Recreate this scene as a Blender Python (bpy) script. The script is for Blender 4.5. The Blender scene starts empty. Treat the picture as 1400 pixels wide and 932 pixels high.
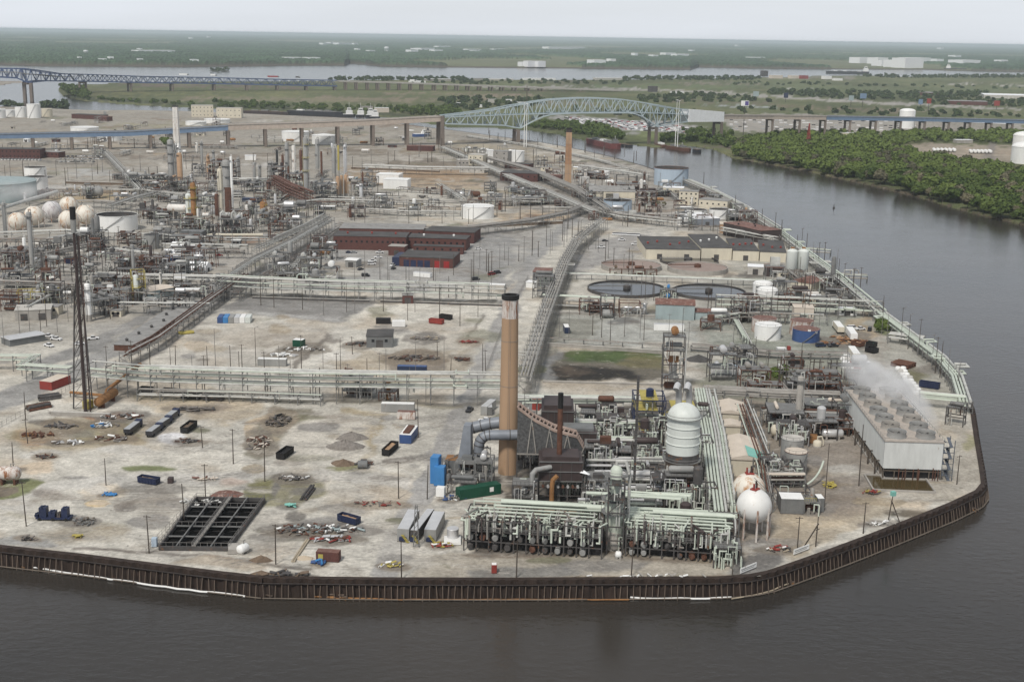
import bpy,math,random
import numpy as np
from mathutils import Vector,Matrix
R=random.Random(7)
C=bpy.context.scene.collection
SC=bpy.context.scene
# camera, world, sun, exposure
FPX,CX,CY=1730.0,700.0,466.0
CAMZ=145.0
PITCH=math.atan(416/1730.0)
ROLL=0.0164
fw=Vector((0,math.cos(PITCH),-math.sin(PITCH)))
r0=Vector((1,0,0));u0=Vector((0,math.sin(PITCH),math.cos(PITCH)))
rt=r0*math.cos(ROLL)+u0*math.sin(ROLL)
up=u0*math.cos(ROLL)-r0*math.sin(ROLL)
cam=bpy.data.objects.new('camera',bpy.data.cameras.new('camera'));C.objects.link(cam)
cam.matrix_world=Matrix(((rt.x,up.x,-fw.x,0),(rt.y,up.y,-fw.y,0),(rt.z,up.z,-fw.z,CAMZ),(0,0,0,1)))
cam.data.sensor_width=36;cam.data.lens=36*FPX/1400
cam.data.clip_start=1;cam.data.clip_end=200000
SC.camera=cam
W=bpy.data.worlds.new('World');SC.world=W;W.use_nodes=True
SUN_EL,SUN_AZ=52,205
nt=W.node_tree;nt.nodes.clear()
wo=nt.nodes.new('ShaderNodeOutputWorld');bg=nt.nodes.new('ShaderNodeBackground')
sky=nt.nodes.new('ShaderNodeTexSky');sky.sky_type='NISHITA';sky.sun_disc=False
sky.sun_elevation=math.radians(SUN_EL);sky.sun_rotation=math.radians(SUN_AZ);sky.altitude=100
sky.air_density=1.0;sky.dust_density=2.0
wc=nt.nodes.new('ShaderNodeTexCoord');wm=nt.nodes.new('ShaderNodeMapping');wm.inputs['Scale'].default_value=(1.2,1.2,14)
wn=nt.nodes.new('ShaderNodeTexNoise');wn.inputs['Scale'].default_value=2.2;wn.inputs['Detail'].default_value=5
wr=nt.nodes.new('ShaderNodeMapRange');wr.inputs[1].default_value=.3;wr.inputs[2].default_value=.75;wr.inputs[3].default_value=.80;wr.inputs[4].default_value=.97
wx=nt.nodes.new('ShaderNodeMix');wx.data_type='RGBA'
wx.inputs[7].default_value=(5.95,6.25,6.7,1)
L=nt.links.new
sz=nt.nodes.new('ShaderNodeSeparateXYZ');zr=nt.nodes.new('ShaderNodeMapRange');zr.inputs[1].default_value=.02;zr.inputs[2].default_value=.6;zr.inputs[3].default_value=.93;zr.inputs[4].default_value=.48
zx=nt.nodes.new('ShaderNodeMix');zx.data_type='RGBA';zx.blend_type='MULTIPLY';zx.inputs[0].default_value=1
L(wc.outputs['Generated'],sz.inputs[0]);L(sz.outputs['Z'],zr.inputs[0]);L(wx.outputs[2],zx.inputs[6]);L(zr.outputs[0],zx.inputs[7])
L(wc.outputs['Generated'],wm.inputs[0]);L(wm.outputs[0],wn.inputs['Vector']);L(wn.outputs[0],wr.inputs[0])
L(wr.outputs[0],wx.inputs[0]);L(sky.outputs[0],wx.inputs[6]);L(zx.outputs[2],bg.inputs[0]);L(bg.outputs[0],wo.inputs[0])
bg.inputs[1].default_value=0.098
sun=bpy.data.objects.new('sun',bpy.data.lights.new('sun','SUN'));C.objects.link(sun)
sun.data.energy=2.0;sun.data.angle=math.radians(10);sun.data.color=(1,.95,.88)
_e,_a=math.radians(SUN_EL),math.radians(SUN_AZ)
sun.rotation_euler=Vector((math.sin(_a)*math.cos(_e),math.cos(_a)*math.cos(_e),math.sin(_e))).to_track_quat('Z','Y').to_euler()
SC.view_settings.view_transform='Standard';SC.view_settings.look='None'
SC.view_settings.exposure=0.56;SC.view_settings.gamma=1;SC.view_settings.use_curve_mapping=False
SC.cycles.use_denoising=True
SC.cycles.max_bounces=6;SC.cycles.volume_bounces=2;SC.cycles.transparent_max_bounces=8
SC.cycles.caustics_reflective=False;SC.cycles.caustics_refractive=False
# pixel helpers (photo 1400x932) -> real ground positions
CAM=Vector((0,0,CAMZ))
def ray(x,y):return fw*FPX+rt*(x-CX)+up*(CY-y)
def G(x,y,z=0.0):
 d=ray(x,y);t=(z-CAMZ)/d.z
 return CAM+d*t
def proj(p):
 q=Vector(p)-CAM;w=q.dot(fw)
 return CX+FPX*q.dot(rt)/w,CY-FPX*q.dot(up)/w
def HT(x,y,yt,z=0.0):
 p=G(x,y,z)-CAM;k=(CY-yt)/FPX
 return(k*p.dot(fw)-p.dot(up))/(up.z-k*fw.z)
def S(x,y,z=0.0):return(G(x,y,z)-CAM).dot(fw)/FPX
def frame(A,B,z=0.0):
 a,b=G(*A,z),G(*B,z);d=b-a
 return(a+b)/2,math.atan2(d.y,d.x),d.length
# materials
MATS={}
def mk(name,col,rough=.75,metal=0.0,var=.25,scale=.25,rust=0.0,rc=(.20,.085,.035),streak=False,spec=.3,dark=None):
 if name in MATS:return MATS[name]
 m=bpy.data.materials.new(name);m.use_nodes=True;t=m.node_tree;b=t.nodes['Principled BSDF']
 b.inputs['Roughness'].default_value=rough;b.inputs['Metallic'].default_value=metal
 b.inputs['Specular IOR Level'].default_value=spec
 g=t.nodes.new('ShaderNodeNewGeometry');n=t.nodes.new('ShaderNodeTexNoise')
 mp=t.nodes.new('ShaderNodeMapping');mp.inputs['Scale'].default_value=(1,1,.25 if streak else 1)
 n.inputs['Scale'].default_value=scale;n.inputs['Detail'].default_value=6;n.inputs['Roughness'].default_value=.65
 mr=t.nodes.new('ShaderNodeMapRange');mr.inputs[1].default_value=.3;mr.inputs[2].default_value=.7
 mx=t.nodes.new('ShaderNodeMix');mx.data_type='RGBA'
 lo=dark or tuple(c*(1-var)for c in col);hi=tuple(min(1,c*(1+var*.5))for c in col)
 mx.inputs[6].default_value=(*lo,1);mx.inputs[7].default_value=(*hi,1)
 k=t.links.new
 k(g.outputs['Position'],mp.inputs[0]);k(mp.outputs[0],n.inputs['Vector']);k(n.outputs[0],mr.inputs[0]);k(mr.outputs[0],mx.inputs[0])
 out=mx.outputs[2]
 if rust>0:
  n2=t.nodes.new('ShaderNodeTexNoise');n2.inputs['Scale'].default_value=scale*2.3;n2.inputs['Detail'].default_value=7;n2.inputs['Roughness'].default_value=.7
  k(mp.outputs[0],n2.inputs['Vector'])
  r2=t.nodes.new('ShaderNodeMapRange');r2.inputs[1].default_value=.66-rust*.36;r2.inputs[2].default_value=.76-rust*.26
  k(n2.outputs[0],r2.inputs[0])
  x2=t.nodes.new('ShaderNodeMix');x2.data_type='RGBA';x2.inputs[7].default_value=(*rc,1)
  k(r2.outputs[0],x2.inputs[0]);k(out,x2.inputs[6]);out=x2.outputs[2]
 k(out,b.inputs['Base Color'])
 MATS[name]=m;return m
M=dict(concrete=mk('concrete',(.36,.34,.31),.9),concrete_pale=mk('concrete_pale',(.50,.48,.44),.9),pier=mk('pier_concrete',(.20,.165,.14),.9,streak=True),white=mk('white_paint',(.81,.81,.79),.5,var=.10,rust=.06,streak=True),whiterust=mk('white_rusty',(.70,.68,.64),.55,var=.15,rust=.30,rc=(.33,.17,.07),streak=True),cream=mk('cream_wall',(.62,.57,.46),.85,var=.12,streak=True),beige=mk('beige_roof',(.60,.53,.45),.8,var=.10),pipe=mk('pale_pipe',(.52,.52,.49),.45,.0,var=.3,rust=.14),pipe2=mk('dull_pipe',(.31,.295,.27),.5,.0,var=.3,rust=.2),pipe3=mk('dark_pipe',(.19,.175,.16),.6,var=.4,rust=.35),greenpipe=mk('pale_green_pipe',(.54,.59,.51),.5,var=.16,rust=.05),silver=mk('silver_lagging',(.62,.62,.62),.32,.35,var=.12),rust=mk('rusty_steel',(.125,.06,.04),.85,var=.45,scale=.6),orange=mk('orange_rust',(.30,.155,.065),.85,var=.4,scale=.5,rust=.25),steel=mk('grey_steel',(.19,.19,.185),.6,var=.3,rust=.12),dsteel=mk('dark_steel',(.085,.08,.078),.65,var=.4,rust=.22),black=mk('black_steel',(.018,.017,.017),.6,var=.4),brown=mk('dark_brown_plate',(.062,.046,.044),.55,var=.25),greyplate=mk('grey_plate',(.17,.175,.175),.6,var=.25,rust=.05),duct=mk('blue_grey_duct',(.235,.255,.285),.45,.1,var=.2),vessel=mk('pale_vessel',(.64,.67,.635),.5,var=.14,rust=.04,streak=True),vesselgrey=mk('grey_vessel',(.30,.30,.29),.5,var=.2,rust=.15,streak=True),yellow=mk('yellow_paint',(.42,.35,.09),.6,var=.25,rust=.1),red=mk('red_paint',(.28,.05,.04),.6,var=.25,rust=.05),blue=mk('blue_paint',(.05,.095,.23),.5,var=.2),bright=mk('bright_blue',(.06,.22,.48),.5,var=.15),navy=mk('navy_paint',(.024,.033,.075),.5,var=.25),green=mk('dark_green_paint',(.012,.075,.045),.45,var=.2),teal=mk('teal_wall',(.32,.385,.39),.7,var=.15,rust=.05,streak=True),skyblue=mk('sky_blue_tank',(.40,.48,.56),.55,var=.1,rust=.04,streak=True),turq=mk('turquoise_sheet',(.22,.50,.43),.6,var=.15),brick=mk('red_brick',(.115,.052,.044),.9,var=.25,scale=.8),brickdark=mk('dark_brick',(.10,.045,.04),.9,var=.3),roofdark=mk('dark_roof_felt',(.085,.082,.08),.9,var=.35,scale=.12),roofgrey=mk('grey_roof',(.28,.275,.265),.85,var=.3),rustroof=mk('rusty_roof',(.19,.10,.08),.85,var=.35,rust=.35,rc=(.34,.26,.23)),glass=mk('dark_window',(.02,.023,.027),.2,spec=.5),tan=mk('tan_brick',(.43,.285,.18),.9,var=.22,scale=.12),tanstain=mk('orange_brick',(.37,.215,.125),.9,var=.3,scale=.12),wood=mk('weathered_wood',(.15,.125,.10),.9,var=.35),pole=mk('dark_pole',(.085,.07,.058),.9,var=.3),greypole=mk('grey_pole',(.19,.18,.17),.7,var=.2),sheetpile=mk('sheet_pile',(.042,.029,.023),.85,var=.4,scale=.2,rust=.2,rc=(.055,.03,.02)),rib=mk('fender_rib',(.15,.115,.09),.85,var=.35),capdark=mk('wall_cap',(.035,.028,.025),.8,var=.3),pitch=mk('pitch_black',(.006,.006,.006),.95,spec=.03),mesh=mk('gallery_mesh',(.105,.105,.105),.8,var=.6,scale=1.1),tyre=mk('rubber',(.02,.02,.02),.9),water_dark=mk('black_water',(.012,.012,.013),.12,spec=.5,var=.2),sludge=mk('brown_sludge',(.30,.235,.205),.8,var=.15,scale=.15),brownwater=mk('brown_water',(.075,.055,.025),.1,spec=.5,var=.2),gravel=mk('grey_gravel',(.22,.20,.18),.95,var=.35,scale=1.2),dirt=mk('brown_dirt',(.17,.125,.09),.95,var=.4,scale=.8),sand=mk('pale_sand',(.50,.42,.32),.95,var=.2),tarpblue=mk('blue_tarp',(.05,.22,.50),.6),scrap=mk('scrap_metal',(.20,.185,.17),.8,var=.6,scale=.9,rust=.3),bluesteel=mk('blue_bridge_steel',(.075,.115,.235),.6,var=.2),bluedeck=mk('blue_girder',(.17,.245,.36),.6,var=.15),bridgegreen=mk('pale_green_bridge',(.42,.495,.525),.6,var=.15),bridgeunder=mk('bridge_underside',(.10,.15,.155),.7),bridgebeige=mk('beige_wrap',(.47,.40,.34),.85,var=.2),bridgerust=mk('rusty_girder',(.30,.19,.15),.85,var=.3),tarpwhite=mk('white_sheeting',(.82,.83,.84),.7,var=.1),olive=mk('olive_girder',(.20,.20,.17),.8),hullblack=mk('black_hull',(.03,.032,.038),.6),hullred=mk('red_hull',(.17,.055,.05),.7),marsh=mk('marsh_scrub',(.10,.10,.05),.95,var=.5,scale=.03),bark=mk('bark',(.10,.08,.06),.95),lightwood=mk('pale_timber',(.42,.36,.27),.9,var=.3),carpaint=mk('white_car',(.75,.75,.75),.35,var=.02),carsilver=mk('silver_car',(.36,.37,.38),.35,var=.05),cardark=mk('dark_car',(.04,.04,.045),.35,var=.1),carred=mk('red_car',(.30,.03,.03),.35),carblue=mk('blue_car',(.03,.045,.09),.35),)
def foliage(name,a,b,rough=.9):
 m=bpy.data.materials.new(name);m.use_nodes=True;t=m.node_tree;bs=t.nodes['Principled BSDF']
 bs.inputs['Roughness'].default_value=rough;bs.inputs['Specular IOR Level'].default_value=.15
 g=t.nodes.new('ShaderNodeNewGeometry');n=t.nodes.new('ShaderNodeTexNoise');n.inputs['Scale'].default_value=.055;n.inputs['Detail'].default_value=8;n.inputs['Roughness'].default_value=.75
 oi=t.nodes.new('ShaderNodeObjectInfo')
 ad=t.nodes.new('ShaderNodeMath');ad.operation='MULTIPLY_ADD';ad.inputs[1].default_value=.45
 mr=t.nodes.new('ShaderNodeMapRange');mr.inputs[1].default_value=.42;mr.inputs[2].default_value=.98
 mx=t.nodes.new('ShaderNodeMix');mx.data_type='RGBA';mx.inputs[6].default_value=(*a,1);mx.inputs[7].default_value=(*b,1)
 k=t.links.new
 k(g.outputs['Position'],n.inputs['Vector']);k(oi.outputs['Random'],ad.inputs[0]);k(n.outputs[0],ad.inputs[2]);k(ad.outputs[0],mr.inputs[0]);k(mr.outputs[0],mx.inputs[0]);k(mx.outputs[2],bs.inputs['Base Color'])
 return m
M['leaf']=foliage('green_leaves',(.038,.064,.017),(.13,.172,.046))
M['leafdull']=foliage('dull_leaves',(.085,.085,.05),(.165,.15,.095))
M['leaffar']=foliage('far_leaves',(.035,.055,.025),(.095,.125,.05))
# mesh builder
class MB:
 def __init__(s):s.v=[];s.f=[];s.mi=[];s.cur=0;s.sm=[]
 def add(s,vs,fs,smooth=False):
  o=len(s.v);s.v+=[tuple(p)for p in vs]
  for q in fs:s.f.append(tuple(i+o for i in q));s.mi.append(s.cur);s.sm.append(smooth)
  return s
 def m(s,i):s.cur=i;return s
 def box(s,x0,x1,y0,y1,z0,z1):
  return s.add([(x0,y0,z0),(x1,y0,z0),(x1,y1,z0),(x0,y1,z0),(x0,y0,z1),(x1,y0,z1),(x1,y1,z1),(x0,y1,z1)],[(0,3,2,1),(4,5,6,7),(0,1,5,4),(1,2,6,5),(2,3,7,6),(3,0,4,7)])
 def beam(s,p,q,w,h=None):
  h=h or w;p,q=Vector(p),Vector(q);d=(q-p)
  if d.length<1e-5:return s
  d.normalize();a=d.cross(Vector((0,0,1)))
  if a.length<1e-3:a=Vector((1,0,0))
  a.normalize();b=a.cross(d);a*=w/2;b*=h/2
  return s.add([p-a-b,p+a-b,p+a+b,p-a+b,q-a-b,q+a-b,q+a+b,q-a+b],[(0,1,2,3),(7,6,5,4),(0,4,5,1),(1,5,6,2),(2,6,7,3),(3,7,4,0)])
 def tube(s,pts,r,n=6,caps=True):
  pts=[Vector(p)for p in pts];k=len(pts)
  if k<2:return s
  rs=r if isinstance(r,(list,tuple))else[r]*k
  ds=[(pts[i+1]-pts[i]).normalized()for i in range(k-1)]
  a=ds[0].cross(Vector((0,0,1)))
  if a.length<1e-3:a=Vector((1,0,0))
  a.normalize();vs=[]
  for i in range(k):
   if i==0:t=ds[0]
   elif i==k-1:t=ds[-1]
   else:
    t=ds[i-1]+ds[i];t=t.normalized()if t.length>1e-4 else ds[i]
   a=a-t*a.dot(t)
   if a.length<1e-4:a=t.orthogonal()
   a.normalize();b=t.cross(a)
   sc=1.0
   if 0<i<k-1:sc=min(1.6,1/max(.5,t.dot(ds[i])))
   if 0<i<k-1:
    bd=ds[i]-ds[i-1];bd=bd-t*bd.dot(t)
    bd=bd.normalized()if bd.length>1e-4 else None
   else:bd=None
   for j in range(n):
    an=2*math.pi*j/n;o=(a*math.cos(an)+b*math.sin(an))*rs[i]
    if bd is not None:o=o+bd*(o.dot(bd)*(sc-1))
    vs.append(pts[i]+o)
  fs=[(i*n+j,i*n+(j+1)%n,(i+1)*n+(j+1)%n,(i+1)*n+j)for i in range(k-1)for j in range(n)]
  s.add(vs,fs,n>5)
  if caps:
   o=len(s.v)-len(vs)
   s.f.append(tuple(o+j for j in reversed(range(n))));s.mi.append(s.cur);s.sm.append(False)
   s.f.append(tuple(o+(k-1)*n+j for j in range(n)));s.mi.append(s.cur);s.sm.append(False)
  return s
 def lathe(s,prof,n=24,cx=0,cy=0,cap0=True,cap1=True,smooth=True,a0=0.0):
  vs=[(cx+r*math.cos(a0+2*math.pi*j/n),cy+r*math.sin(a0+2*math.pi*j/n),z)for r,z in prof for j in range(n)]
  k=len(prof)
  fs=[(i*n+j,i*n+(j+1)%n,(i+1)*n+(j+1)%n,(i+1)*n+j)for i in range(k-1)for j in range(n)]
  s.add(vs,fs,smooth);o=len(s.v)-len(vs)
  if cap0:s.f.append(tuple(o+j for j in reversed(range(n))));s.mi.append(s.cur);s.sm.append(False)
  if cap1:s.f.append(tuple(o+(k-1)*n+j for j in range(n)));s.mi.append(s.cur);s.sm.append(False)
  return s
 def ball(s,c,r,n=20,k=12,sq=1.0):
  return s.lathe([(max(.001,r*math.sin(math.pi*i/k)),c[2]-r*sq*math.cos(math.pi*i/k))for i in range(k+1)],n,c[0],c[1])
 def gable(s,x0,x1,y0,y1,z0,z1,zr,along='x',ov=0.0):
  if along=='x':
   ym=(y0+y1)/2
   return s.add([(x0,y0,z0),(x1,y0,z0),(x1,y1,z0),(x0,y1,z0),(x0,y0,z1),(x1,y0,z1),(x1,y1,z1),(x0,y1,z1),(x0,ym,zr),(x1,ym,zr)],[(0,3,2,1),(0,1,5,4),(2,3,7,6),(1,2,6,9,5),(3,0,4,8,7),(4,5,9,8),(6,7,8,9)])
  xm=(x0+x1)/2
  return s.add([(x0,y0,z0),(x1,y0,z0),(x1,y1,z0),(x0,y1,z0),(x0,y0,z1),(x1,y0,z1),(x1,y1,z1),(x0,y1,z1),(xm,y0,zr),(xm,y1,zr)],[(0,3,2,1),(1,2,6,5),(3,0,4,7),(0,1,5,8,4),(2,3,7,9,6),(4,8,9,7),(5,6,9,8)])
 def mesh(s,name,mats):
  me=bpy.data.meshes.new(name);me.from_pydata(s.v,[],s.f)
  for mt in(mats if isinstance(mats,(list,tuple))else[mats]):me.materials.append(M[mt]if isinstance(mt,str)else mt)
  me.polygons.foreach_set('material_index',s.mi);me.polygons.foreach_set('use_smooth',s.sm);me.update()
  if any(s.sm):me.set_sharp_from_angle(angle=.7)
  return me
 def build(s,name,mats,parent=None):
  if not s.f:return None
  o=bpy.data.objects.new(name,s.mesh(name,mats));C.objects.link(o)
  if parent is not None:o.parent=parent
  return o
# things and their labels
MARKS=[]
REG=[]
def mark(ph,x,y):MARKS.append((ph,x,y))
def tag(o,desc,cat,group=None,px=None,uniq=False):
 o['category']=cat;o['kind']='thing'
 if group:o['group']=group
 o['label']=desc
 REG.append((o,desc,px,uniq));return o
def thing(name,desc,cat,loc=(0,0,0),rz=0.0,group=None,uniq=False):
 o=bpy.data.objects.new(name,None);C.objects.link(o);o.empty_display_size=.5
 o.location=loc;o.rotation_euler=(0,0,rz)
 return tag(o,desc,cat,group,None,uniq)
def setting(o,kind='structure'):o['kind']=kind;return o
def kids(o):return[c for c in bpy.data.objects if c.parent==o]
def dup(root,ch,loc,rz,desc,group=None,sc=1.0,uniq=False):
 r=root.copy();C.objects.link(r);r.location=loc;r.rotation_euler=(0,0,rz);r.scale=(sc,)*3 if not isinstance(sc,tuple)else sc
 for c0 in ch:
  c=c0.copy();C.objects.link(c);c.parent=r
  for g0 in GRAND.get(c0.name,()):
   g=g0.copy();C.objects.link(g);g.parent=c
 return tag(r,desc,root['category'],group or root.get('group'),None,uniq)
GRAND={}
def finish_labels():
 by={}
 for o,d,px,u in REG:by.setdefault(d,[]).append((o,u))
 ranks=['nearest the']+[w+' nearest the' for w in 'second third fourth fifth sixth seventh eighth ninth tenth'.split()]
 bpy.context.view_layer.update()
 for d,mem in by.items():
  if len(mem)==1 and not mem[0][1]:continue
  pts=[]
  for o,u in mem:
   p=o.matrix_world.translation
   if p.length<.01 and o.type=='MESH':p=Vector(o.bound_box[0])*.5+Vector(o.bound_box[6])*.5
   pts.append(proj(p))
  pts=np.array(pts);mk_=np.array([(a,b)for _,a,b in MARKS])
  dist=np.hypot(pts[:,None,0]-mk_[None,:,0],2*(pts[:,None,1]-mk_[None,:,1]))
  rank=np.argsort(np.argsort(dist,axis=0),axis=0)
  for i,(o,u)in enumerate(mem):
   sc=dist[i]+rank[i]*45+np.where(rank[i]>9,1e6,0)
   j=int(np.argmin(sc));rk=int(rank[i,j])
   if rk>9:
    j,j2=np.argsort(dist[i])[:2];o['label']=f"{d} between the {MARKS[j][0]} and the {MARKS[j2][0]}"
    if len(o['label'].split())>16:o['label']=f"{d} close to the {MARKS[j][0]}"
    continue
   o['label']=f"{d} {ranks[rk]} {MARKS[j][0]}"
# the setting: water, land, far shore, woods
WZ=-5.4
rng=np.random.default_rng(11)
_P=rng.random((64,64))
def vnoise(x,y):
 xi=np.floor(x).astype(int);yi=np.floor(y).astype(int);fx=x-xi;fy=y-yi
 fx=fx*fx*(3-2*fx);fy=fy*fy*(3-2*fy)
 a=_P[xi%64,yi%64];b=_P[(xi+1)%64,yi%64];c=_P[xi%64,(yi+1)%64];d=_P[(xi+1)%64,(yi+1)%64]
 return(a*(1-fx)+b*fx)*(1-fy)+(c*(1-fx)+d*fx)*fy
def fbm(x,y,o=4):
 s=0;a=.5
 for i in range(o):s=s+a*vnoise(x+17*i,y+31*i);x=x*2.03;y=y*2.03;a*=.5
 return s
fwn,rtn,upn=np.array(fw),np.array(rt),np.array(up)
def Gn(x,y,z=0.0):
 d=fwn*FPX+rtn*(x[:,None]-CX)+upn*(CY-y[:,None]);t=(z-CAMZ)/d[:,2]
 return np.array([0,0,CAMZ])+d*t[:,None]
def inside(px,py,poly):
 r=np.zeros(len(px),bool);n=len(poly)
 for i in range(n):
  x1,y1=poly[i];x2,y2=poly[(i+1)%n]
  if y1==y2:continue
  c=((y1>py)!=(y2>py))&(px<(x2-x1)*(py-y1)/(y2-y1)+x1);r^=c
 return r
def nearest(px,py,poly):
 best=np.full(len(px),1e9);bx=px.copy();by=py.copy();n=len(poly)
 for i in range(n):
  x1,y1=poly[i];x2,y2=poly[(i+1)%n];dx,dy=x2-x1,y2-y1
  t=np.clip(((px-x1)*dx+(py-y1)*dy)/max(1e-9,dx*dx+dy*dy),0,1)
  qx,qy=x1+t*dx,y1+t*dy;d=np.hypot(px-qx,(py-qy));k=d<best
  best[k]=d[k];bx[k]=qx[k];by[k]=qy[k]
 return best,bx,by
def land_material(name,rough=.92):
 m=bpy.data.materials.new(name);m.use_nodes=True;t=m.node_tree;b=t.nodes['Principled BSDF'];k=t.links.new
 b.inputs['Roughness'].default_value=rough;b.inputs['Specular IOR Level'].default_value=.15
 at=t.nodes.new('ShaderNodeAttribute');at.attribute_name='albedo'
 g=t.nodes.new('ShaderNodeNewGeometry');out=at.outputs['Color']
 for sc,lo,hi,det in((.018,.80,1.16,6),(.11,.68,1.28,8),(.8,.70,1.26,6)):
  n=t.nodes.new('ShaderNodeTexNoise');n.inputs['Scale'].default_value=sc;n.inputs['Detail'].default_value=det;n.inputs['Roughness'].default_value=.7
  k(g.outputs['Position'],n.inputs['Vector'])
  r=t.nodes.new('ShaderNodeMapRange');r.inputs[1].default_value=.3;r.inputs[2].default_value=.7;r.inputs[3].default_value=lo;r.inputs[4].default_value=hi
  k(n.outputs[0],r.inputs[0])
  x=t.nodes.new('ShaderNodeMix');x.data_type='RGBA';x.blend_type='MULTIPLY';x.inputs[0].default_value=1
  k(out,x.inputs[6]);k(r.outputs[0],x.inputs[7]);out=x.outputs[2]
 for sc,col,a,b2,st in((.035,(.17,.13,.095),.56,.70,.55),(.05,(.14,.14,.138),.58,.72,.5),(.16,(.58,.54,.47),.58,.68,.5),(.42,(.115,.10,.085),.60,.66,.6),(.75,(.70,.68,.64),.66,.70,.6),(.10,(.13,.13,.075),.60,.70,.45)):
  n=t.nodes.new('ShaderNodeTexNoise');n.inputs['Scale'].default_value=sc;n.inputs['Detail'].default_value=9;n.inputs['Roughness'].default_value=.72;n.inputs['Distortion'].default_value=.6
  mp=t.nodes.new('ShaderNodeMapping');mp.inputs['Location'].default_value=(sc*1e4,37*sc,0);mp.inputs['Scale'].default_value=(.7,1,1)
  k(g.outputs['Position'],mp.inputs[0]);k(mp.outputs[0],n.inputs['Vector'])
  r=t.nodes.new('ShaderNodeMapRange');r.inputs[1].default_value=a;r.inputs[2].default_value=b2;r.inputs[4].default_value=st
  k(n.outputs[0],r.inputs[0])
  mu=t.nodes.new('ShaderNodeMath');mu.operation='MULTIPLY';k(r.outputs[0],mu.inputs[0]);k(at.outputs['Alpha'],mu.inputs[1])
  x=t.nodes.new('ShaderNodeMix');x.data_type='RGBA';x.inputs[7].default_value=(*col,1)
  k(mu.outputs[0],x.inputs[0]);k(out,x.inputs[6]);out=x.outputs[2]
 k(out,b.inputs['Base Color']);return m
def land(name,outline,base,patches,step,z=0.0,zedge=None,stain=1.0,tint=None):
 ol=np.array(outline,float);x0,y0=ol.min(0)-step;x1,y1=ol.max(0)+step
 sy=step*.75
 gx=np.arange(x0,x1+step,step);gy=np.arange(y0,y1+sy,sy);nx,ny=len(gx),len(gy)
 X,Y=np.meshgrid(gx,gy);px,py=X.ravel(),Y.ravel()
 ins=inside(px,py,outline)
 idx=np.arange(nx*ny).reshape(ny,nx)
 q=np.stack([idx[1:,:-1],idx[1:,1:],idx[:-1,1:],idx[:-1,:-1]],-1).reshape(-1,4)
 q=q[ins[q].any(1)]
 used=np.unique(q);out=used[~ins[used]]
 _,bx,by=nearest(px[out],py[out],outline);px[out]=bx;py[out]=by
 re=np.full(nx*ny,-1);re[used]=np.arange(len(used));q=re[q];px,py=px[used],py[used];edge=~ins[used]
 P=Gn(px,py,z)
 if zedge is not None:P[edge,2]=zedge
 col=np.tile(np.array([*base,stain]),(len(px),1))
 if tint is not None:col[:,:3]=tint(P,px,py,col[:,:3])
 wx=fbm(P[:,0]*.07,P[:,1]*.07,5)-.5;wy=fbm(P[:,0]*.07+9,P[:,1]*.07+5,5)-.5
 for poly,c,soft,a,*st in patches:
  pa=np.array(poly,float);k=np.where((px>pa[:,0].min()-3*soft-6)&(px<pa[:,0].max()+3*soft+6)&(py>pa[:,1].min()-2*soft-4)&(py<pa[:,1].max()+2*soft+4))[0]
  if not len(k):continue
  qx=px[k]+wx[k]*(soft*5+10);qy=py[k]+wy[k]*(soft*2+4)
  d,_,_=nearest(qx,qy*1.8,[(u,v*1.8)for u,v in poly]);i=inside(qx,qy,poly);d=np.where(i,d,-d)
  w=np.clip(d/max(soft,.3)+.5,0,1)*a
  col[k,:3]=col[k,:3]*(1-w[:,None])+np.array(c)*w[:,None]
  if st:col[k,3]=col[k,3]*(1-w)+st[0]*w
 me=bpy.data.meshes.new(name);me.from_pydata(P.tolist(),[],q.tolist())
 ca=me.color_attributes.new('albedo','FLOAT_COLOR','POINT');ca.data.foreach_set('color',np.clip(col,0,1).astype(np.float32).ravel())
 me.materials.append(land_material(name+'_soil'));o=bpy.data.objects.new(name,me);C.objects.link(o)
 return setting(o)
def ell(cx,cy,rx,ry,n=28):return[(cx+rx*math.cos(2*math.pi*i/n),cy+ry*math.sin(2*math.pi*i/n))for i in range(n)]
def strip(pts,w0,w1=None):
 w1=w1 or w0;n=len(pts);a=[];b=[]
 for i,(x,y)in enumerate(pts):
  p,q=pts[max(0,i-1)],pts[min(n-1,i+1)];dx,dy=q[0]-p[0],q[1]-p[1];l=math.hypot(dx,dy);w=w0+(w1-w0)*i/(n-1)
  a.append((x-dy/l*w,y+dx/l*w*.5));b.append((x+dy/l*w,y-dx/l*w*.5))
 return a+b[::-1]
me=bpy.data.meshes.new('river');me.from_pydata([(-60000,-3000,WZ),(60000,-3000,WZ),(60000,90000,WZ),(-60000,90000,WZ)],[],[(0,1,2,3)])
m=bpy.data.materials.new('river_water');m.use_nodes=True;t=m.node_tree;b=t.nodes['Principled BSDF'];k=t.links.new
b.inputs['Roughness'].default_value=.16;b.inputs['IOR'].default_value=1.333
g=t.nodes.new('ShaderNodeNewGeometry');n=t.nodes.new('ShaderNodeTexNoise');n.inputs['Scale'].default_value=.006;n.inputs['Detail'].default_value=7
r=t.nodes.new('ShaderNodeMapRange');r.inputs[1].default_value=.3;r.inputs[2].default_value=.7
x=t.nodes.new('ShaderNodeMix');x.data_type='RGBA';x.inputs[6].default_value=(.026,.0245,.0225,1);x.inputs[7].default_value=(.052,.044,.036,1)
k(g.outputs['Position'],n.inputs['Vector']);k(n.outputs[0],r.inputs[0]);k(r.outputs[0],x.inputs[0]);k(x.outputs[2],b.inputs['Base Color'])
n1=t.nodes.new('ShaderNodeTexNoise');n1.inputs['Scale'].default_value=.36;n1.inputs['Detail'].default_value=4
mp=t.nodes.new('ShaderNodeMapping');mp.inputs['Scale'].default_value=(.75,1.25,1);mp.inputs['Rotation'].default_value=(0,0,.3)
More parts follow.
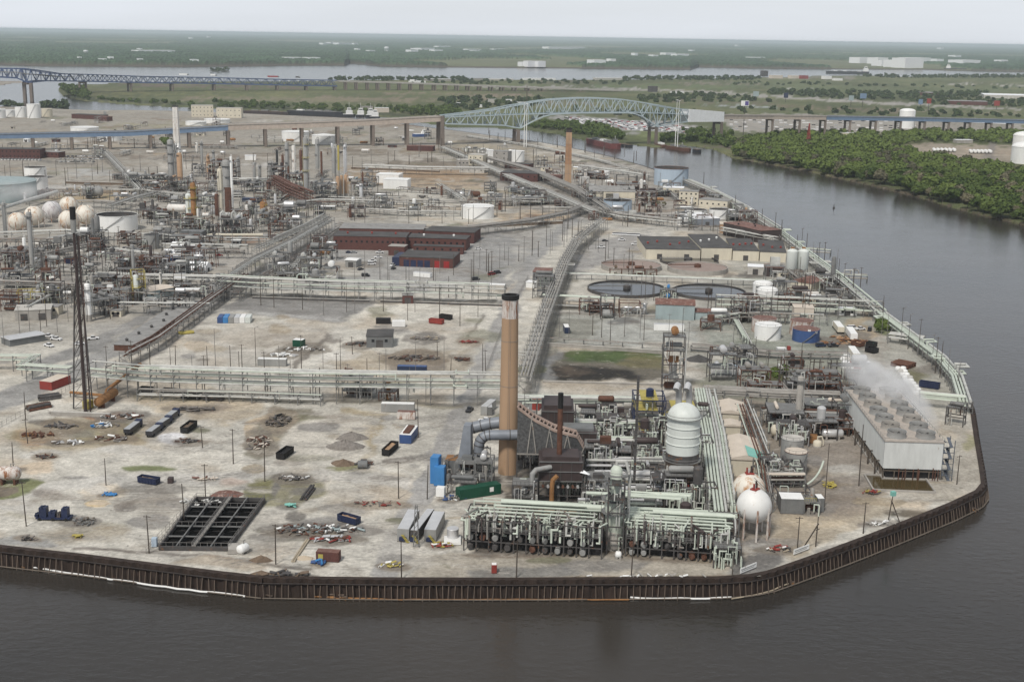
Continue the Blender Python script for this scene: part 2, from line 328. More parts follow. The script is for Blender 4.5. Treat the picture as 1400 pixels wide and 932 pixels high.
k(g.outputs['Position'],mp.inputs[0]);k(mp.outputs[0],n1.inputs['Vector'])
n2=t.nodes.new('ShaderNodeTexNoise');n2.inputs['Scale'].default_value=.05;n2.inputs['Detail'].default_value=3;k(g.outputs['Position'],n2.inputs['Vector'])
mm=t.nodes.new('ShaderNodeMath');mm.operation='MULTIPLY';k(n1.outputs[0],mm.inputs[0]);k(n2.outputs[0],mm.inputs[1])
bp=t.nodes.new('ShaderNodeBump');bp.inputs['Strength'].default_value=.3;bp.inputs['Distance'].default_value=.9
k(mm.outputs[0],bp.inputs['Height']);k(bp.outputs[0],b.inputs['Normal'])
me.materials.append(m);o=bpy.data.objects.new('river',me);C.objects.link(o);setting(o)
WALL=[(-90,737),(0,748),(110,760),(220,774),(300,784),(360,790.5),(520,792.5),(700,793),(860,792),(985,791),(1040,787),(1085,772),(1160,745),(1240,714),(1300,690),(1338,672),(1346,662),(1343,640),(1336,600),(1330,560),(1322,535)]
BANK=[(1322,535),(1306,512),(1282,488),(1245,456),(1200,420),(1150,381),(1105,346),(1060,312),(1020,286),(975,263),(930,245),(880,227),(830,213),(780,202),(730,193),(690,188),(640,181),(600,176),(560,171),(520,166.5),(470,161),(420,159),(330,155),(250,152),(180,150.5),(130,151),(90,149.5),(40,147),(0,146),(-90,143)]
YARD=WALL+BANK[1:]
ASPH,ASPL=(.215,.212,.207),(.285,.28,.27)
DARK,TANC,PALE,GRASS,WHITE,BROWN,OIL=(.13,.125,.12),(.42,.345,.255),(.52,.485,.43),(.125,.14,.05),(.62,.60,.56),(.20,.155,.115),(.075,.068,.06)
TXT='''pallet stack of grey timbers beside the navy skid|114|714|9|4|26|wood,steel,scrap|1.1
scrap of rusty cylinders in the left scrap field|52|596|12|5|26|rust,orange,rust|1.3
dark scrap bars in the scrap field|85|583|12|6|30|dsteel,scrap|1.2
white and blue wreckage in the scrap field|143|582|11|6|34|white,tarpblue,scrap,pipe|1.1
grey scrap plates by the brown track|92|606|12|4|26|silver,scrap,white|1.1
scattered scrap below the low grey wall|165|570|16|7|44|scrap,rust,white,steel|1.1
scrap pile of white panels by the single truck|152|600|12|6|30|white,scrap,rust|1
dark pipe lengths on the ground below the main rack|262|560|17|5|22|dsteel,scrap,wood|1.9
small dark wreck on the yard road|60|625|8|3|20|dsteel,rust|.9
rust brown scrap right of the truck row|258|604|9|4|22|rust,dsteel|1
black scrap row along the brown ditch|381|576|9|15|70|black,dsteel,scrap,wood|1.2
mixed scrap in the lower ditch|352|606|9|14|46|rust,scrap,beige,wood|1.1
long scrap row in front of the navy dumpster|438|724|26|6|110|scrap,dsteel,rust,white,steel,teal|1
low scrap strewn left of the scrap row|412|728|16|4|40|wood,scrap,rust|.9
rusty valve scrap behind the maroon container|456|738|14|4|44|rust,steel,red,silver|1
scrap laid out in the brown square behind the main rack|565|490|22|11|70|wood,scrap,rust,dsteel|1.4
timber scrap by the green box|415|478|18|7|40|wood,scrap,white|1.2
white sheet scrap in the tank field|385|486|14|5|20|white,silver|1.6
scrap pipes beside the grey gabled shed|492|471|12|6|26|dsteel,rust,scrap|1.2
pale branch tangle in the sand yard|580|463|14|7|30|scrap,lightwood|1.2
red machine scrap at the end of the black hose|640|468|9|4|24|rust,red|1.1
rust red frames left of the chimney road|632|492|8|4|18|rust,dsteel|1.2
small dark scrap at the brown mound|498|635|5|3|16|dsteel,rust|1.1
scrap among the weeds behind the basin|402|654|10|5|30|dsteel,white,scrap|1
red barriers at the junction of the yard road|515|690|14|3|24|rustroof,scrap,red|.8
turquoise bins in the weeds|397|692|5|2|8|turq|1.2
blue tarpaulin heap by the maroon container|439|770|4|2|10|tarpblue,blue|1.3
blue scrap sheet on the yellow sand|150|676|4|2|8|tarpblue|1.2
white pipe bits on the apron by the yellow valves|535|774|7|3|16|white,yellow|.8
white valve cluster in front of the silver tank|604|746|6|3|26|white,yellow,red|.8
scrap by the white cabinets near the green dumpster|618|682|8|3|26|blue,scrap,white|.8
rust and orange scrap in the right yard|1166|468|14|14|60|rust,orange,tan|1.4
tan boards in the right yard|1150|462|10|8|26|tan,orange,wood|1.3
yellow and red hose gear at the basin kerb|1190|674|7|3|26|yellow,red,dsteel|.8
yellow barrier heap beside the dark pole|1134|664|4|5|20|yellow|.9
white rubble strip along the upper sea wall|1203|717|9|2|24|white,concrete|.8
orange machine behind the blue grey trailer|1128|508|9|4|26|orange,rust|1.3
brown pipe scrap right of the deep blue tank|1132|470|12|5|30|rust,scrap,orange|1.2
tangle of scrap left of the flat white tank|1005|485|12|6|40|scrap,dsteel,rust|1.2
scrap bits near the nearest sphere|1064|752|8|3|24|dsteel,red,white,lightwood|.8
black rubble heaps by the wall pole|389|786|14|2|26|dsteel,dirt|1.2
yellow drums on the left apron|105|734|3|1.5|9|yellow|.9
low dark rubble at the left apron edge|36|738|6|2|16|dsteel,scrap|.8
white rubble along the straight sea wall|880|789|44|1.2|26|white,concrete|.7'''
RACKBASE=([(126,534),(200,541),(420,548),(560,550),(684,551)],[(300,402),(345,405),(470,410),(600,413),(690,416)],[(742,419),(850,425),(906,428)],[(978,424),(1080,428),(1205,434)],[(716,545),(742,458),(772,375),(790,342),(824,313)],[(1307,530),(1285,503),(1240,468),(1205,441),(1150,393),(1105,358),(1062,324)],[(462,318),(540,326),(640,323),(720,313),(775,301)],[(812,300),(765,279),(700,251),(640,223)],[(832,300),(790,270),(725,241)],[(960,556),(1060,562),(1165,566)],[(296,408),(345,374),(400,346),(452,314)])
yard_patches=[([(-90,230),(560,230),(520,330),(440,330),(330,390),(200,470),(-90,470)],(.32,.30,.265),24,.75),([(-90,135),(700,140),(760,230),(560,235),(-90,235)],(.25,.225,.19),20,.75),([(860,200),(1130,330),(1000,330),(880,300),(720,300),(640,240)],(.26,.24,.215),20,.7),([(1000,330),(1130,350),(1300,500),(1320,560),(960,560),(950,440)],(.27,.265,.235),20,.7),([(690,575),(1020,530),(1050,560),(1055,680),(1010,765),(640,755),(700,690)],(.075,.064,.055),12,.88),([(980,540),(1170,540),(1195,690),(1120,740),(1010,790),(980,700)],(.26,.225,.185),12,.8),(strip([(470,240),(660,250)],22),(.33,.24,.15),10,.7),(ell(590,238,80,8),(.30,.20,.12),8,.7),(ell(120,268,70,7),(.40,.31,.19),6,.8),(strip([(0,262),(210,262)],5),(.16,.10,.06),5,.7),(strip([(100,250),(215,252)],4),(.15,.11,.08),4,.7),(ell(730,296,55,8),TANC,5,.9),(ell(735,297,25,3),(.22,.13,.07),4,.8),(strip([(600,260),(720,262)],7),(.30,.25,.17),8,.7),(ell(640,286,40,6),TANC,8,.6),(strip([(220,228),(330,226)],9),PALE,8,.7),(strip([(100,236),(200,238)],7),(.40,.40,.39),6,.7),(strip([(0,213),(420,214)],5),(.16,.12,.09),6,.6),(strip([(430,206),(640,206)],4),(.17,.13,.09),6,.7),(strip([(0,200),(180,198)],4),(.36,.30,.22),6,.6),(ell(590,222,60,5),(.13,.10,.07),6,.6),(ell(575,215,50,2.5),PALE,5,.5),(strip([(700,205),(800,230)],8),(.34,.29,.21),8,.7),(strip([(620,195),(700,205)],6),(.36,.31,.22),6,.7),(strip([(120,172),(420,172)],5),(.28,.26,.16),8,.6),(strip([(330,200),(600,190)],3),(.16,.16,.09),5,.6),(strip([(-60,572),(60,525),(160,476),(270,418),(330,388),(440,322),(470,308)],26,9),ASPL,5,.9,.2),(strip([(40,500),(130,470),(220,420),(290,392)],13,8),ASPH,5,.85,.2),(strip([(520,790),(560,700),(600,620),(640,545),(690,430),(730,350),(775,305),(800,292)],19,7),(.335,.325,.31),4,.95,.15),(strip([(-60,690),(100,660),(300,655),(450,650),(560,660)],15),(.52,.50,.46),7,.8,.15),(strip([(440,322),(620,322),(700,330),(690,372),(560,392),(420,390),(380,372)],3),ASPL,4,.7),([(470,318),(700,322),(690,395),(420,395),(400,372)],(.30,.295,.285),8,.85),([(345,402),(500,404),(520,412),(470,440),(420,436),(330,430),(300,420)],(.195,.19,.185),6,.85),(strip([(300,424),(470,436)],4),(.43,.42,.40),5,.8),([(650,310),(790,308),(770,330),(700,380),(640,395),(630,360)],ASPL,8,.75),(strip([(700,300),(760,304),(815,300)],6),(.24,.24,.24),6,.7),([(800,325),(890,318),(880,350),(830,360),(770,385),(790,340)],(.32,.31,.30),6,.85),([(740,430),(900,425),(960,440),(950,470),(740,470)],(.345,.35,.325),8,.85),([(760,432),(820,430),(800,462),(745,466)],(.21,.205,.17),10,.7),(ell(852,440,20,5),(.15,.15,.145),4,.85),([(752,478),(905,482),(915,520),(745,520)],(.12,.108,.085),5,.92),([(768,476),(850,478),(912,484),(905,492),(850,494),(765,490)],(.07,.105,.035),6,.9),(ell(880,495,34,7),(.15,.135,.07),10,.8),([(748,503),(790,496),(860,506),(890,518),(745,520)],(.028,.026,.024),6,.95),([(738,475),(765,478),(758,520),(720,520)],(.21,.21,.205),5,.9),([(960,435),(1160,430),(1200,470),(1170,520),(1000,510)],(.275,.29,.255),12,.7),(strip([(985,470),(1150,476)],6),(.20,.215,.17),10,.6),(strip([(1000,420),(1180,424)],4),(.42,.45,.38),4,.8),(strip([(1195,450),(1200,500),(1185,530)],15),(.34,.315,.275),8,.85),([(1150,440),(1190,430),(1200,460),(1165,470)],(.38,.30,.20),8,.7),(ell(1212,452,12,8),(.13,.16,.05),5,.7),(ell(1245,510,22,12),(.14,.13,.06),8,.8),([(1300,545),(1338,600),(1343,660),(1290,690),(1190,680),(1300,640)],(.36,.335,.29),8,.8),(ell(1305,570,9,18),(.46,.43,.37),6,.7),(ell(1322,605,8,14),(.25,.24,.10),6,.5),([(1060,700),(1190,690),(1230,690),(1180,722),(1090,762),(1050,740)],(.40,.345,.265),10,.85),(ell(1110,712,45,12),(.50,.42,.31),12,.7),(ell(1160,690,30,14),(.26,.22,.18),8,.7),(ell(1235,703,30,6),(.15,.125,.095),6,.85),(ell(1220,690,50,5),(.50,.42,.32),6,.7),([(1120,590),(1165,590),(1190,660),(1165,690),(1128,680)],(.36,.33,.29),10,.8),([(1050,545),(1165,550),(1200,660),(1170,695),(1100,700),(1060,640)],(.23,.20,.17),10,.7),([(1060,480),(1180,500),(1165,545),(960,545),(960,490)],(.23,.235,.19),12,.6),(ell(1150,640,20,8),(.52,.50,.46),6,.7),(ell(1140,585,22,14),(.155,.13,.11),10,.8),([(1000,770),(1060,745),(1080,765),(1040,785),(990,789)],(.16,.155,.15),6,.85),(ell(1046,748,12,5),(.05,.048,.045),4,.9),([(560,755),(900,755),(1000,770),(985,788),(560,790)],(.36,.325,.27),8,.85),([(640,776),(760,770),(800,783),(640,790)],(.205,.20,.19),6,.8),([(750,765),(880,763),(860,776),(760,778)],(.17,.165,.16),8,.7),(strip([(630,758),(820,757),(1000,768)],5),(.13,.10,.075),6,.7),([(500,720),(560,700),(600,735),(590,770),(520,780)],(.47,.445,.40),14,.6),([(0,590),(60,575),(170,560),(200,585),(180,615),(90,620),(0,605)],(.37,.315,.225),12,.8),([(80,585),(170,570),(190,600),(110,612)],(.26,.23,.13),10,.65),(ell(40,598,34,9),(.38,.24,.14),8,.6),(ell(150,568,40,8),(.42,.20,.09),6,.75),(strip([(70,566),(150,570)],4),(.16,.14,.125),3,.9),([(195,535),(330,540),(360,560),(310,580),(220,570),(180,548)],(.43,.36,.265),10,.75),(ell(290,560,30,8),(.22,.19,.165),8,.7),(ell(232,597,20,8),(.68,.68,.70),6,.85),(strip([(185,600),(260,565)],6),(.45,.42,.37),8,.5),([(338,574),(362,565),(375,562),(352,590),(330,600)],(.50,.40,.28),3,.9),([(325,620),(345,590),(375,560),(425,558),(410,585),(370,610),(345,630)],(.19,.175,.13),6,.85),(strip([(460,562),(525,566),(520,590),(490,630)],7,5),(.33,.27,.17),6,.75),(ell(500,590,20,14),(.36,.28,.17),8,.6),([(420,570),(510,568),(490,625),(400,640),(390,600)],(.50,.465,.405),14,.75),(ell(470,640,22,5),(.17,.17,.07),6,.8),(ell(396,632,26,7),(.30,.27,.235),8,.7),(ell(385,618,8,2.5),(.60,.58,.54),2,.8),(ell(205,640,38,5),(.13,.155,.05),5,.85),([(-20,660),(40,652),(60,658),(45,672),(15,682),(-20,684)],(.17,.185,.075),4,.9),([(-20,664),(25,664),(28,672),(5,678),(-20,679)],(.17,.14,.115),3,.9),(ell(145,673,26,12),(.57,.50,.40),6,.8),(ell(136,687,15,5),(.60,.46,.27),4,.9),(ell(50,638,26,8),(.55,.43,.30),7,.6),(ell(70,672,22,7),(.24,.21,.18),6,.7),(ell(205,690,40,18),(.22,.195,.165),14,.7),(ell(120,728,70,10),(.29,.25,.19),12,.7),(ell(20,742,60,8),(.235,.24,.24),8,.75),(strip([(0,700),(180,720)],3),(.30,.27,.18),8,.5),(strip([(100,748),(230,756),(360,768),(430,776)],4),(.13,.11,.095),4,.8),(ell(300,770,60,8),(.36,.30,.23),8,.7),(ell(355,765,10,5),(.10,.085,.07),4,.8),(ell(390,786,18,6),(.11,.095,.08),5,.8),([(345,655),(430,648),(440,672),(410,690),(360,690)],(.22,.205,.125),10,.85),(strip([(352,700),(384,660)],5),(.17,.16,.15),3,.85),(ell(420,668,20,6),(.20,.19,.175),6,.7),(ell(392,708,40,14),(.46,.43,.385),14,.6),(strip([(290,790),(420,745)],3),(.47,.42,.35),5,.6),(ell(428,725,45,16),(.36,.34,.30),10,.7),(ell(478,696,30,10),(.29,.28,.265),10,.6),(ell(470,672,30,6),(.31,.28,.24),8,.6),(ell(318,660,20,4),(.47,.28,.20),6,.35),([(340,662),(375,655),(372,680),(345,690)],(.20,.19,.09),6,.8),(ell(270,473,22,6),(.47,.37,.25),3,.85),(ell(298,476,19,4.5),(.46,.38,.26),3,.8),(ell(352,482,18,5),PALE,3,.9),(ell(385,462,16,4),PALE,3,.8),(ell(403,440,13,3.5),(.50,.43,.34),3,.85),(ell(376,448,14,4),PALE,3,.7),(ell(332,494,14,4),PALE,3,.7),(ell(428,452,14,3.5),PALE,3,.7),(ell(355,480,18,5),PALE,3,.7),([(300,445),(480,440),(440,475),(390,500),(240,500),(230,480)],(.40,.375,.335),12,.5),(strip([(390,510),(430,475),(450,455)],4),(.17,.15,.13),3,.85),([(480,475),(560,480),(640,470),(640,520),(440,520)],(.36,.30,.22),14,.6),([(520,480),(600,478),(605,505),(540,510)],(.21,.18,.15),6,.8),(ell(520,425,14,8),(.21,.20,.14),5,.7),(strip([(635,470),(662,432)],2),(.16,.14,.12),3,.7),([(560,440),(650,430),(640,470),(570,475)],(.44,.40,.34),10,.6),(strip([(180,543),(420,548),(640,552)],5),(.23,.21,.15),6,.75),(strip([(340,403),(500,405)],3),(.10,.09,.075),3,.85),(strip([(520,405),(680,412)],3),(.11,.10,.085),3,.85),(strip([(750,418),(900,424)],5),(.12,.11,.085),4,.8),(strip([(190,500),(260,440),(310,410)],10,6),(.17,.155,.14),5,.6),(strip([(395,375),(440,340),(470,312)],8,5),(.20,.18,.13),5,.6),(strip([(735,520),(760,420),(785,350),(815,315)],9,6),(.20,.185,.145),5,.65),(ell(450,375,40,5),(.22,.20,.14),8,.6),(ell(470,362,40,6),(.42,.36,.28),8,.5),(ell(90,352,130,12),(.42,.40,.365),12,.6),(ell(250,355,120,14),(.40,.38,.35),12,.6),(ell(40,450,60,12),(.40,.385,.35),10,.6),(ell(480,275,70,10),(.44,.405,.35),10,.6),(ell(380,275,40,8),(.40,.37,.32),10,.5),(ell(140,450,40,10),(.34,.33,.31),8,.6),(ell(0,500,40,10),(.42,.37,.30),10,.6),(ell(325,325,40,5),(.33,.17,.10),6,.6),(ell(920,310,90,8),(.40,.385,.35),8,.6),]  # the near-black patch under the process unit paints in shade between its pipes
q=random.Random(17)
for i in range(330):
 x,y=q.uniform(-20,1300),205+560*q.random()**.8;s=6+(y-200)*.055*q.random()
 yard_patches.append((ell(x,y,s*q.uniform(.5,1.8),s*q.uniform(.12,.35),12),q.choice(((.17,.15,.13),(.12,.11,.10),(.24,.23,.22),(.30,.25,.18),(.52,.50,.46),(.15,.15,.09),(.21,.20,.19),(.45,.42,.37))),q.uniform(2,6),q.uniform(.35,.8)))
for i in range(190):
 x,y=q.uniform(-60,900),q.uniform(156,300);l=q.uniform(20,95)
 yard_patches.append((strip([(x,y),(x+l,y+q.uniform(-1,2))],q.uniform(.8,2.6)),q.choice(((.12,.10,.08),(.19,.14,.10),(.45,.42,.37),(.33,.26,.18),(.15,.15,.09),(.10,.095,.09),(.52,.50,.47))),1.5,q.uniform(.4,.85)))
for i in range(110):
 x,y=q.uniform(0,640),q.uniform(560,770);a=q.choice((0,.1,-.15,.5));l=q.uniform(30,130);c=q.choice(((.30,.285,.26),(.47,.445,.40),(.25,.235,.215)))
 for dy in(0,3.2):yard_patches.append((strip([(x,y+dy),(x+l*.5,y+dy-a*l*.25+q.uniform(-1,1)),(x+l,y+dy-a*l*.5)],1.1),c,1.2,.62))
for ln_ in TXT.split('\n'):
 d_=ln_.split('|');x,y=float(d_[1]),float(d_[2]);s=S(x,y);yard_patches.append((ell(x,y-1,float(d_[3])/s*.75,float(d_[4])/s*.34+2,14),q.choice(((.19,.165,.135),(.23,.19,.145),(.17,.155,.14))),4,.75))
for px in RACKBASE:yard_patches.append((strip(px,5,4),(.13,.12,.105),3,.75))  # contact shade under the racks, painted into the ground colour as dark strips
def yard_tint(P,px,py,c):
 f=fbm(P[:,0]*.012,P[:,1]*.012);g2=fbm(P[:,0]*.03+40,P[:,1]*.03)
 c=c*(1+.5*(f-.47))[:,None]
 w=np.clip((g2-.52)*5,0,.6)[:,None]
 return c*(1-w)+np.array(TANC)*w*.9
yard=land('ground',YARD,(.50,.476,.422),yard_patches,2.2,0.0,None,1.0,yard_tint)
ISLE=[(80,119),(79,123),(86,131),(116,137.5),(160,141),(214,144.5),(270,147),(332,150),(391,152),(450,154.5),(492,158),(546,161),(608,172),(680,174),(726,177.5),(760,182),(796,190),(860,196),(894,200),(950,199),(975,203),(1003,215),(1038,221),(1104,233),(1194,253),(1259,269),(1323,288),(1400,306),(1500,330),(1500,103),(1400,103),(1300,103),(1230,104.5),(1190,103),(1169,102.5),(1100,104),(1040,105.5),(950,107),(860,108),(760,108.5),(680,108),(560,108),(460,110),(420,110),(340,111),(300,110.5),(240,111.5),(160,113),(120,115)]
FIELD,OLIVE,REED,LOT=(.115,.13,.055),(.085,.095,.045),(.225,.185,.135),(.40,.38,.35)
isle_patches=[(strip([(1003,217),(1038,222),(1104,234),(1194,254),(1259,270),(1323,289),(1400,307)],5),(.085,.07,.05),3,.95),(strip([(90,132),(220,141),(400,149),(560,158)],5),(.05,.06,.03),4,.9),(strip([(160,116),(420,120)],3),(.15,.11,.095),3,.8),(strip([(130,128),(420,128)],3),(.17,.17,.075),6,.8),(strip([(250,134),(560,138)],3),REED,5,.8),(strip([(430,133),(620,137),(720,131)],3),REED,4,.85),(strip([(520,127),(740,131)],1.6),(.25,.19,.15),3,.8),(strip([(180,121),(560,125)],1.5),FIELD,3,.7),(strip([(300,137),(560,143)],1.5),OLIVE,3,.7),(strip([(620,150),(700,140)],4),OLIVE,4,.8),(strip([(640,148),(700,152)],3),(.13,.15,.06),4,.8),(strip([(650,119),(820,120),(900,124),(1400,150)],2.2),(.33,.31,.29),2,.9),(strip([(680,124.5),(800,125)],1.4),(.15,.12,.085),2,.7),(strip([(680,112),(860,110)],2.5),FIELD,3,.7),(strip([(720,112),(800,112)],2),(.16,.135,.11),4,.7),(strip([(810,117),(1010,119)],4),(.115,.15,.065),4,.85),(strip([(930,114),(1040,114)],2),(.25,.21,.17),3,.7),(strip([(850,121),(1000,127),(1160,139),(1400,150)],2),(.36,.34,.31),2,.9),(strip([(1000,117),(1400,124)],4),(.125,.15,.075),5,.8),(strip([(1290,114.5),(1400,117)],.9),(.46,.43,.40),1.5,.9),(strip([(1060,121),(1110,122)],.8),(.5,.5,.48),1,.8),(strip([(1040,105),(1170,107)],2),(.30,.26,.25),3,.7),(strip([(880,130),(1010,134)],2.5),OLIVE,3,.8),(strip([(900,136),(1060,143)],3),(.17,.13,.11),5,.7),(strip([(960,143),(1060,147)],1.2),(.38,.40,.42),1.5,.8),(strip([(1060,146),(1240,153)],3),(.20,.15,.115),5,.7),(strip([(740,140),(830,143)],2.5),(.22,.19,.16),4,.7),([(985,160),(1040,156),(1240,162),(1400,166),(1400,178),(1240,180),(1000,180)],(.34,.315,.285),4,.9),([(760,156),(880,164),(960,172),(960,184),(860,182),(800,172),(750,162)],(.33,.32,.31),5,.85),([(870,180),(930,178),(940,190),(880,190)],(.14,.165,.06),4,.85),(strip([(960,198),(1010,203)],3),(.15,.12,.105),4,.8),([(1210,200),(1280,196),(1400,200),(1400,220),(1340,222),(1270,212)],(.33,.28,.225),4,.9),(strip([(1320,204),(1400,210)],3),(.38,.31,.24),4,.8),(strip([(1340,130),(1400,132)],2),(.48,.46,.44),2,.8),(strip([(1290,138),(1380,142)],2.5),(.22,.16,.14),3,.7),(strip([(1210,150),(1400,156)],1.6),(.28,.23,.19),3,.7),([(1350,196),(1362,196),(1358,222),(1345,222)],(.20,.18,.165),2,.8),]
def isle_tint(P,px,py,c):
 f=fbm(P[:,0]*.004,P[:,1]*.002);g2=fbm(P[:,0]*.012,P[:,1]*.006)
 return c*(.65+.7*f)[:,None]+np.array([.10,.075,.05])*np.clip((g2-.45)*2,0,.8)[:,None]
land('riverbank',ISLE,(.10,.115,.05),isle_patches,2.6,-3.6,-6.2,.35,isle_tint)
land('river_islet',[(283,97),(292,95.6),(308,95.8),(320,97.2),(300,97.8)],(.06,.07,.04),[],1.5,-4.5,-5.2,0)
land('river_spit',[(-60,117.5),(0,116.5),(20,113.2),(36,113.0),(30,111),(-60,110)],(.28,.25,.21),[],2.0,-4,-6,0)
SHORE=[(-120,86.5),(0,89),(70,90.5),(180,91),(250,91.5),(330,90.5),(420,89.5),(472,89.8),(478,87),(500,88.5),(520,91),(600,92.2),(700,93.2),(800,94),(945,95.2),(955,92),(1040,94),(1200,95.5),(1260,95.5),(1300,97),(1400,98.4),(1520,100)]
def far_shore():
 xs=np.arange(-110,1511,2.4);ys=np.interp(xs,[p[0]for p in SHORE],[p[1]for p in SHORE])
 P=Gn(xs,ys,WZ);d0=np.hypot(P[:,0],P[:,1]);az=np.arctan2(P[:,0],P[:,1]);nc=len(xs)
 rows=210;V=np.zeros((rows,nc,3));col=np.zeros((rows,nc,4));col[...,3]=0
 s=np.concatenate([[0,.004,.006],.006+np.cumsum(np.geomspace(.0042,.12,rows-3))]);s=s/s[-1]
 for i in range(rows):
  d=d0*(1-s[i])+65000*s[i]if i>2 else d0+(0,25,40)[i]
  d=d*(1+rng.normal(0,.0012,nc)*(i>2))
  X,Y=d*np.sin(az),d*np.cos(az);f=fbm(X*.0009,Y*.00042);f2=fbm(X*.006+3,Y*.0025)
  wood=(f>.36)
  h=np.where(wood,9+rng.random(nc)*10,1.0+rng.random(nc)*1.5)
  if i==0:h[:]=WZ-.6
  elif i==1:h[:]=-2.5
  V[i]=np.stack([X,Y,h+(0 if i<2 else 0)],-1)
  k=(.6+.9*rng.random(nc))[:,None]
  c=np.where(wood[:,None],np.array([.046,.080,.040])*(.5+1.2*f2)[:,None]*k,np.array([.15,.16,.085])*(.7+.5*f2)[:,None])
  if i<2:c=np.tile(np.array([.10,.085,.065]),(nc,1))
  col[i,:,:3]=c
 me=bpy.data.meshes.new('far_forest');idx=np.arange(rows*nc).reshape(rows,nc)
 q=np.stack([idx[:-1,:-1],idx[:-1,1:],idx[1:,1:],idx[1:,:-1]],-1).reshape(-1,4)
 me.from_pydata(V.reshape(-1,3).tolist(),[],q.tolist())
 ca=me.color_attributes.new('albedo','FLOAT_COLOR','POINT');ca.data.foreach_set('color',col.astype(np.float32).ravel())
 me.materials.append(land_material('far_forest_soil'));o=bpy.data.objects.new('far_forest',me);C.objects.link(o);setting(o,'stuff')
far_shore()
def crown_arrays(seed,h,w,lobes=7,leaves=46,ls=1.2):
 r=np.random.default_rng(seed);V=[];F=[];o=0
 for l in range(lobes):
  a=r.random()*6.28;rr=(r.random()**.5)*w*.30;c=np.array([math.cos(a)*rr,math.sin(a)*rr,h*(.36+.44*r.random())if l else h*.68]);rad=np.array([w*.27,w*.27,h*.24])*(.75+.5*r.random())
  n=leaves;d=r.normal(size=(n,3));d/=np.linalg.norm(d,axis=1)[:,None];d[:,2]=np.where(d[:,2]<-.4,-d[:,2],d[:,2])
  p=c+d*rad*(.82+.34*r.random((n,1)))
  u=np.cross(d,r.normal(size=(n,3)));u/=np.linalg.norm(u,axis=1)[:,None];v=np.cross(d,u)
  sz=ls*(.6+.8*r.random((n,1)));tl=r.normal(0,.55,(n,1))
  u=(u+d*tl)*sz;v=v*sz*(.6+.5*r.random((n,1)))
  V+=[p-u-v,p+u-v*.6,p+u*.7+v,p-u*.8+v*.8]
  i=np.arange(n);F.append(np.stack([o+i,o+n+i,o+2*n+i,o+3*n+i],-1));o+=4*n
  th=[(math.pi*(.12+.25*j),k2*math.pi/3+j*.4)for j in range(4)for k2 in range(6)]
  cv=np.array([[math.sin(a1)*math.cos(b1),math.sin(a1)*math.sin(b1),math.cos(a1)]for a1,b1 in th])*rad*.78*(.85+.3*r.random((24,1)))+c
  V.append(cv);F.append(np.array([[o+j*6+k2,o+(j+1)*6+k2,o+(j+1)*6+(k2+1)%6,o+j*6+(k2+1)%6]for j in range(3)for k2 in range(6)]));o+=24
 return np.concatenate(V),np.concatenate(F)
def tree_proto(seed,h,w,leaf,lobes=9,leaves=84,ls=.85):
 V,F=crown_arrays(seed,h,w,lobes,leaves,ls)
 me=bpy.data.meshes.new('crown');me.from_pydata(V.tolist(),[],F.tolist());me.materials.append(M[leaf])
 tb=MB();tb.tube([(0,0,-.6),(0.1,0,h*.25),(-.1,.1,h*.6)],[.32,.24,.10],6)
 r=random.Random(seed)
 for i in range(4):
  a=r.random()*6.28;tb.tube([(0,0,h*(.25+.06*i)),(math.cos(a)*w*.28,math.sin(a)*w*.28,h*(.5+.08*i))],[.13,.05],5)
 return me,tb.mesh('trunk','bark')
PROT=[tree_proto(i,14,w,lf,9)for i,(w,lf)in enumerate(((15,'leaf'),(13,'leaf'),(17,'leaf'),(14,'leafdull'),(12,'leafdull'),(16,'leaf')))]
TREEKIND=['broad rounded green tree','narrow green tree','wide spreading green tree','grey brown half bare tree','small dull green tree','dense leafy green tree']
def tree(p,k,sc,group,where):
 o=thing('broadleaf_tree',(('tall ' if sc>1.02 else 'low ' if sc<.86 else '')+f'{TREEKIND[k]} {where}').strip(),'tree',p,R.random()*6.28,group,True);o.scale=(sc*R.uniform(.85,1.15),sc*R.uniform(.85,1.15),sc)
 c=bpy.data.objects.new('crown',PROT[k][0]);C.objects.link(c);c.parent=o
 t_=bpy.data.objects.new('trunk',PROT[k][1]);C.objects.link(t_);t_.parent=o
def scatter(poly,spacing,z,seed):
 pts=[G(x,y,z)for x,y in poly];r=np.random.default_rng(seed)
 xs=np.array([p.x for p in pts]);ys=np.array([p.y for p in pts]);pl=list(zip(xs,ys))
 n=int((xs.max()-xs.min())*(ys.max()-ys.min())/spacing**2*1.3)
 X=r.uniform(xs.min(),xs.max(),n);Y=r.uniform(ys.min(),ys.max(),n);k=inside(X,Y,pl);X,Y=X[k],Y[k]
 keep=[];grid={}
 for i in range(len(X)):
  c=(int(X[i]//spacing),int(Y[i]//spacing))
  if any((X[j]-X[i])**2+(Y[j]-Y[i])**2<(spacing*.72)**2 for a in(-1,0,1)for b_ in(-1,0,1)for j in grid.get((c[0]+a,c[1]+b_),())):continue
  grid.setdefault(c,[]).append(i);keep.append(i)
 return np.stack([X[keep],Y[keep]],-1).reshape(-1,2)
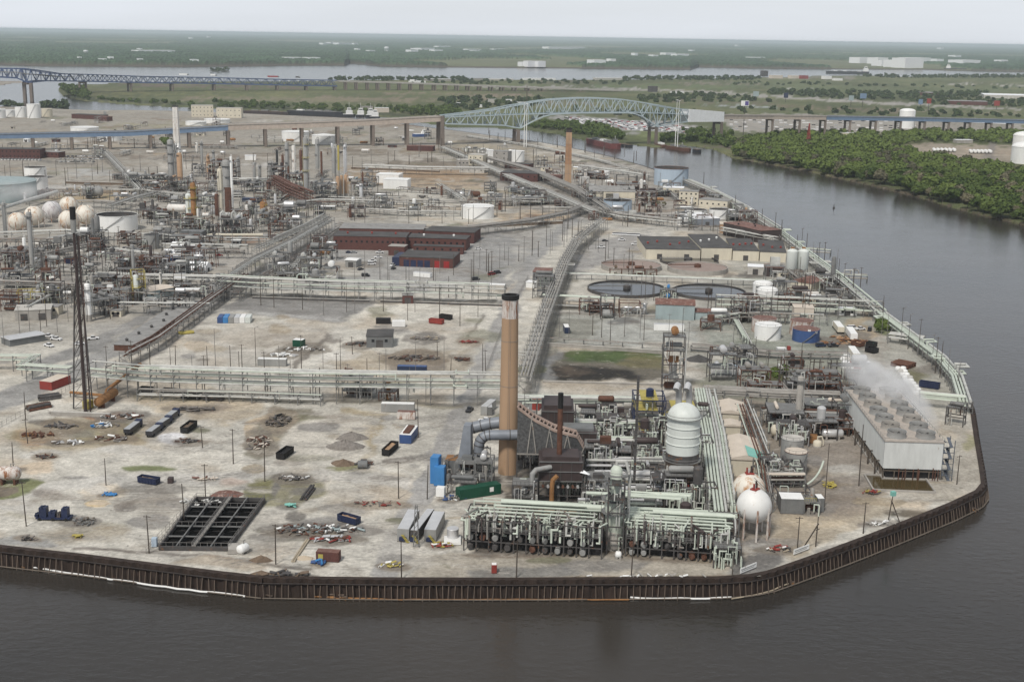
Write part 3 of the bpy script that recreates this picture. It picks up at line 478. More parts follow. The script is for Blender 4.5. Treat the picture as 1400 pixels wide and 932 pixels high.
def wood_mass(name,sets,mat,seed=3,kind='stuff'):
 r=np.random.default_rng(seed);Vs=[];Fs=[];o=0
 for pts,h,w,lobes,leaves,ls,z in sets:
  tp=[crown_arrays(seed*9+i,h,w,lobes,leaves,ls)for i in range(5)]
  for x,y in pts:
   V,F=tp[r.integers(5)];s=r.uniform(.65,1.25);a=r.random()*6.28;ca,sa=math.cos(a),math.sin(a)
   W_=np.stack([(V[:,0]*ca-V[:,1]*sa)*s+x,(V[:,0]*sa+V[:,1]*ca)*s+y,(V[:,2]-h*.12)*s+z],-1)
   Vs.append(W_);Fs.append(F+o);o+=len(V)
 V=np.concatenate(Vs);F=np.concatenate(Fs)
 me=bpy.data.meshes.new(name);me.from_pydata(V.tolist(),[],F.tolist());me.materials.append(M[mat]);ob=bpy.data.objects.new(name,me);C.objects.link(ob)
 return setting(ob,kind)
BANKWOOD=[(1003,214.5),(1038,220.5),(1104,232.5),(1194,252.5),(1259,268.5),(1323,287.5),(1400,305.5),(1480,322),(1480,262),(1400,240),(1330,228),(1270,216),(1215,207),(1180,203),(1100,199),(1050,196),(1010,198)]
pts=scatter(BANKWOOD,10.5,-3.6,5);dd=np.hypot(pts[:,0],pts[:,1]);od=np.argsort(dd)
vis=[i for i in od if-30<proj((pts[i][0],pts[i][1],5))[0]<1430]
solo=set(vis[:235])
for i in sorted(solo):
 tree((pts[i][0],pts[i][1],-3.6),R.choice((0,0,1,2,2,3,4,5,5)),R.uniform(.65,1.25),'trees of the riverside wood','')
rest=np.array([pts[i]for i in range(len(pts))if i not in solo])
dull=rng.random(len(rest))<.16;wood_mass('bare_woods',[(rest[dull],13,14,6,50,.8,-3.6)],'leafdull',4);rest=rest[~dull]
wood_mass('woods',[(rest,14,15,7,44,1.1,-3.6),(scatter([(1000,196),(1060,186),(1130,186),(1250,184),(1400,184),(1480,190),(1480,198),(1400,197),(1270,195),(1200,202),(1100,200)],15,-3.6,6),12,15,5,26,1.5,-3.6)],'leaf',3)
bank_sets=[([(722,172),(745,170),(800,172),(850,184),(850,191),(796,187),(760,179),(726,176)],13,11,13),([(905,188),(975,188),(1000,195),(1000,203),(960,196),(905,195)],13,10,12),([(930,178),(1000,184),(1000,190),(940,190)],14,9,10),([(545,152),(612,150),(640,158),(605,161),(560,158)],16,13,15),([(440,145),(545,148),(545,155),(440,151)],20,7,10),([(84,120),(112,122),(124,136),(112,137),(92,131)],20,15,17),([(115,134),(270,143),(270,146),(120,137)],22,8,11),([(290,140),(440,146),(440,151),(300,148)],22,9,12)]
wood_mass('bankside_woods',[(scatter(p,s,-3.6,20+i),h,w,5,26,1.5,-3.6)for i,(p,s,h,w)in enumerate(bank_sets)],'leaf',5)
far_sets=[([(455,108.5),(640,108.8),(640,111.5),(450,111)],26,13,16,1.0),([(600,135),(760,136),(740,145),(640,152),(610,146)],30,9,14,.8),([(860,107.5),(1040,107),(1040,110),(850,110.5)],30,13,18,1),([(1170,103.5),(1240,104.5),(1400,104),(1400,107),(1200,107)],34,11,18,1),([(1050,125),(1240,127),(1350,128),(1350,133),(1180,138),(1050,130)],32,11,16,.8),([(1240,133),(1400,138),(1400,147),(1240,142)],36,9,14,.5),([(870,133),(950,128),(1020,132),(1060,140),(960,140),(880,141)],30,8,13,.6),([(1000,148),(1300,152),(1400,158),(1400,162),(1000,154)],40,7,12,.3),([(640,109),(860,111),(860,116),(640,114)],46,6,13,.4),([(283,97),(310,96),(318,97),(300,97.6)],22,13,20,1),([(760,150),(1000,155),(1000,162),(860,162)],40,7,12,.3),([(0,143),(26,142),(30,146),(0,147)],14,8,11,1),([(56,144),(90,143),(92,148.5),(58,148)],12,8,11,1),([(560,112),(680,113),(680,116),(560,115)],40,6,12,.5),([(1000,112),(1400,119),(1400,122),(1000,117)],70,6,14,.3)]
wood_mass('distant_woods',[(scatter(p,s,-3.6,40+i),h,w,4,14,2.6,-3.6)for i,(p,s,h,w,f)in enumerate(far_sets)],'leaffar',7)
def haze():
 mb=MB();mb.box(-46000,46000,-400,72000,-8.4,151);m=bpy.data.materials.new('haze_air');m.use_nodes=True;t=m.node_tree;t.nodes.clear()
 mo=t.nodes.new('ShaderNodeOutputMaterial');v=t.nodes.new('ShaderNodeVolumePrincipled');v.inputs['Density'].default_value=HAZE;v.inputs['Color'].default_value=(.84,.93,1.0,1);v.inputs['Anisotropy'].default_value=.2
 t.links.new(v.outputs[0],mo.inputs['Volume']);o=mb.build('haze',m);setting(o,'stuff')
HAZE=4.4e-5
# sea wall
def path_world(px,z=0.0):return[G(x,y,z)for x,y in px]
def resample(pts,step):
 out=[pts[0]];acc=0
 for a,b in zip(pts[:-1],pts[1:]):
  l=(b-a).length;d=step-acc
  while d<=l:out.append(a+(b-a)*(d/l));d+=step
  acc=l-(d-step)
 if(out[-1]-pts[-1]).length>.05:out.append(pts[-1])
 return out
def smooth(px,it=2):
 for _ in range(it):
  q=[px[0]]
  for a,b in zip(px[:-1],px[1:]):q+=[(a[0]*.75+b[0]*.25,a[1]*.75+b[1]*.25),(a[0]*.25+b[0]*.75,a[1]*.25+b[1]*.75)]
  px=q+[px[-1]]
 return px
def sea_wall(px,desc,wave=.9,ribstep=1.75,ribs=True,zt=.35):
 o=thing('sheet_pile_wall',desc,'sea wall',path_world(px)[0])
 base=Vector(o.location);c=path_world(px,0);mid=G(700,600)
 pts=resample(c,wave);a=MB();V=[];n=len(pts)
 nor=[]
 for i in range(n):
  d=(pts[min(n-1,i+1)]-pts[max(0,i-1)]).normalized();nn=Vector((d.y,-d.x,0))
  if nn.dot(pts[i]-mid)<0:nn=-nn
  nor.append(nn)
 for i in range(n):
  off=.25+(.55 if(i//2)%2 else 0.0);p=pts[i]+nor[i]*off-base
  V+=[(p.x,p.y,zt),(p.x,p.y,WZ-1.2)]
 a.add(V,[(2*i,2*i+1,2*i+3,2*i+2)for i in range(n-1)])
 W2=[]
 for i in range(n):p=pts[i]-nor[i]*1.2-base;W2+=[(p.x,p.y,zt)]
 k=len(a.v);a.v+=W2
 for i in range(n-1):a.f.append((2*i,2*i+2,k+i+1,k+i));a.mi.append(0);a.sm.append(False)
 a.build('corrugated_sheet','sheetpile',o)
 cp=MB();ps=list(zip(pts,nor))[::3]+[(pts[-1],nor[-1])]
 cp.tube([p+q*1.0-base+Vector((0,0,-1.0))for p,q in ps],.24,5);cp.build('waling_rail','capdark',o)
 cq=MB();cq.tube([p+q*1.9-base+Vector((0,0,WZ+.45))for p,q in ps],.22,5);cq.build('fender_rail','wood',o)
 if ribs:
  rp=resample(c,ribstep);rb=MB();m=len(rp)
  for i in range(m):
   d=(rp[min(m-1,i+1)]-rp[max(0,i-1)]).normalized();nn=Vector((d.y,-d.x,0))
   if nn.dot(rp[i]-mid)<0:nn=-nn
   if R.random()<.04:continue
   p=rp[i]-base;j=R.uniform(-.3,.3)
   rb.beam(p+nn*1.05+Vector((0,0,-1.3+j)),p+nn*(1.9+R.uniform(-.2,.3))+d*R.uniform(-.4,.4)+Vector((0,0,WZ-.6)),.2)
  rb.build('fender_rib','rib',o)
 return o
sea_wall(WALL[:6],'long dark corrugated sea wall below the black aeration basin yard')
sea_wall(WALL[5:10],'straight dark brown sheet pile wall in front of the pale green compressor rows')
sea_wall(smooth(WALL[9:15],1),'diagonal brown sheet pile wall slanting up past the white signboards')
sea_wall(WALL[14:17]+[WALL[17]],'short brown sheet pile wall rounding the river corner by the cooling tower')
sea_wall(WALL[17:],'narrow brown sea wall running beside the white cooling tower')
sea_wall(smooth(BANK[:12],1),'low bulkhead along the river under the shore pipe rack',2.5,6,True,.2)
sea_wall(smooth(BANK[11:22],1),'distant low bulkhead beyond the sky blue tank',4,12,False,.2)
mark('white cooling tower',1225,600)
def boom(px,desc,mt,r=.29):
 o=MB();pts=path_world(smooth([(a,c+2.6)for a,c in px],2),WZ+.45);o.tube([p+Vector((0,R.uniform(-.3,.3),0))for p in resample(pts,3.5)],r,6)
 b=o.build('floating_boom',mt);return tag(b,desc,'boom')
boom([(20,769),(60,775),(110,783),(160,790),(230,800),(300,808),(335,812)],'white floating boom along the foot of the long sea wall','white')
boom([(428,812),(520,816.5),(640,816.5),(760,817),(860,816)],'rust coloured floating boom under the straight sheet pile wall','orange',.22)
boom([(862,814),(900,815.5),(960,815),(1000,814)],'short white floating boom near the bend of the sea wall','white')
boom([(1000,815),(1020,813),(1050,806),(1078,795)],'pale floating boom curving round a broken fender','lightwood',.2)
for px,q,d in(((0,752),(30,775),'rusty fallen fender timber below the dark corrugated sea wall'),((342,808),(372,815),'broken timber fender at the basin end of the sea wall'),((430,812),(470,818),'splayed broken timber fender under the wall by the maroon container'),((1320,690),(1334,700),'collapsed timber fender at the river corner'),((1052,790),(1082,797),'torn away timber fender frame beyond the white signboard')):
 o=thing('broken_fender',d,'broken fender',G(*px,WZ));A,B=G(*px,WZ+.3)-o.location,G(*q,WZ+.3)-o.location
 for i in range(3):
  b=MB();b.beam(A+Vector((R.uniform(-1,1),R.uniform(-.8,.8),i*.3)),B+Vector((R.uniform(-1,1),R.uniform(-.8,.8),i*.5)),.35);b.build('timber','rib' if i else 'orange',o)
# bridges
BR=[(-120,209),(46,206),(313,202),(605,199),(707,196),(895,194.5),(986,190),(1056,186.5),(1231,183),(1384,181),(1500,180)]
def bpos(x):return G(x,float(np.interp(x,[p[0]for p in BR],[p[1]for p in BR])),0)
def bz(x,yt):y=float(np.interp(x,[p[0]for p in BR],[p[1]for p in BR]));return HT(x,y,yt)
def off(x,w):
 a,b=bpos(x-4),bpos(x+4);d=(b-a).normalized();return bpos(x)+Vector((-d.y,d.x,0))*w
def V3(p,z):return Vector((p.x,p.y,z))
def viaduct(desc,xs,ys,piers,wide,gd,girder,deckmat,piermat,portal=False,parts=()):
 """xs, ys: deck top row of the near edge; piers: pixel columns"""
 o=thing('road_viaduct',desc,'bridge',bpos(piers[0]));B=Vector(o.location)
 X=np.linspace(xs[0],xs[-1],26);Z=[bz(x,float(np.interp(x,xs,ys)))for x in X]
 dk=MB();rl=MB();gm=MB()
 def sheet(mb,w0,w1,t0,t1):
  v=[]
  for x,z in zip(X,Z):
   a,b=off(x,w0)-B,off(x,w1)-B;v+=[V3(a,z+t0),V3(b,z+t0),V3(b,z+t1),V3(a,z+t1)]
  f=[]
  for i in range(len(X)-1):
   for j in range(4):f.append((4*i+j,4*i+(j+1)%4,4*i+4+(j+1)%4,4*i+4+j))
  f+=[(0,1,2,3),(len(v)-1,len(v)-2,len(v)-3,len(v)-4)];mb.add(v,f)
 sheet(dk,-.6,wide+.6,-1.3,-.75);dk.build('deck',deckmat,o)
 sheet(gm,0,.8,-gd,-1.3);gm.build('girder',girder,o);g2=MB();sheet(g2,wide-.8,wide,-gd,-1.3);g2.build('girder',girder,o)
 for w in(-.55,wide+.2):r_=MB();sheet(r_,w,w+.3,-.75,0);r_.build('parapet',deckmat if w>0 else girder,o)
 for x in piers:
  p=MB();z=bz(x,float(np.interp(x,xs,ys)))-gd;a,b=off(x,1.5)-B,off(x,wide-1.5)-B
  e=(bpos(x+4)-bpos(x-4)).normalized()*1.6;c=(b-a).normalized()*1.6
  for q in(a,b):p.beam(V3(q,-5),V3(q,z-1.2),3.4,2.6)
  p.beam(V3(a-c,z-1.2),V3(b+c,z-1.2),3.2,2.4)
  p.build('pier',piermat,o)
 return o
viaduct('blue girder viaduct on brown piers ending beside the slim white stack',[-100,0,180,313],[184,182.5,179,171.5],[-60,46,99,151,207,260,313],14,6.5,'bluedeck','roofgrey','pier')
viaduct('beige wrapped approach viaduct between the blue girders and the green truss bridge',[313,420,500,605],[170,167,164,158.5],[364,414,463,511,558],16,7.5,'bridgebeige','concrete','pier')
viaduct('pale wrapped approach viaduct right of the white sheeted span',[988,1060,1128],[157,157.5,158.5],[1056,1093,1128],16,6.5,'bridgebeige','concrete','pier')
viaduct('blue girder viaduct on portal piers beyond the riverside wood',[1129,1250,1384,1480],[158.5,160.5,163.5,166],[1162,1197,1231,1264,1297,1326,1355,1384,1420],16,6.5,'bluedeck','roofgrey','pier')
def cantilever():
 o=thing('truss_bridge','pale green arched cantilever truss bridge with one white sheeted span','bridge',bpos(705));B=Vector(o.location);wide=17
 topx=[608,641,678,708.6,733,754,790,816,851,877,900,923,939];topy=[158.8,155,150,143.6,139,136.4,134.3,134.6,136.4,140.4,144.3,148.6,150]
 botx=[608,658,690,701,708.6,726,740,754,790,863,869,880,897,923,939];boty=[169.3,170.7,171.4,174,176.7,167,160,156.4,154.6,154.4,156.5,160.5,173.5,168.5,166.6]
 dkx=[605,708,790,863,939,990];dky=[160,156,153.6,153.2,156,158.5]
 N=32;X=np.linspace(608,939,N+1)
 zt=[bz(x,float(np.interp(x,topx,topy)))for x in X];zb=[bz(x,float(np.interp(x,botx,boty)))for x in X];zd=[bz(x,float(np.interp(x,dkx,dky)))for x in X]
 for w in(0,wide):
  t=MB();P=[off(x,w)-B for x in X]
  for i in range(N):
   t.beam(V3(P[i],zt[i]),V3(P[i+1],zt[i+1]),1.5);t.beam(V3(P[i],zb[i]),V3(P[i+1],zb[i+1]),1.6)
   t.beam(V3(P[i],zd[i]-.6),V3(P[i+1],zd[i+1]-.6),1.2)
   if i%2==0:t.beam(V3(P[i],zb[i]),V3(P[i+1],zt[i+1]),1.1)
   else:t.beam(V3(P[i],zt[i]),V3(P[i+1],zb[i+1]),1.1)
   if i:t.beam(V3(P[i],zb[i]),V3(P[i],zt[i]),.75)
  t.build('truss','bridgegreen',o)
 br=MB()
 for i in range(0,N+1):
  a,b=off(X[i],0)-B,off(X[i],wide)-B
  if zt[i]-zd[i]>6:br.beam(V3(a,zt[i]),V3(b,zt[i]),.5)
  if i<N and zt[i]-zd[i]>6:br.beam(V3(a,zt[i]),V3(off(X[i+1],wide)-B,zt[i+1]),.4)
  br.beam(V3(a,zb[i]),V3(b,zb[i]),.6)
  if i<N:br.beam(V3(a,zb[i]),V3(off(X[i+1],wide)-B,zb[i+1]),.4)
 br.build('cross_bracing','bridgegreen',o)
 dk=MB();un=MB()
 for i in range(N):
  a,b,c,d=off(X[i],.7)-B,off(X[i],wide-.7)-B,off(X[i+1],wide-.7)-B,off(X[i+1],.7)-B
  dk.add([V3(a,zd[i]),V3(b,zd[i]),V3(c,zd[i+1]),V3(d,zd[i+1]),V3(a,zd[i]-1),V3(b,zd[i]-1),V3(c,zd[i+1]-1),V3(d,zd[i+1]-1)],[(0,1,2,3),(4,7,6,5),(0,4,5,1),(2,6,7,3),(0,3,7,4),(1,5,6,2)])
 dk.build('deck','bridgeunder',o)
 for x in(605,708.6,897,986):
  p=MB();z=bz(x,float(np.interp(x,botx+[986],boty+[166.5])))-.8;z=min(z,bz(x,165)if x in(605,986)else z)
  if x==605:z=bz(605,159)
  e=(bpos(x+4)-bpos(x-4)).normalized()
  for w in(.5,wide-.5):q=off(x,w)-B;p.add([V3(q-e*3.2,-6)+Vector((0,-2.2,0)),V3(q+e*3.2,-6)+Vector((0,-2.2,0)),V3(q+e*3.2,-6)+Vector((0,2.2,0)),V3(q-e*3.2,-6)+Vector((0,2.2,0)),V3(q-e*2.6,z)+Vector((0,-1.7,0)),V3(q+e*2.6,z)+Vector((0,-1.7,0)),V3(q+e*2.6,z)+Vector((0,1.7,0)),V3(q-e*2.6,z)+Vector((0,1.7,0))],[(4,5,6,7),(0,1,5,4),(1,2,6,5),(2,3,7,6),(3,0,4,7)])
  a,b=off(x,0)-B,off(x,wide)-B;p.beam(V3(a,z-1.5),V3(b,z-1.5),3.4,3);p.build('pier','pier',o)
 s=MB();v=[]
 for x,yt,yb in((940,149.5,167),(964,151,166.8),(988,153,166.4)):
  for w in(-.8,wide+.8):q=off(x,w)-B;v+=[V3(q,bz(x,yt)),V3(q,bz(x,yb))]
 f=[]
 for i in(0,4):f+=[(i,i+1,i+5,i+4),(i+2,i+6,i+7,i+3),(i,i+4,i+6,i+2),(i+1,i+3,i+7,i+5)]
 f+=[(0,2,3,1),(8,9,11,10)];s.add(v,f);s.build('scaffold_sheeting','tarpwhite',o)
 mark('green truss bridge',800,150)
cantilever()
FB=[(-120,139),(45,138),(119,127),(180,125.5),(294,124),(380,124),(463,123.5),(760,125),(900,126)]
def fpos(x,w=0):
 f=lambda q:G(q,float(np.interp(q,[p[0]for p in FB],[p[1]for p in FB])),-3.6)
 a,b=f(x-5),f(x+5);d=(b-a).normalized();return f(x)+Vector((-d.y,d.x,0))*w
def fz(x,yt):return HT(x,float(np.interp(x,[p[0]for p in FB],[p[1]for p in FB])),yt,-3.6)
def far_truss():
 o=thing('truss_bridge','long distant blue truss bridge on slim piers over the wide river','bridge',fpos(119));B=Vector(o.location);wide=20
 tx,ty=[-120,0,40,60,86,119,200,294,380,463],[99,94,94.3,97,101,102,105,106.5,108.8,110.2]
 bx_,by_=[-120,-20,0,26,40,63,119,200,294,463],[104,104,105.5,107,113.2,110.7,111.4,113.4,114.6,118]
 X=np.arange(-115,464,6.4);N=len(X)-1
 zt=[fz(x,float(np.interp(x,tx,ty)))for x in X];zb=[fz(x,float(np.interp(x,bx_,by_)))for x in X]
 for w in(0,wide):
  t=MB();P=[fpos(x,w)-B for x in X]
  for i in range(N):
   t.beam(V3(P[i],zt[i]),V3(P[i+1],zt[i+1]),2.0);t.beam(V3(P[i],zb[i]),V3(P[i+1],zb[i+1]),2.6)
   t.beam(*((V3(P[i],zb[i]),V3(P[i+1],zt[i+1]))if i%2==0 else(V3(P[i],zt[i]),V3(P[i+1],zb[i+1]))),1.3);t.beam(V3(P[i],zb[i]),V3(P[i],zt[i]),.9)
  t.build('truss','bluesteel',o)
 d=MB()
 for i in range(N):
  for zz in((zb[i]*.35+zt[i]*.65,zb[i+1]*.35+zt[i+1]*.65),)if X[i]<100 else((zt[i]+.6,zt[i+1]+.6),):
   a,b,c,e=[fpos(x,w)-B for x,w in((X[i],-1),(X[i],wide+1),(X[i+1],wide+1),(X[i+1],-1))]
   d.add([V3(a,zz[0]),V3(b,zz[0]),V3(c,zz[1]),V3(e,zz[1]),V3(a,zz[0]-1.2),V3(b,zz[0]-1.2),V3(c,zz[1]-1.2),V3(e,zz[1]-1.2)],[(0,1,2,3),(4,7,6,5),(0,4,5,1),(2,6,7,3),(0,3,7,4),(1,5,6,2)])
 d.build('deck','roofgrey',o)
 for x in(45,119,180,237,294,338,380,420,459):
  p=MB();z=fz(x,float(np.interp(x,bx_,by_)))-1
  k=6.0 if x==45 else 4.2
  for w in(2,wide-2):q=fpos(x,w)-B;p.beam(V3(q,-6),V3(q,z),k,k*1.2)
  p.beam(V3(fpos(x,0)-B,z-2),V3(fpos(x,wide)-B,z-2),4,4);p.build('pier','pier',o)
 o=thing('road_viaduct','low distant concrete viaduct on short bents beyond the blue truss bridge','bridge',fpos(474));B=Vector(o.location)
 xs,ys=[463,548,643,706,860],[110.8,113,116.5,118.8,124]
 for w0 in(0,34):
  X=np.linspace(464,850,20);d=MB()
  for i in range(19):
   z0,z1=[fz(x,float(np.interp(x,xs,ys)))for x in X[i:i+2]];a,b,c,e=[fpos(x,w)-B for x,w in((X[i],w0),(X[i],w0+16),(X[i+1],w0+16),(X[i+1],w0))]
   d.add([V3(a,z0),V3(b,z0),V3(c,z1),V3(e,z1),V3(a,z0-3),V3(b,z0-3),V3(c,z1-3),V3(e,z1-3)],[(0,1,2,3),(4,7,6,5),(0,4,5,1),(2,6,7,3),(0,3,7,4),(1,5,6,2)])
  d.build('deck','concrete',o)
  for x in(474,488.6,504,518,533,548,563,578.6,595.7,611,627,642,658,673.6,689,706,724,742):
   p=MB();z=fz(x,float(np.interp(x,xs,ys)))-3
   for w in(w0+1.5,w0+14.5):q=fpos(x,w)-B;p.beam(V3(q,-6),V3(q,z),3.2)
   p.beam(V3(fpos(x,w0-1)-B,z-1),V3(fpos(x,w0+17)-B,z-1),3);p.build('bent','pier',o)
far_truss()
mark('distant blue truss bridge',240,110);mark('beige bridge approach',480,175)
# far and across the river
def simple(name,desc,cat,A,B,depth,h,wall,roof=None,z=0.0,grp=None,uniq=False,gable=0.0,doors=0,win=0,roofz=.25,rows=1,vents=0,ventmat='red',kit=None):
 """a small building on the ground edge A-B (pixels): walls, roof and, where seen, doors and windows"""
 loc,rz,ln=frame(A,B,z);o=thing(name,desc,cat,loc,rz,grp,uniq);w=ln/2
 b=MB()
 if gable:b.box(-w,w,0,depth,0,h)
 else:b.box(-w,w,0,depth,0,h)
 b.build('wall',wall,o)
 if roof:
  r=MB()
  if gable and gable>0:r.gable(-w-.4,w+.4,-.4,depth+.4,h+.003,h+.15,h+gable,'x')
  elif gable<0:r.gable(-w-.4,w+.4,-.4,depth+.4,h+.003,h+.15,h-gable,'y')
  else:r.box(-w-.25,w+.25,-.25,depth+.25,h+.003,h+roofz)
  rf=r.build('roof',roof,o)
  for i in range(vents):
   v=MB();x=-w+ln*(i+.5)/vents;y=depth*R.uniform(.3,.7);v.lathe([(.7,h+roofz),(.7,h+roofz+.9),(1.0,h+roofz+.9),(.1,h+roofz+1.5)],8,x,y);v.build('roof_vent',ventmat,rf)
 for i in range(doors):
  d=MB();x=-w+ln*(i+.5)/doors;d.box(x-1.7,x+1.7,-.06,.05,.003,min(3.6,h*.75));d.build('door','dsteel',o)
 for j in range(rows):
  for i in range(win):
   d=MB();x=-w+ln*(i+.5)/win;zz=h*(j+.5)/rows if rows>1 else h*.62;d.box(x-.7,x+.7,-.06,.05,zz-.7,zz+.7);d.build('window','glass',o)
 return o
k=0
for x0,x1,y,w_,h in((442,450,62.7,60,16),(452,462,61.8,70,18),(463,481,62.8,80,18),(484,490,62.8,60,16),(489,493,71,40,12),(505,513,73,40,10),(562,572,73.6,60,14),(576,594,70.5,80,14),(568,580,69.6,60,10),(594,606,72.5,60,12),(600,616,66.4,70,12),(640,658,70.6,60,10),(648,656,72.4,50,8),(676,690,69.8,60,8),(714,720,91.5,40,10),(722,734,91.8,40,14),(736,746,92,40,14),(750,800,67.6,90,14),(812,828,90.5,60,16),(835,842,86,40,10),(868,872,79,40,18),(893,900,80,50,12),(910,924,77.6,60,16),(925,942,79,60,14),(945,950,72,40,14),(108,112,84.4,20,9),(137,146,86.4,24,8),(150,156,84.5,26,10),(190,196,86.5,24,8),(190,240,73.6,80,9),(192,195,71,40,10),(262,272,88,20,9),(286,288,52.5,60,22),(262,264,54.5,60,20),(392,412,83.8,50,8),(420,438,84,50,8),(1175,1195,87,90,22),(1200,1214,88,90,24),(1205,1220,91,80,18),(1222,1232,92.6,80,24),(1237,1262,93.8,100,34),(1242,1256,87,90,22),(1257,1272,87,90,22),(1280,1290,87,80,16),(1316,1340,89.4,120,18),(1286,1290,68.6,90,30),(1306,1314,80,80,14),(1368,1378,86.8,60,12),(1028,1046,82,60,8),(1008,1012,64.5,60,24)):
 b_=simple('distant_building','small white far shore building','building',(x0,y),(x1,y),w_,h*1.5+8,'tarpwhite','white',0,'white buildings on the far shore',True)
for ph,x,y in(('white water tower',528,70),('far row of white sheds',466,62),('moored cargo ship',1160,98),('far edge of the wooded islet',300,93),('white block on the far waterfront',1250,90)):mark(ph,x,y)
def water_tower(x,y,yt,desc):
 p=G(x,y);h=HT(x,y,yt);o=thing('water_tower',desc,'water tower',p);r=3.4*S(x,y)
 t=MB();t.lathe([(r*.35,0),(r*.35,h*.5),(r*.9,h*.66),(r,h*.78),(r*.9,h*.95),(.1,h)],16);t.build('tank','tarpwhite',o)
 for a in range(5):l=MB();l.beam((r*.9*math.cos(a*1.257),r*.9*math.sin(a*1.257),0),(r*.7*math.cos(a*1.257),r*.7*math.sin(a*1.257),h*.7),r*.12);l.build('leg','tarpwhite',o)
water_tower(528.6,72.5,64,'white water tower standing above the far woods')
water_tower(117.7,76,68.5,'thin white tower far off above the blue truss bridge')
def hull(name,desc,cat,A,B,beam,h,mt,group=None,deckmat='roofgrey',house=None,housemat='white',z=WZ,cargo=0):
 loc,rz,ln=frame(A,B,z);o=thing(name,desc,cat,loc,rz,group);w=ln/2
 b=MB();pr=[(-w,.15),(-w*.86,.0),(w*.8,0),(w,.35),(w,.65),(w*.8,1),(-w*.86,1),(-w,.85)]
 n=len(pr);v=[(x*.985,y*beam,-.5)for x,y in pr]+[(x,y*beam,h)for x,y in pr]
 b.add(v,[tuple(range(n,2*n))]+[(i,(i+1)%n,n+(i+1)%n,n+i)for i in range(n)]);b.build('hull',mt,o)
 d=MB();d.box(-w*.85,w*.78,beam*.12,beam*.88,h+.004,h+.5);dk=d.build('deck',deckmat,o)
 if house:
  hx,hw,hh=house;q=MB();q.box(hx*w-hw,hx*w+hw,beam*.2,beam*.8,h+.5,h+hh*.6);q.box(hx*w-hw*.6,hx*w+hw*.6,beam*.3,beam*.7,h+hh*.6,h+hh);hs=q.build('wheelhouse',housemat,o)
  q=MB();q.tube([(hx*w,beam/2,h+hh),(hx*w,beam/2,h+hh*1.8)],.25,5);q.build('mast','white',o)
  q=MB();q.box(hx*w-hw*.5,hx*w+hw*.5,beam*.29,beam*.3,h+hh*.7,h+hh*.85);q.build('window','glass',hs)
 for i in range(cargo):
  q=MB();x=-w*.7+w*1.35*(i+.5)/cargo;q.box(x-w*.45/cargo,x+w*.45/cargo,beam*.25,beam*.75,h+.5,h+1.6+R.random()*1.5);q.build('hatch',R.choice(('roofgrey','white','steel')),o)
 return o
hull('cargo_ship','long dark cargo ship with white superstructure moored on the wide river','ship',(1130,100.5),(1189,101.5),24,11,'hullblack',None,'roofgrey',(.83,12,24),'white',WZ,6)
hull('cargo_ship','small dark ship at the far right waterfront','ship',(1290,96.3),(1322,97),22,12,'hullblack',None,'roofgrey',(-.6,12,22),'white',WZ,3)
hull('barge','long black barge moored by the far bank with white stores on deck','barge',(391,156),(466,159),16,7,'hullblack',None,'steel',None,'white',WZ,4)
hull('barge','long low brown barge lying left of the black barge','barge',(330,154.5),(392,157),14,4.5,'brown',None,'dirt',None,'white',WZ,3)
for i,(x0,x1,y,d)in enumerate(((468,486,159.5,'white tugboat beside the long black barge'),(487,499,160,'dark hulled tugboat with tall masts in the middle of the tug row'),(500,513,160.5,'white tugboat with high bridge in the tug row'),(505,520,162.5,'low white workboat in front of the tug row'))):
 hull('tugboat',d,'tugboat',(x0,y),(x1,y),8,4,'hullblack','tugs moored by the far bank','white',(.1,6,12))
hull('tank_barge','red and black tank barge moored under the bridge','barge',(799,195.5),(838,204.5),17,7,'hullred',None,'steel',(.75,3,6),'steel',WZ,5)
hull('barge','small dark barge astern of the red tank barge','barge',(842,199),(860,201.5),9,3,'hullblack',None,'dirt')
hull('barge','rusty derelict work barge below the bridge pier','barge',(908,203),(938,207.5),12,4,'rust',None,'dirt',(.3,2,4),'steel',WZ,4)
hull('barge','blunt black float at the end of the derelict barges','barge',(946,208),(953,209),8,4,'hullblack',None,'dirt')
hull('barge','short rusty float beside the bridge pier','barge',(895,199.5),(904,201.5),10,3,'rust',None,'dirt',None,'white',WZ,2)
hull('workboat','blue and white workboat on the bank under the beige viaduct','boat',(566,187.5),(588,187),8,4,'blue',None,'white',(.4,4,6),'white',0)
o=thing('channel_buoy','small dark buoy alone on the river','buoy',G(1140,284.5,WZ));b=MB();b.lathe([(.9,-.3),(1.1,.6),(.5,1.2),(.25,3.2),(.5,3.3),(.1,4)],10);b.build('float','dsteel',o)
def mast(x,y,yt,desc,mt='greypole',z=0.0,r=.6,grp=None,cat='mast'):
 h=HT(x,y,yt,z)-z;o=thing('tall_mast',desc,cat,G(x,y,z),0,grp);b=MB();b.tube([(0,0,0),(0,0,h*.5),(0,0,h)],[r,r*.8,r*.45],6);b.build('shaft',mt,o)
 q=MB();q.box(-1.6,1.6,-.3,.3,h,h+.5);q.build('lamp_head',mt,o);return o
mast(716.5,201,140,'tall pale double mast left of the bridge arch near the first main pier','white');mast(719.5,201.5,142,'tall pale mast just right of its twin by the first main pier','white');mast(923,200,137,'tall white mast rising through the right end of the truss bridge','white');mast(926,201,138,'second tall white mast close to the white sheeted span','white')
mast(720,150,121,'dark billboard post behind the bridge arch','pole',-3.6,1.2)
o=thing('radio_mast','red and white lattice mast on a white base in the riverside wood','mast',G(1104.5,201,-3.6));h=HT(1104.5,201,169,-3.6)
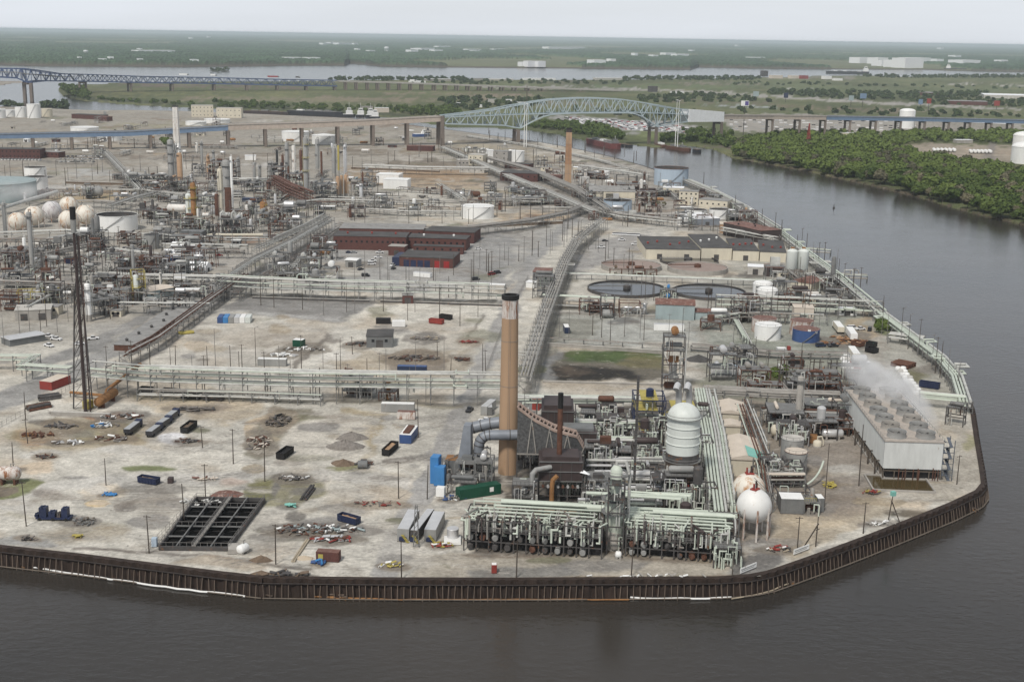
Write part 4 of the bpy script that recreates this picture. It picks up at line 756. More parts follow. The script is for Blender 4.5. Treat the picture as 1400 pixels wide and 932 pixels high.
for i in range(5):
 b=MB();z0,z1=4+(h-4)*i/5,4+(h-4)*(i+1)/5;r0_,r1_=3.2-2.7*i/5,3.2-2.7*(i+1)/5
 for a in range(4):b.beam((r0_*math.cos(a*1.571),r0_*math.sin(a*1.571),z0),(r1_*math.cos(a*1.571),r1_*math.sin(a*1.571),z1),.7);b.beam((r0_*math.cos(a*1.571),r0_*math.sin(a*1.571),z0),(r1_*math.cos(a*1.571+1.571),r1_*math.sin(a*1.571+1.571),z1),.5)
 b.build('lattice_section','white' if i==9 else 'red',o)
b=MB();b.box(-5,5,-4,4,0,6);b.build('base','white',o)
for x,y,yt,d,mt,w_ in((1016,185,141,'white and purple billboard on a tall post behind the viaduct','white',11),(1179,146,130,'blue sign board by the highway beyond the viaduct','bluedeck',9),(1163,146,133,'pale green highway sign beyond the viaduct','teal',7),(1033,138,127,'greenish highway gantry sign above the road','teal',8),(1074,140,129,'small dark sign on a post by the highway','navy',6),(1269,151,137,'red sign panel on a post by the far highway','red',6),(1258,146,138,'blue grey highway sign by the red sign','bluedeck',6),(1362,150,140,'red and white roadside sign toward the right edge','red',8)):
 o=thing('billboard',d,'billboard',G(x,y,-3.6));h=HT(x,y,yt,-3.6)+3.6;s_=S(x,y);b=MB();b.beam((0,0,0),(0,0,h*.9),1.0);b.build('post','dsteel',o);q=MB();q.box(-w_*s_/2,w_*s_/2,-1.2,-.5,h-7*s_,h);q.build('board',mt,o)
 if x==1016:q=MB();q.box(0,w_*s_/2-.6,-1.3,-1.2,h-6.4*s_,h-.8);q.build('poster',mk('purple_poster',(.10,.08,.25)),o)
def vtank(name,desc,x,y,yt,wpx,mt,roof='cone',roofmat=None,z=0.0,grp=None,uniq=False,cat='storage tank',stair=True,rings=0,rim=None,n=40):
 """upright tank: x, y the pixel of its near foot; yt the row of the near top edge; wpx its width in pixels"""
 r=wpx/2*S(x,y,z);p=G(x,y,z);d=Vector((p.x,p.y,0)).normalized();c=p+d*r;h=HT(x,y,yt,z)-z
 o=thing(name,desc,cat,c,R.random()*.4-.2,grp,uniq)
 s=MB();s.lathe([(r,0),(r,h)],n,0,0,True,False);sh=s.build('shell',mt,o)
 t=MB();rm=roofmat or mt
 if roof=='cone':t.lathe([(r*1.01,h),(r*1.01,h+.12),(.1,h+r*.13)],n);t.build('roof',rm,o)
 elif roof=='dome':t.lathe([(r*math.cos(a*.157),h+r*.32*math.sin(a*.157))for a in range(10)]+[(.05,h+r*.32)],n);t.build('roof',rm,o)
 elif roof=='flat':t.lathe([(r*1.005,h-.1),(r*1.005,h+.1),(.1,h+.12)],n);t.build('roof',rm,o)
 elif roof=='open':
  t.lathe([(r*.99,h*.62),(.1,h*.62)],n,0,0,False,False);t.build('floating_roof',rm,o)
  i=MB();i.lathe([(r*.985,h),(r*.985,h*.62)],n,0,0,False,False);i.build('inner_wall','dsteel',o)
 q=MB();q.tube([(r*1.01*math.cos(a*6.283/n),r*1.01*math.sin(a*6.283/n),h)for a in range(n+1)],max(.12,r*.012),4,False);q.build('rim',rim or mt,o)
 for i in range(rings):g=MB();z_=h*(i+1)/(rings+1);g.tube([(r*1.008*math.cos(a*6.283/n),r*1.008*math.sin(a*6.283/n),z_)for a in range(n+1)],.12,4,False);g.build('ring',rim or 'steel',o)
 if stair:
  a0=-1.9;st=MB();pts=[(1.03*r*math.cos(a0+i*.09),1.03*r*math.sin(a0+i*.09),h*i/12)for i in range(13)]
  for i in range(12):st.beam(pts[i],pts[i+1],.5,.25)
  st.build('stair','steel',o)
  rl=MB();rl.tube([(r*.99*math.cos(a*.314),r*.99*math.sin(a*.314),h+1.1)for a in range(21)],.06,4,False)
  for a in range(10):rl.beam((r*.99*math.cos(a*.628),r*.99*math.sin(a*.628),h),(r*.99*math.cos(a*.628),r*.99*math.sin(a*.628),h+1.1),.08)
  rl.build('railing','greypole',o)
 return o
vtank('storage_tank','pale domed tank standing behind the blue viaduct',1239,176,155,21,'white','dome',None,-3.6,stair=False)
vtank('storage_tank','big white domed tank cut by the right edge of the picture',1404,225,206,44,'white','dome',None,-3.6);vtank('storage_tank','white domed tank behind the tank cut by the right edge',1402,208,190,36,'white','dome',None,-3.6)
simple('warehouse','long low white roofed warehouse behind the blue viaduct','building',(1252,176),(1385,181),90,14,'concrete','tarpwhite',-3.6)
simple('shed','pale flat roofed shed half hidden in the riverside wood','building',(1144,187),(1170,189),30,7,'cream','tarpwhite',-3.6,doors=2)
simple('warehouse','white warehouse roofs at the right edge beyond the highway','building',(1345,134),(1420,136),120,9,'concrete_pale','tarpwhite',-3.6)
simple('warehouse','dull pink low warehouse beyond the highway','building',(1295,143),(1350,144.5),60,9,'brick','roofgrey',-3.6)
simple('warehouse','dark low building with pale roof beyond the highway fields','building',(1252,130),(1272,131),70,8,'brick','roofgrey',-3.6)
for x0,x1,y,h,w,r,d in((1056,1070,107.5,13,'beige','tarpwhite','pink walled tank shed with white dome by the wide river'),(1082,1095,107.8,13,'beige','tarpwhite','second pale shed with white dome by the wide river'),(1096,1105,108,13,'red','red','red block building by the wide river'),(1128,1137,108.4,12,'white','tarpwhite','white block right of the red building by the wide river'),(1044,1050,105,24,'dsteel','dsteel','dark tower block on the river edge left of the pink shed'),(1143,1152,110.5,8,'white','tarpwhite','small white hut on the green field'),(583,623,111,7,'concrete','tarpwhite','long white shed in front of the far trees'),(650,664,110,6,'concrete','roofgrey','grey shed roof among the far trees'),(664,702,110.3,6,'concrete_pale','tarpwhite','long pale shed on the island shore'),(718,760,109.6,6,'white','tarpwhite','white shed at the water behind the bridge arch'),(815,856,109.6,8,'concrete_pale','tarpwhite','pale terminal buildings by the wide river'),(562,582,113.6,6,'white','tarpwhite','little white hut left of the long shed'),(919,935,129.5,8,'white','tarpwhite','white box building by the highway right of the billboard'),(888,899,126,16,'dsteel','dsteel','dark gabled building beside the highway'),(495,510,152,9,'concrete','roofgrey','grey dock shed behind the tugs'),(513,532,154,9,'beige','tarpwhite','white roofed dock shed behind the low workboat'),(620,630,144,5,'concrete','tarpwhite','pale hut in the clearing left of the bridge'),(669,680,141,9,'concrete_pale','roofgrey','pale two storey house among trees beyond the bridge'),(690,700,140.5,7,'white','tarpwhite','white hut right of the two storey house'),(656,660,147,5,'white','tarpwhite','tiny white cabin below the two storey house'),(706,722,143.8,6,'white','tarpwhite','low white shed behind the truss bridge'),(1308,1330,196,5,'concrete','tarpwhite','small grey depot hut by the white drum tanks')):
 simple('distant_shed',d,'building',(x0,y),(x1,y),24 if y<120 else 12,h,w,r,-3.6)
for n_,(x0,x1,y)in enumerate(((1277,1304,208),(1327,1353,210))):
 for i in range(6):
  x=x0+(x1-x0)*i/5;p=G(x,y,-3.6);o=thing('drum_tank','white horizontal drum tank','tank',p,1.4,'white drum tanks across the river',True);b=MB();b.tube([(-7,0,3.4),(-6.6,0,3.4),(6.6,0,3.4),(7,0,3.4)],[1.2,2.2,2.2,1.2],10);b.build('drum','white',o);q=MB();q.box(-4,-3,-1.6,1.6,0,2);q.build('saddle','concrete',o);q=MB();q.box(3,4,-1.6,1.6,0,2);q.build('saddle','concrete',o)
mark('right hand depot of white drums',1340,207);mark('left hand depot of white drums',1290,206);mark('red and white mast',1104,190);mark('right edge domed tank',1400,210);mark('derelict barges',925,205);mark('bend of the far bank',1010,212);mark('small river buoy',1140,284);mark('flat shed in the wood',1157,187);mark('lower right end of the wood',1400,300);mark('white viaduct tank',1239,170)
for i in range(10):mark(('first','second','third','fourth','fifth','sixth','seventh','eighth','ninth','tenth')[i]+' viaduct portal pier' if i<9 else 'right edge of the wood',1162+i*27,190+i*2)
# builders for the plant
def rack(desc,px,width,h,n,mats=('pipe','pipe2','pipe'),step=9.0,r=(.18,.42),tiers=2,loops=0,name='pipe_rack',post='steel',cat='pipe rack',grp=None,uniq=False,wob=True,seed=None,z=0.0,hs=None,rails=False):
 """pipe rack over ground pixels: trestles and, on each tier, pipes of their own"""
 q=random.Random(seed if seed is not None else int(px[0][0]*7+px[0][1]*13+n));P=[G(x,y,z)for x,y in px];B=Vector(P[0]);o=thing(name,desc,cat,B,0,grp,uniq)
 L_=[0.0]
 for a,b in zip(P[:-1],P[1:]):L_.append(L_[-1]+(b-a).length)
 tot=L_[-1]
 def at(s,off):
  s=max(0,min(tot,s));i=max(k for k in range(len(P)-1)if L_[k]<=s+1e-6)
  d=(P[i+1]-P[i]).normalized();p=P[i]+d*(s-L_[i])
  return p-B+Vector((-d.y,d.x,0))*off,d
 def line(off,z_,s0,s1,lp=None):
  pts=[];corners=[L_[i]for i in range(1,len(P)-1)if s0<L_[i]<s1]
  def corner(s):
   i=L_.index(s);d0=(P[i]-P[i-1]).normalized();d1=(P[i+1]-P[i]).normalized();nrm=Vector((-d0.y-d1.y,d0.x+d1.x,0)).normalized();k=1/max(.5,nrm.dot(Vector((-d0.y,d0.x,0))))
   return P[i]-B+nrm*off*k
  ev=[(s0,'p')]+[(c,'c')for c in corners]
  if lp is not None:ev+=[(lp,'l')]
  ev+=[(s1,'p')];ev.sort(key=lambda e:e[0])
  for s,k in ev:
   if k=='c':c=corner(s);pts.append((c.x,c.y,z_))
   elif k=='p':c,d=at(s,off);pts.append((c.x,c.y,z_))
   else:
    a,d=at(s-2.5,off);b,d2=at(s+2.5,off);nn=Vector((-d.y,d.x,0))*lpside
    for c,dz in((a,0),(a,1.6),(a+nn*4.5,1.6),(b+nn*4.5,1.6),(b,1.6),(b,0)):pts.append((c.x,c.y,z_+dz))
  return pts
 if hs is None:hs=[h-(2.7 if tiers>2 else 1.9)*t for t in range(tiers)]
 m=max(2,int(tot/step)+1)
 for i in range(min(m,100)):
  s=tot*i/(m-1);a,d=at(s,-width/2-.3);b,_=at(s,width/2+.3);t=MB();k=.29
  t.beam((a.x,a.y,-.3),(a.x,a.y,h+.5),k);t.beam((b.x,b.y,-.3),(b.x,b.y,h+.5),k)
  for z_ in hs:t.beam((a.x,a.y,z_-.25),(b.x,b.y,z_-.25),k*.9)
  if i%3==0:t.beam((a.x,a.y,.5),(b.x,b.y,hs[-1]-.4),.2)
  t.build('trestle',post,o)
 for ti,z_ in enumerate(hs):
  nn=n if ti==0 else max(2,n-1)
  for j in range(nn):
   off_=-width/2+width*(j+.5)/nn;rr=q.uniform(*r);s0,s1=0.0,tot
   if wob and q.random()<.35:s0=tot*q.uniform(0,.35)
   if wob and q.random()<.35:s1=tot*q.uniform(.65,1)
   lpside=1 if off_>0 else-1
   lp=q.uniform(s0+6,s1-6)if loops and q.random()<loops and s1-s0>25 else None
   if lp is not None and any(abs(lp-c)<6 for c in L_):lp=None
   w=MB();pts=line(off_,z_+rr,s0,s1,lp)
   if s0>0:pts=[(pts[0][0],pts[0][1],z_-q.uniform(1.5,3))]+pts
   if s1<tot:pts=pts+[(pts[-1][0],pts[-1][1],z_-q.uniform(1.5,3))]
   w.tube(pts,rr,7);w.build('pipe',q.choice(mats),o)
 if rails:
  g=MB()
  for sd in(-1,1):
   pts=line(sd*(width/2+.3),h+1.5,0,tot);g.tube(pts,.06,4)
  g.build('railing','greypole',o)
 return o
def column(desc,x,y,yt,wpx,mt,plat=2,skirt='concrete',name='process_column',cat='column',grp=None,uniq=False,prof=None,head='dome',pipe=True,z=0.0,seed=None,pm='steel'):
 q=random.Random(seed if seed is not None else int(x*3+y));p=G(x,y,z);r=wpx/2*S(x,y,z);d=Vector((p.x,p.y,0)).normalized();c=p+d*r;h=HT(x,y,yt,z)-z
 o=thing(name,desc,cat,c,q.uniform(-.5,.5),grp,uniq);b=MB();sk=min(h*.18,4)
 if prof:pr=[(a*r,t*h)for a,t in prof]
 else:pr=[(r,sk),(r,h-r*.5),(r*.8,h-r*.2),(r*.4,h-.02),(.05,h)]
 b.lathe(pr,16);bd=b.build('shell',mt,o)
 if not prof:s=MB();s.lathe([(r*1.04,0),(r*1.01,sk)],16);s.build('skirt',skirt,o)
 nz=MB();nz.tube([(0,0,h-.1),(0,0,h+1.2),(r*.9,0,h+1.4),(r*1.35,0,h*.9),(r*1.35,0,h*.15)],max(.15,r*.16),6)
 if pipe:nz.build('overhead_line',q.choice(('pipe','pipe2',mt)),o)
 for i in range(plat):
  z_=h*(.35+.62*(i+.6)/plat)if plat>1 else h*.93;a0=q.random()*6.28;g=MB();n=9;v=[]
  for j in range(n+1):
   a=a0+j*4.2/n;ca,sa=math.cos(a),math.sin(a)
   v+=[(r*1.02*ca,r*1.02*sa,z_),((r+1.3)*ca,(r+1.3)*sa,z_),(r*1.02*ca,r*1.02*sa,z_-.18),((r+1.3)*ca,(r+1.3)*sa,z_-.18)]
  f=[]
  for j in range(n):k=4*j;f+=[(k,k+1,k+5,k+4),(k+2,k+6,k+7,k+3),(k+1,k+3,k+7,k+5)]
  g.add(v,f);pl=g.build('platform',pm,o);rl=MB()
  rl.tube([((r+1.3)*math.cos(a0+j*4.2/n),(r+1.3)*math.sin(a0+j*4.2/n),z_+1.1)for j in range(n+1)],.07,4)
  for j in range(0,n+1,2):a=a0+j*4.2/n;rl.beam(((r+1.3)*math.cos(a),(r+1.3)*math.sin(a),z_),((r+1.3)*math.cos(a),(r+1.3)*math.sin(a),z_+1.1),.09)
  rl.build('handrail',pm,pl)
 if plat:
  ld=MB();a=q.random()*6.28
  for k in(-.25,.25):ld.beam(((r+.3)*math.cos(a)-k*math.sin(a),(r+.3)*math.sin(a)+k*math.cos(a),0),((r+.3)*math.cos(a)-k*math.sin(a),(r+.3)*math.sin(a)+k*math.cos(a),h*.95),.1)
  ld.build('ladder',pm,o)
 return o
def drum(desc,A,B,r,zc,mt,name='horizontal_drum',cat='vessel',grp=None,uniq=False,saddle='concrete',nozz=True,z=0.0):
 loc,rz,ln=frame(A,B,z);o=thing(name,desc,cat,loc,rz,grp,uniq);w=ln/2;b=MB()
 b.tube([(-w,r,zc),(-w+r*.25,r,zc),(-w+r*.5,r,zc),(w-r*.5,r,zc),(w-r*.25,r,zc),(w,r,zc)],[r*.45,r*.86,r,r,r*.86,r*.45],14);b.build('shell',mt,o)
 for s in(-.55,.55):
  q=MB();q.box(s*w-.35,s*w+.35,r*.25,r*1.75,0,zc-r*.6);q.build('saddle',saddle,o)
 if nozz:q=MB();q.tube([(w*.2,r,zc+r*.9),(w*.2,r,zc+r+.9),(w*.6,r,zc+r+.9)],.18,6);q.build('nozzle','pipe2',o)
 return o
def structure(desc,A,B,depth,h,levels=3,fill=.7,mt='dsteel',name='process_structure',cat='structure',grp=None,uniq=False,eq=('vesselgrey','pipe2','rust','silver'),pipes=('pipe','pipe2','greenpipe'),bays=None,seed=None,z=0.0,deckmat='steel',rail=None,npipe=1.0):
 """open steel tower: frame, decks, drums, exchangers and pipes as parts"""
 q=random.Random(seed if seed is not None else int(A[0]*3+A[1]*5));loc,rz,ln=frame(A,B,z);o=thing(name,desc,cat,loc,rz,grp,uniq);w=ln/2
 nb=bays or max(1,int(ln/6));ny=max(1,int(depth/7));f=MB();k=.36;lv=[h*(i+1)/levels for i in range(levels)]
 for i in range(nb+1):
  for j in range(ny+1):x=-w+ln*i/nb;y=depth*j/ny;f.beam((x,y,-.2),(x,y,h+.2),k)
 for zz in lv:
  for j in range(ny+1):f.beam((-w,depth*j/ny,zz),(w,depth*j/ny,zz),k*.9)
  for i in range(nb+1):f.beam((-w+ln*i/nb,0,zz),(-w+ln*i/nb,depth,zz),k*.9)
 for i in range(nb):
  if q.random()<.5:zz=q.choice([0]+lv[:-1])if levels>1 else 0;f.beam((-w+ln*i/nb,0,zz),(-w+ln*(i+1)/nb,0,zz+h/levels),.2)
 f.build('steel_frame',mt,o)
 for li,zz in enumerate(lv):
  if q.random()<.25+.75*fill:
   dk=MB();x0,x1=-w+ln*q.choice((0,0,.2)),w-ln*q.choice((0,0,.25));dk.box(x0,x1,.1,depth*q.choice((1,1,.6))-.1,zz+.16,zz+.26);d_=dk.build('deck',deckmat,o)
   rl=MB()
   for y in(.1,):rl.beam((x0,y,zz+1.3),(x1,y,zz+1.3),.09);[rl.beam((x0+(x1-x0)*t/6,y,zz+.2),(x0+(x1-x0)*t/6,y,zz+1.3),.08)for t in range(7)]
   rl.build('handrail',rail or mt,d_)
 for li,zz in enumerate([0]+lv[:]):
  hh=h/levels
  for i in range(nb):
   if q.random()>fill:continue
   cx=-w+ln*(i+.5)/nb;bw=ln/nb;t=q.random();e=MB();yy=depth*q.uniform(.25,.6);zz_=zz+.28
   if t<.4:
    rr=min(bw*.3,hh*.28,depth*.25)*q.uniform(.6,1);e.tube([(cx,yy-depth*.22,zz_+rr+.3),(cx,yy-depth*.2,zz_+rr+.3),(cx,yy+depth*.3,zz_+rr+.3)],[rr*.8,rr,rr],10);e.build('exchanger',q.choice(eq),o)
   elif t<.7:
    rr=min(bw*.3,hh*.25)*q.uniform(.6,1);e.tube([(cx-bw*.4,yy,zz_+rr+.3),(cx-bw*.34,yy,zz_+rr+.3),(cx+bw*.34,yy,zz_+rr+.3),(cx+bw*.4,yy,zz_+rr+.3)],[rr*.6,rr,rr,rr*.6],10);e.build('drum',q.choice(eq),o)
   elif t<.85:
    rr=bw*.2*q.uniform(.6,1);hz=hh*q.uniform(.6,1.2);e.lathe([(rr,zz_),(rr,zz_+hz*.85),(rr*.6,zz_+hz*.97),(.05,zz_+hz)],12,cx,yy);e.build('vessel',q.choice(eq),o)
   else:
    e.box(cx-bw*.25,cx+bw*.25,yy-1,yy+1,zz_,zz_+hh*.4);e.build('cabinet',q.choice(eq),o)
 for i in range(int((nb*levels*1.2+3)*npipe)):
  e=MB();x=q.uniform(-w,w);y=q.choice((-.5,-.3,depth*.15,depth*.5,depth*.8));z0,z1=sorted((q.uniform(0,h*1.05),q.uniform(0,h*1.05)));rr=q.uniform(.1,.28);x2=x+q.uniform(-.5,.5)*ln*.6;x2=max(-w,min(w,x2));y2=y+q.uniform(-1,1)*depth*.3
  if z1-z0<2:z1=z0+2
  e.tube([(x,y,z0),(x,y,z1),(x2,y,z1),(x2,y2,z1),(x2,y2,max(0,z1-q.uniform(1,5)))],rr,6);e.build('pipe',q.choice(pipes),o)
 return o
PM={}
def proto_parts(key,fn):
 if key not in PM:PM[key]=fn()
 return PM[key]
def place(name,desc,cat,loc,rz,parts,grp=None,uniq=False,sc=1.0):
 """parts: (part name, mesh, [(sub name, mesh)...])"""
 o=thing(name,desc,cat,loc,rz,grp,uniq);o.scale=(sc,)*3 if not isinstance(sc,tuple)else sc
 for nm,me,sub in parts:
  c=bpy.data.objects.new(nm,me);C.objects.link(c);c.parent=o
  for n2,m2 in sub:g=bpy.data.objects.new(n2,m2);C.objects.link(g);g.parent=c
 return o
def pole_parts(kind):
 def f():
  a=MB();a.tube([(0,0,-.3),(0,0,.55),(0,0,1)],[.16,.14,.10],6)
  return a.mesh('shaft',{'w':'pole','g':'greypole','d':'pole'}[kind])
 return proto_parts('pole'+kind,f)
def pole(x,y,yt,kind='w',arm=1,desc=None,lean=0.0,lamp=False,grp=None,z=0.0):
 h=max(4,HT(x,y,yt,z)-z);p=G(x,y,z);d=desc or('tall ' if h>16 else 'short ' if h<13 else '')+{'w':'dark wooden utility pole','g':'thin grey light pole','d':'thin dark lamp pole'}[kind]
 o=thing('utility_pole' if kind=='w' else 'light_pole',d,'utility pole' if kind=='w' else 'light pole',p,R.uniform(-.4,.4),grp or{'w':'wooden utility poles of the yard','g':'grey light poles of the refinery','d':'dark lamp poles of the refinery'}[kind],True)
 s=MB();r=.17 if kind=='w' else .13;r*=max(1,S(x,y)/.36);s.tube([(0,0,-.3),(lean*.5,0,h*.5),(lean,0,h)],[r*1.15,r,r*.7],6);s.build('shaft',{'w':'pole','g':'greypole','d':'pole'}[kind],o)
 for i in range(arm):
  c=MB();c.beam((lean-1.1,.1,h-.5-1.1*i),(lean+1.1,.1,h-.5-1.1*i),.16);c.build('crossarm','pole' if kind!='g' else 'greypole',o)
 if lamp or kind=='d':c=MB();c.tube([(lean,0,h-.1),(lean+.9,0,h+.3),(lean+1.5,0,h+.25)],[.07,.07,.16],5);c.build('lamp_arm','greypole',o)
 return o
def container(desc,A,B,depth,h,mt,roof=None,name='shipping_container',cat='container',grp=None,uniq=False,ribs=True,doormat=None,base=0.0):
 loc,rz,ln=frame(A,B);loc=loc+Vector((0,0,base));o=thing(name,desc,cat,loc,rz,grp,uniq);w=ln/2;b=MB();b.box(-w,w,0,depth,.15,h)
 if ribs:
  n=max(4,int(ln/1.0))
  for i in range(n):x=-w+ln*(i+.5)/n;b.box(x-.12,x+.12,-.06,.003,.3,h-.2);b.box(x-.12,x+.12,depth-.003,depth+.06,.3,h-.2)
 b.build('body',mt,o)
 r=MB();r.box(-w+.05,w-.05,.05,depth-.05,h+.003,h+.08);r.build('roof_panel',roof or mt,o)
 d=MB();
 d.box(w-.003,w+.07,.1,depth/2-.04,.3,h-.15);d.build('door',doormat or mt,o);d=MB();d.box(w-.003,w+.07,depth/2+.04,depth-.1,.3,h-.15);d.build('door',doormat or mt,o)
 f=MB();f.box(-w,w,.05,depth-.05,0,.15);f.build('skid','dsteel',o);return o
def dumpster(desc,A,B,depth,h,mt,load=None,name='roll_off_dumpster',grp='open roll off dumpsters in the yard',uniq=False):
 loc,rz,ln=frame(A,B);o=thing(name,desc,'dumpster',loc,rz,grp,uniq);w=ln/2;t=.12;b=MB()
 b.box(-w,w,0,t,.3,h);b.box(-w,w,depth-t,depth,.3,h);b.box(-w,-w+t,t,depth-t,.3,h);b.box(w-t,w,t,depth-t,.3,h);b.box(-w+t,w-t,t,depth-t,.3,.42)
 n=max(4,int(ln/1.1))
 for i in range(n):x=-w+ln*(i+.5)/n;b.box(x-.1,x+.1,-.12,.003,.3,h-.1);b.box(x-.1,x+.1,depth-.003,depth+.12,.3,h-.1)
 b.build('body',mt,o);r=MB()
 for y in(.0,depth):r.beam((-w,y,h),(w,y,h),.2)
 for x in(-w,w):r.beam((x,0,h),(x,depth,h),.2)
 r.build('rim',mt,o);k=MB();k.box(-w*.95,w*.95,depth*.25,depth*.35,0,.3);k.box(-w*.95,w*.95,depth*.65,depth*.75,0,.3);k.build('skid','dsteel',o)
 l=MB();v=[];nx,ny=7,4
 for i in range(nx+1):
  for j in range(ny+1):v.append((-w+.15+(ln-.3)*i/nx,.15+(depth-.3)*j/ny,h*(.62 if load else .5)+R.uniform(-.1,.35)))
 l.add(v,[(i*(ny+1)+j,(i+1)*(ny+1)+j,(i+1)*(ny+1)+j+1,i*(ny+1)+j+1)for i in range(nx)for j in range(ny)]);l.build('load',load or 'black',o);return o
def wheel_mesh(r=.5,w=.35):
 def f():b=MB();b.tube([(-w/2,0,0),(w/2,0,0)],r,12);return b.mesh('wheel','tyre')
 return proto_parts(f'wheel{r}',f)
def add_wheels(o,xs,wy,r=.5):
 for x in xs:
  for y in wy:
   c=bpy.data.objects.new('wheel',wheel_mesh(r));C.objects.link(c);c.parent=o;c.location=(x,y,r);c.rotation_euler=(0,0,math.pi/2)
def trailer(desc,A,B,mt='white',h=4.0,width=2.6,cab=None,name='box_trailer',cat='trailer',grp=None,uniq=False,roof=None):
 loc,rz,ln=frame(A,B);o=thing(name,desc,cat,loc,rz,grp,uniq);w=ln/2;b=MB();x1=w-2.6 if cab else w
 b.box(-w,x1,0,width,1.1,h);b.build('cargo_box',mt,o);r=MB();r.box(-w+.06,x1-.06,.06,width-.06,h+.003,h+.06);r.build('roof_panel',roof or 'white',o)
 c=MB();c.box(-w+.2,w-.3,width*.3,width*.7,.75,1.097);c.build('chassis','dsteel',o)
 add_wheels(o,(-w+1.2,-w+2.5)+((w-1.4,)if cab else()),(.25,width-.25))
 if cab:
  k=MB();k.box(w-2.4,w-.2,.1,width-.1,.8,2.9);cb=k.build('cab',cab,o);g=MB();g.box(w-.2,w-.14,.3,width-.3,1.9,2.7);g.build('windscreen','glass',cb)
 else:k=MB();k.box(w-2.2,w-2,.5,.7,0,1.1);k.box(w-2.2,w-2,width-.7,width-.5,0,1.1);k.build('landing_leg','dsteel',o)
 return o
def car_parts(kind,mt):
 def f():
  b=MB()
  if kind=='car':
   pr=[(-2.2,.35),(2.2,.35),(2.25,.75),(1.3,.95),(-1.9,1.0),(-2.25,.8)];cb=[(-1.7,.98),(1.0,.95),(.35,1.45),(-1.1,1.5)]
  elif kind=='pickup':
   pr=[(-2.8,.45),(2.7,.45),(2.75,1.0),(1.5,1.15),(-2.8,1.15)];cb=[(-.9,1.14),(1.3,1.14),(.8,1.85),(-.8,1.9)]
  else:
   pr=[(-2.6,.4),(2.6,.4),(2.65,1.1),(1.9,1.25),(-2.6,1.25)];cb=[(-2.55,1.24),(1.8,1.24),(1.2,2.1),(-2.5,2.15)]
  for prof,wd in((pr,.92),):
   n=len(prof);b.add([(x,-wd,z)for x,z in prof]+[(x,wd,z)for x,z in prof],[tuple(range(n)),tuple(range(2*n-1,n-1,-1))]+[(i,n+i,n+(i+1)%n,(i+1)%n)for i in range(n)])
  body=b.mesh('body',mt);g=MB();n=len(cb)
  g.add([(x,-.8,z)for x,z in cb]+[(x,.8,z)for x,z in cb],[tuple(range(n)),tuple(range(2*n-1,n-1,-1))]+[(i,n+i,n+(i+1)%n,(i+1)%n)for i in range(n)])
  win=g.mesh('window','glass');t=MB();x0,x1=cb[3][0],cb[2][0];t.box(x0+.02,x1-.02,-.78,.78,cb[2][1]-.01,cb[3][1]+.04);rf=t.mesh('roof',mt)
  return body,win,rf
 return proto_parts(kind+mt,f)
CARDESC={'car':'parked car','pickup':'parked pickup truck','van':'parked van'}
def car(x,y,rz,kind='car',mt='carpaint',grp='vehicles parked in the refinery',desc=None):
 b,w,r=car_parts(kind,mt);nm={'carpaint':'white','carsilver':'silver','cardark':'dark','carred':'red','carblue':'blue'}[mt]
 o=thing({'car':'parked_car','pickup':'pickup_truck','van':'parked_van'}[kind],desc or f'{nm} {CARDESC[kind]} in the plant',{'car':'car','pickup':'pickup truck','van':'van'}[kind],G(x,y),rz,grp,True)
 c=bpy.data.objects.new('body',b);C.objects.link(c);c.parent=o
 for nme,m_ in(('window',w),('roof',r)):k=bpy.data.objects.new(nme,m_);C.objects.link(k);k.parent=c
 if y>300:add_wheels(o,(-1.5,1.5)if kind=='car' else(-1.8,1.8),(-.8,.8),.36 if kind=='car' else .42)
 return o
def heap(desc,x,y,wm,dm,hm,mt,name='spoil_heap',cat='heap',seed=0,n=12):
 q=random.Random(int(x*7+y));o=MB();v=[];ring=16
 for k in range(5):
  t=k/4
  for j in range(ring):a=6.283*j/ring;f=(1-t)*(1+q.uniform(-.14,.14));v.append((wm/2*f*math.cos(a),dm/2*f*math.sin(a),hm*(t**.8)*(1+q.uniform(-.1,.1))if k else-.05))
 o.add(v,[(k*ring+j,k*ring+(j+1)%ring,(k+1)*ring+(j+1)%ring,(k+1)*ring+j)for k in range(4)for j in range(ring)]+[tuple(4*ring+j for j in range(ring))]);b=o.build(name,mt);b.location=G(x,y);return tag(b,desc,cat)
def scrap(desc,x,y,wm,dm,n,mats=('scrap','rust','dsteel','steel','wood'),name='scrap_heap',big=1.0,hm=1.2):
 q=random.Random(int(x*5+y*3));o=thing(name,desc,'scrap heap',G(x,y));
 by={}
 for i in range(n):
  m_=q.choice(mats);b=by.setdefault(m_,MB());a=q.random()*6.28;rr=q.random()**.5;px,py=wm/2*rr*math.cos(a),dm/2*rr*math.sin(a);t=q.random();an=q.random()*3.14;l=q.uniform(.8,3.2)*big;z=q.uniform(.1,hm)*(1-.6*rr)
  c,s=math.cos(an)*l/2,math.sin(an)*l/2
  if t<.45:b.beam((px-c,py-s,z),(px+c,py+s,z+q.uniform(-.3,.5)),q.uniform(.15,.5)*big)
  elif t<.7:b.tube([(px-c,py-s,z+.2),(px+c,py+s,z+.2+q.uniform(-.2,.3))],q.uniform(.12,.4)*big,6)
  else:
   u=q.uniform(.4,1.1)*big;b.beam((px-u,py,z+.1),(px+u,py+q.uniform(-.5,.5),z+q.uniform(.1,.6)),u*1.4,.12)
 for m_,b in by.items():b.build({'rust':'rusty_scrap','wood':'timber_scrap','tarpblue':'tarpaulin','white':'white_panel_scrap','red':'red_scrap'}.get(m_,'steel_scrap'),m_,o)
 return o
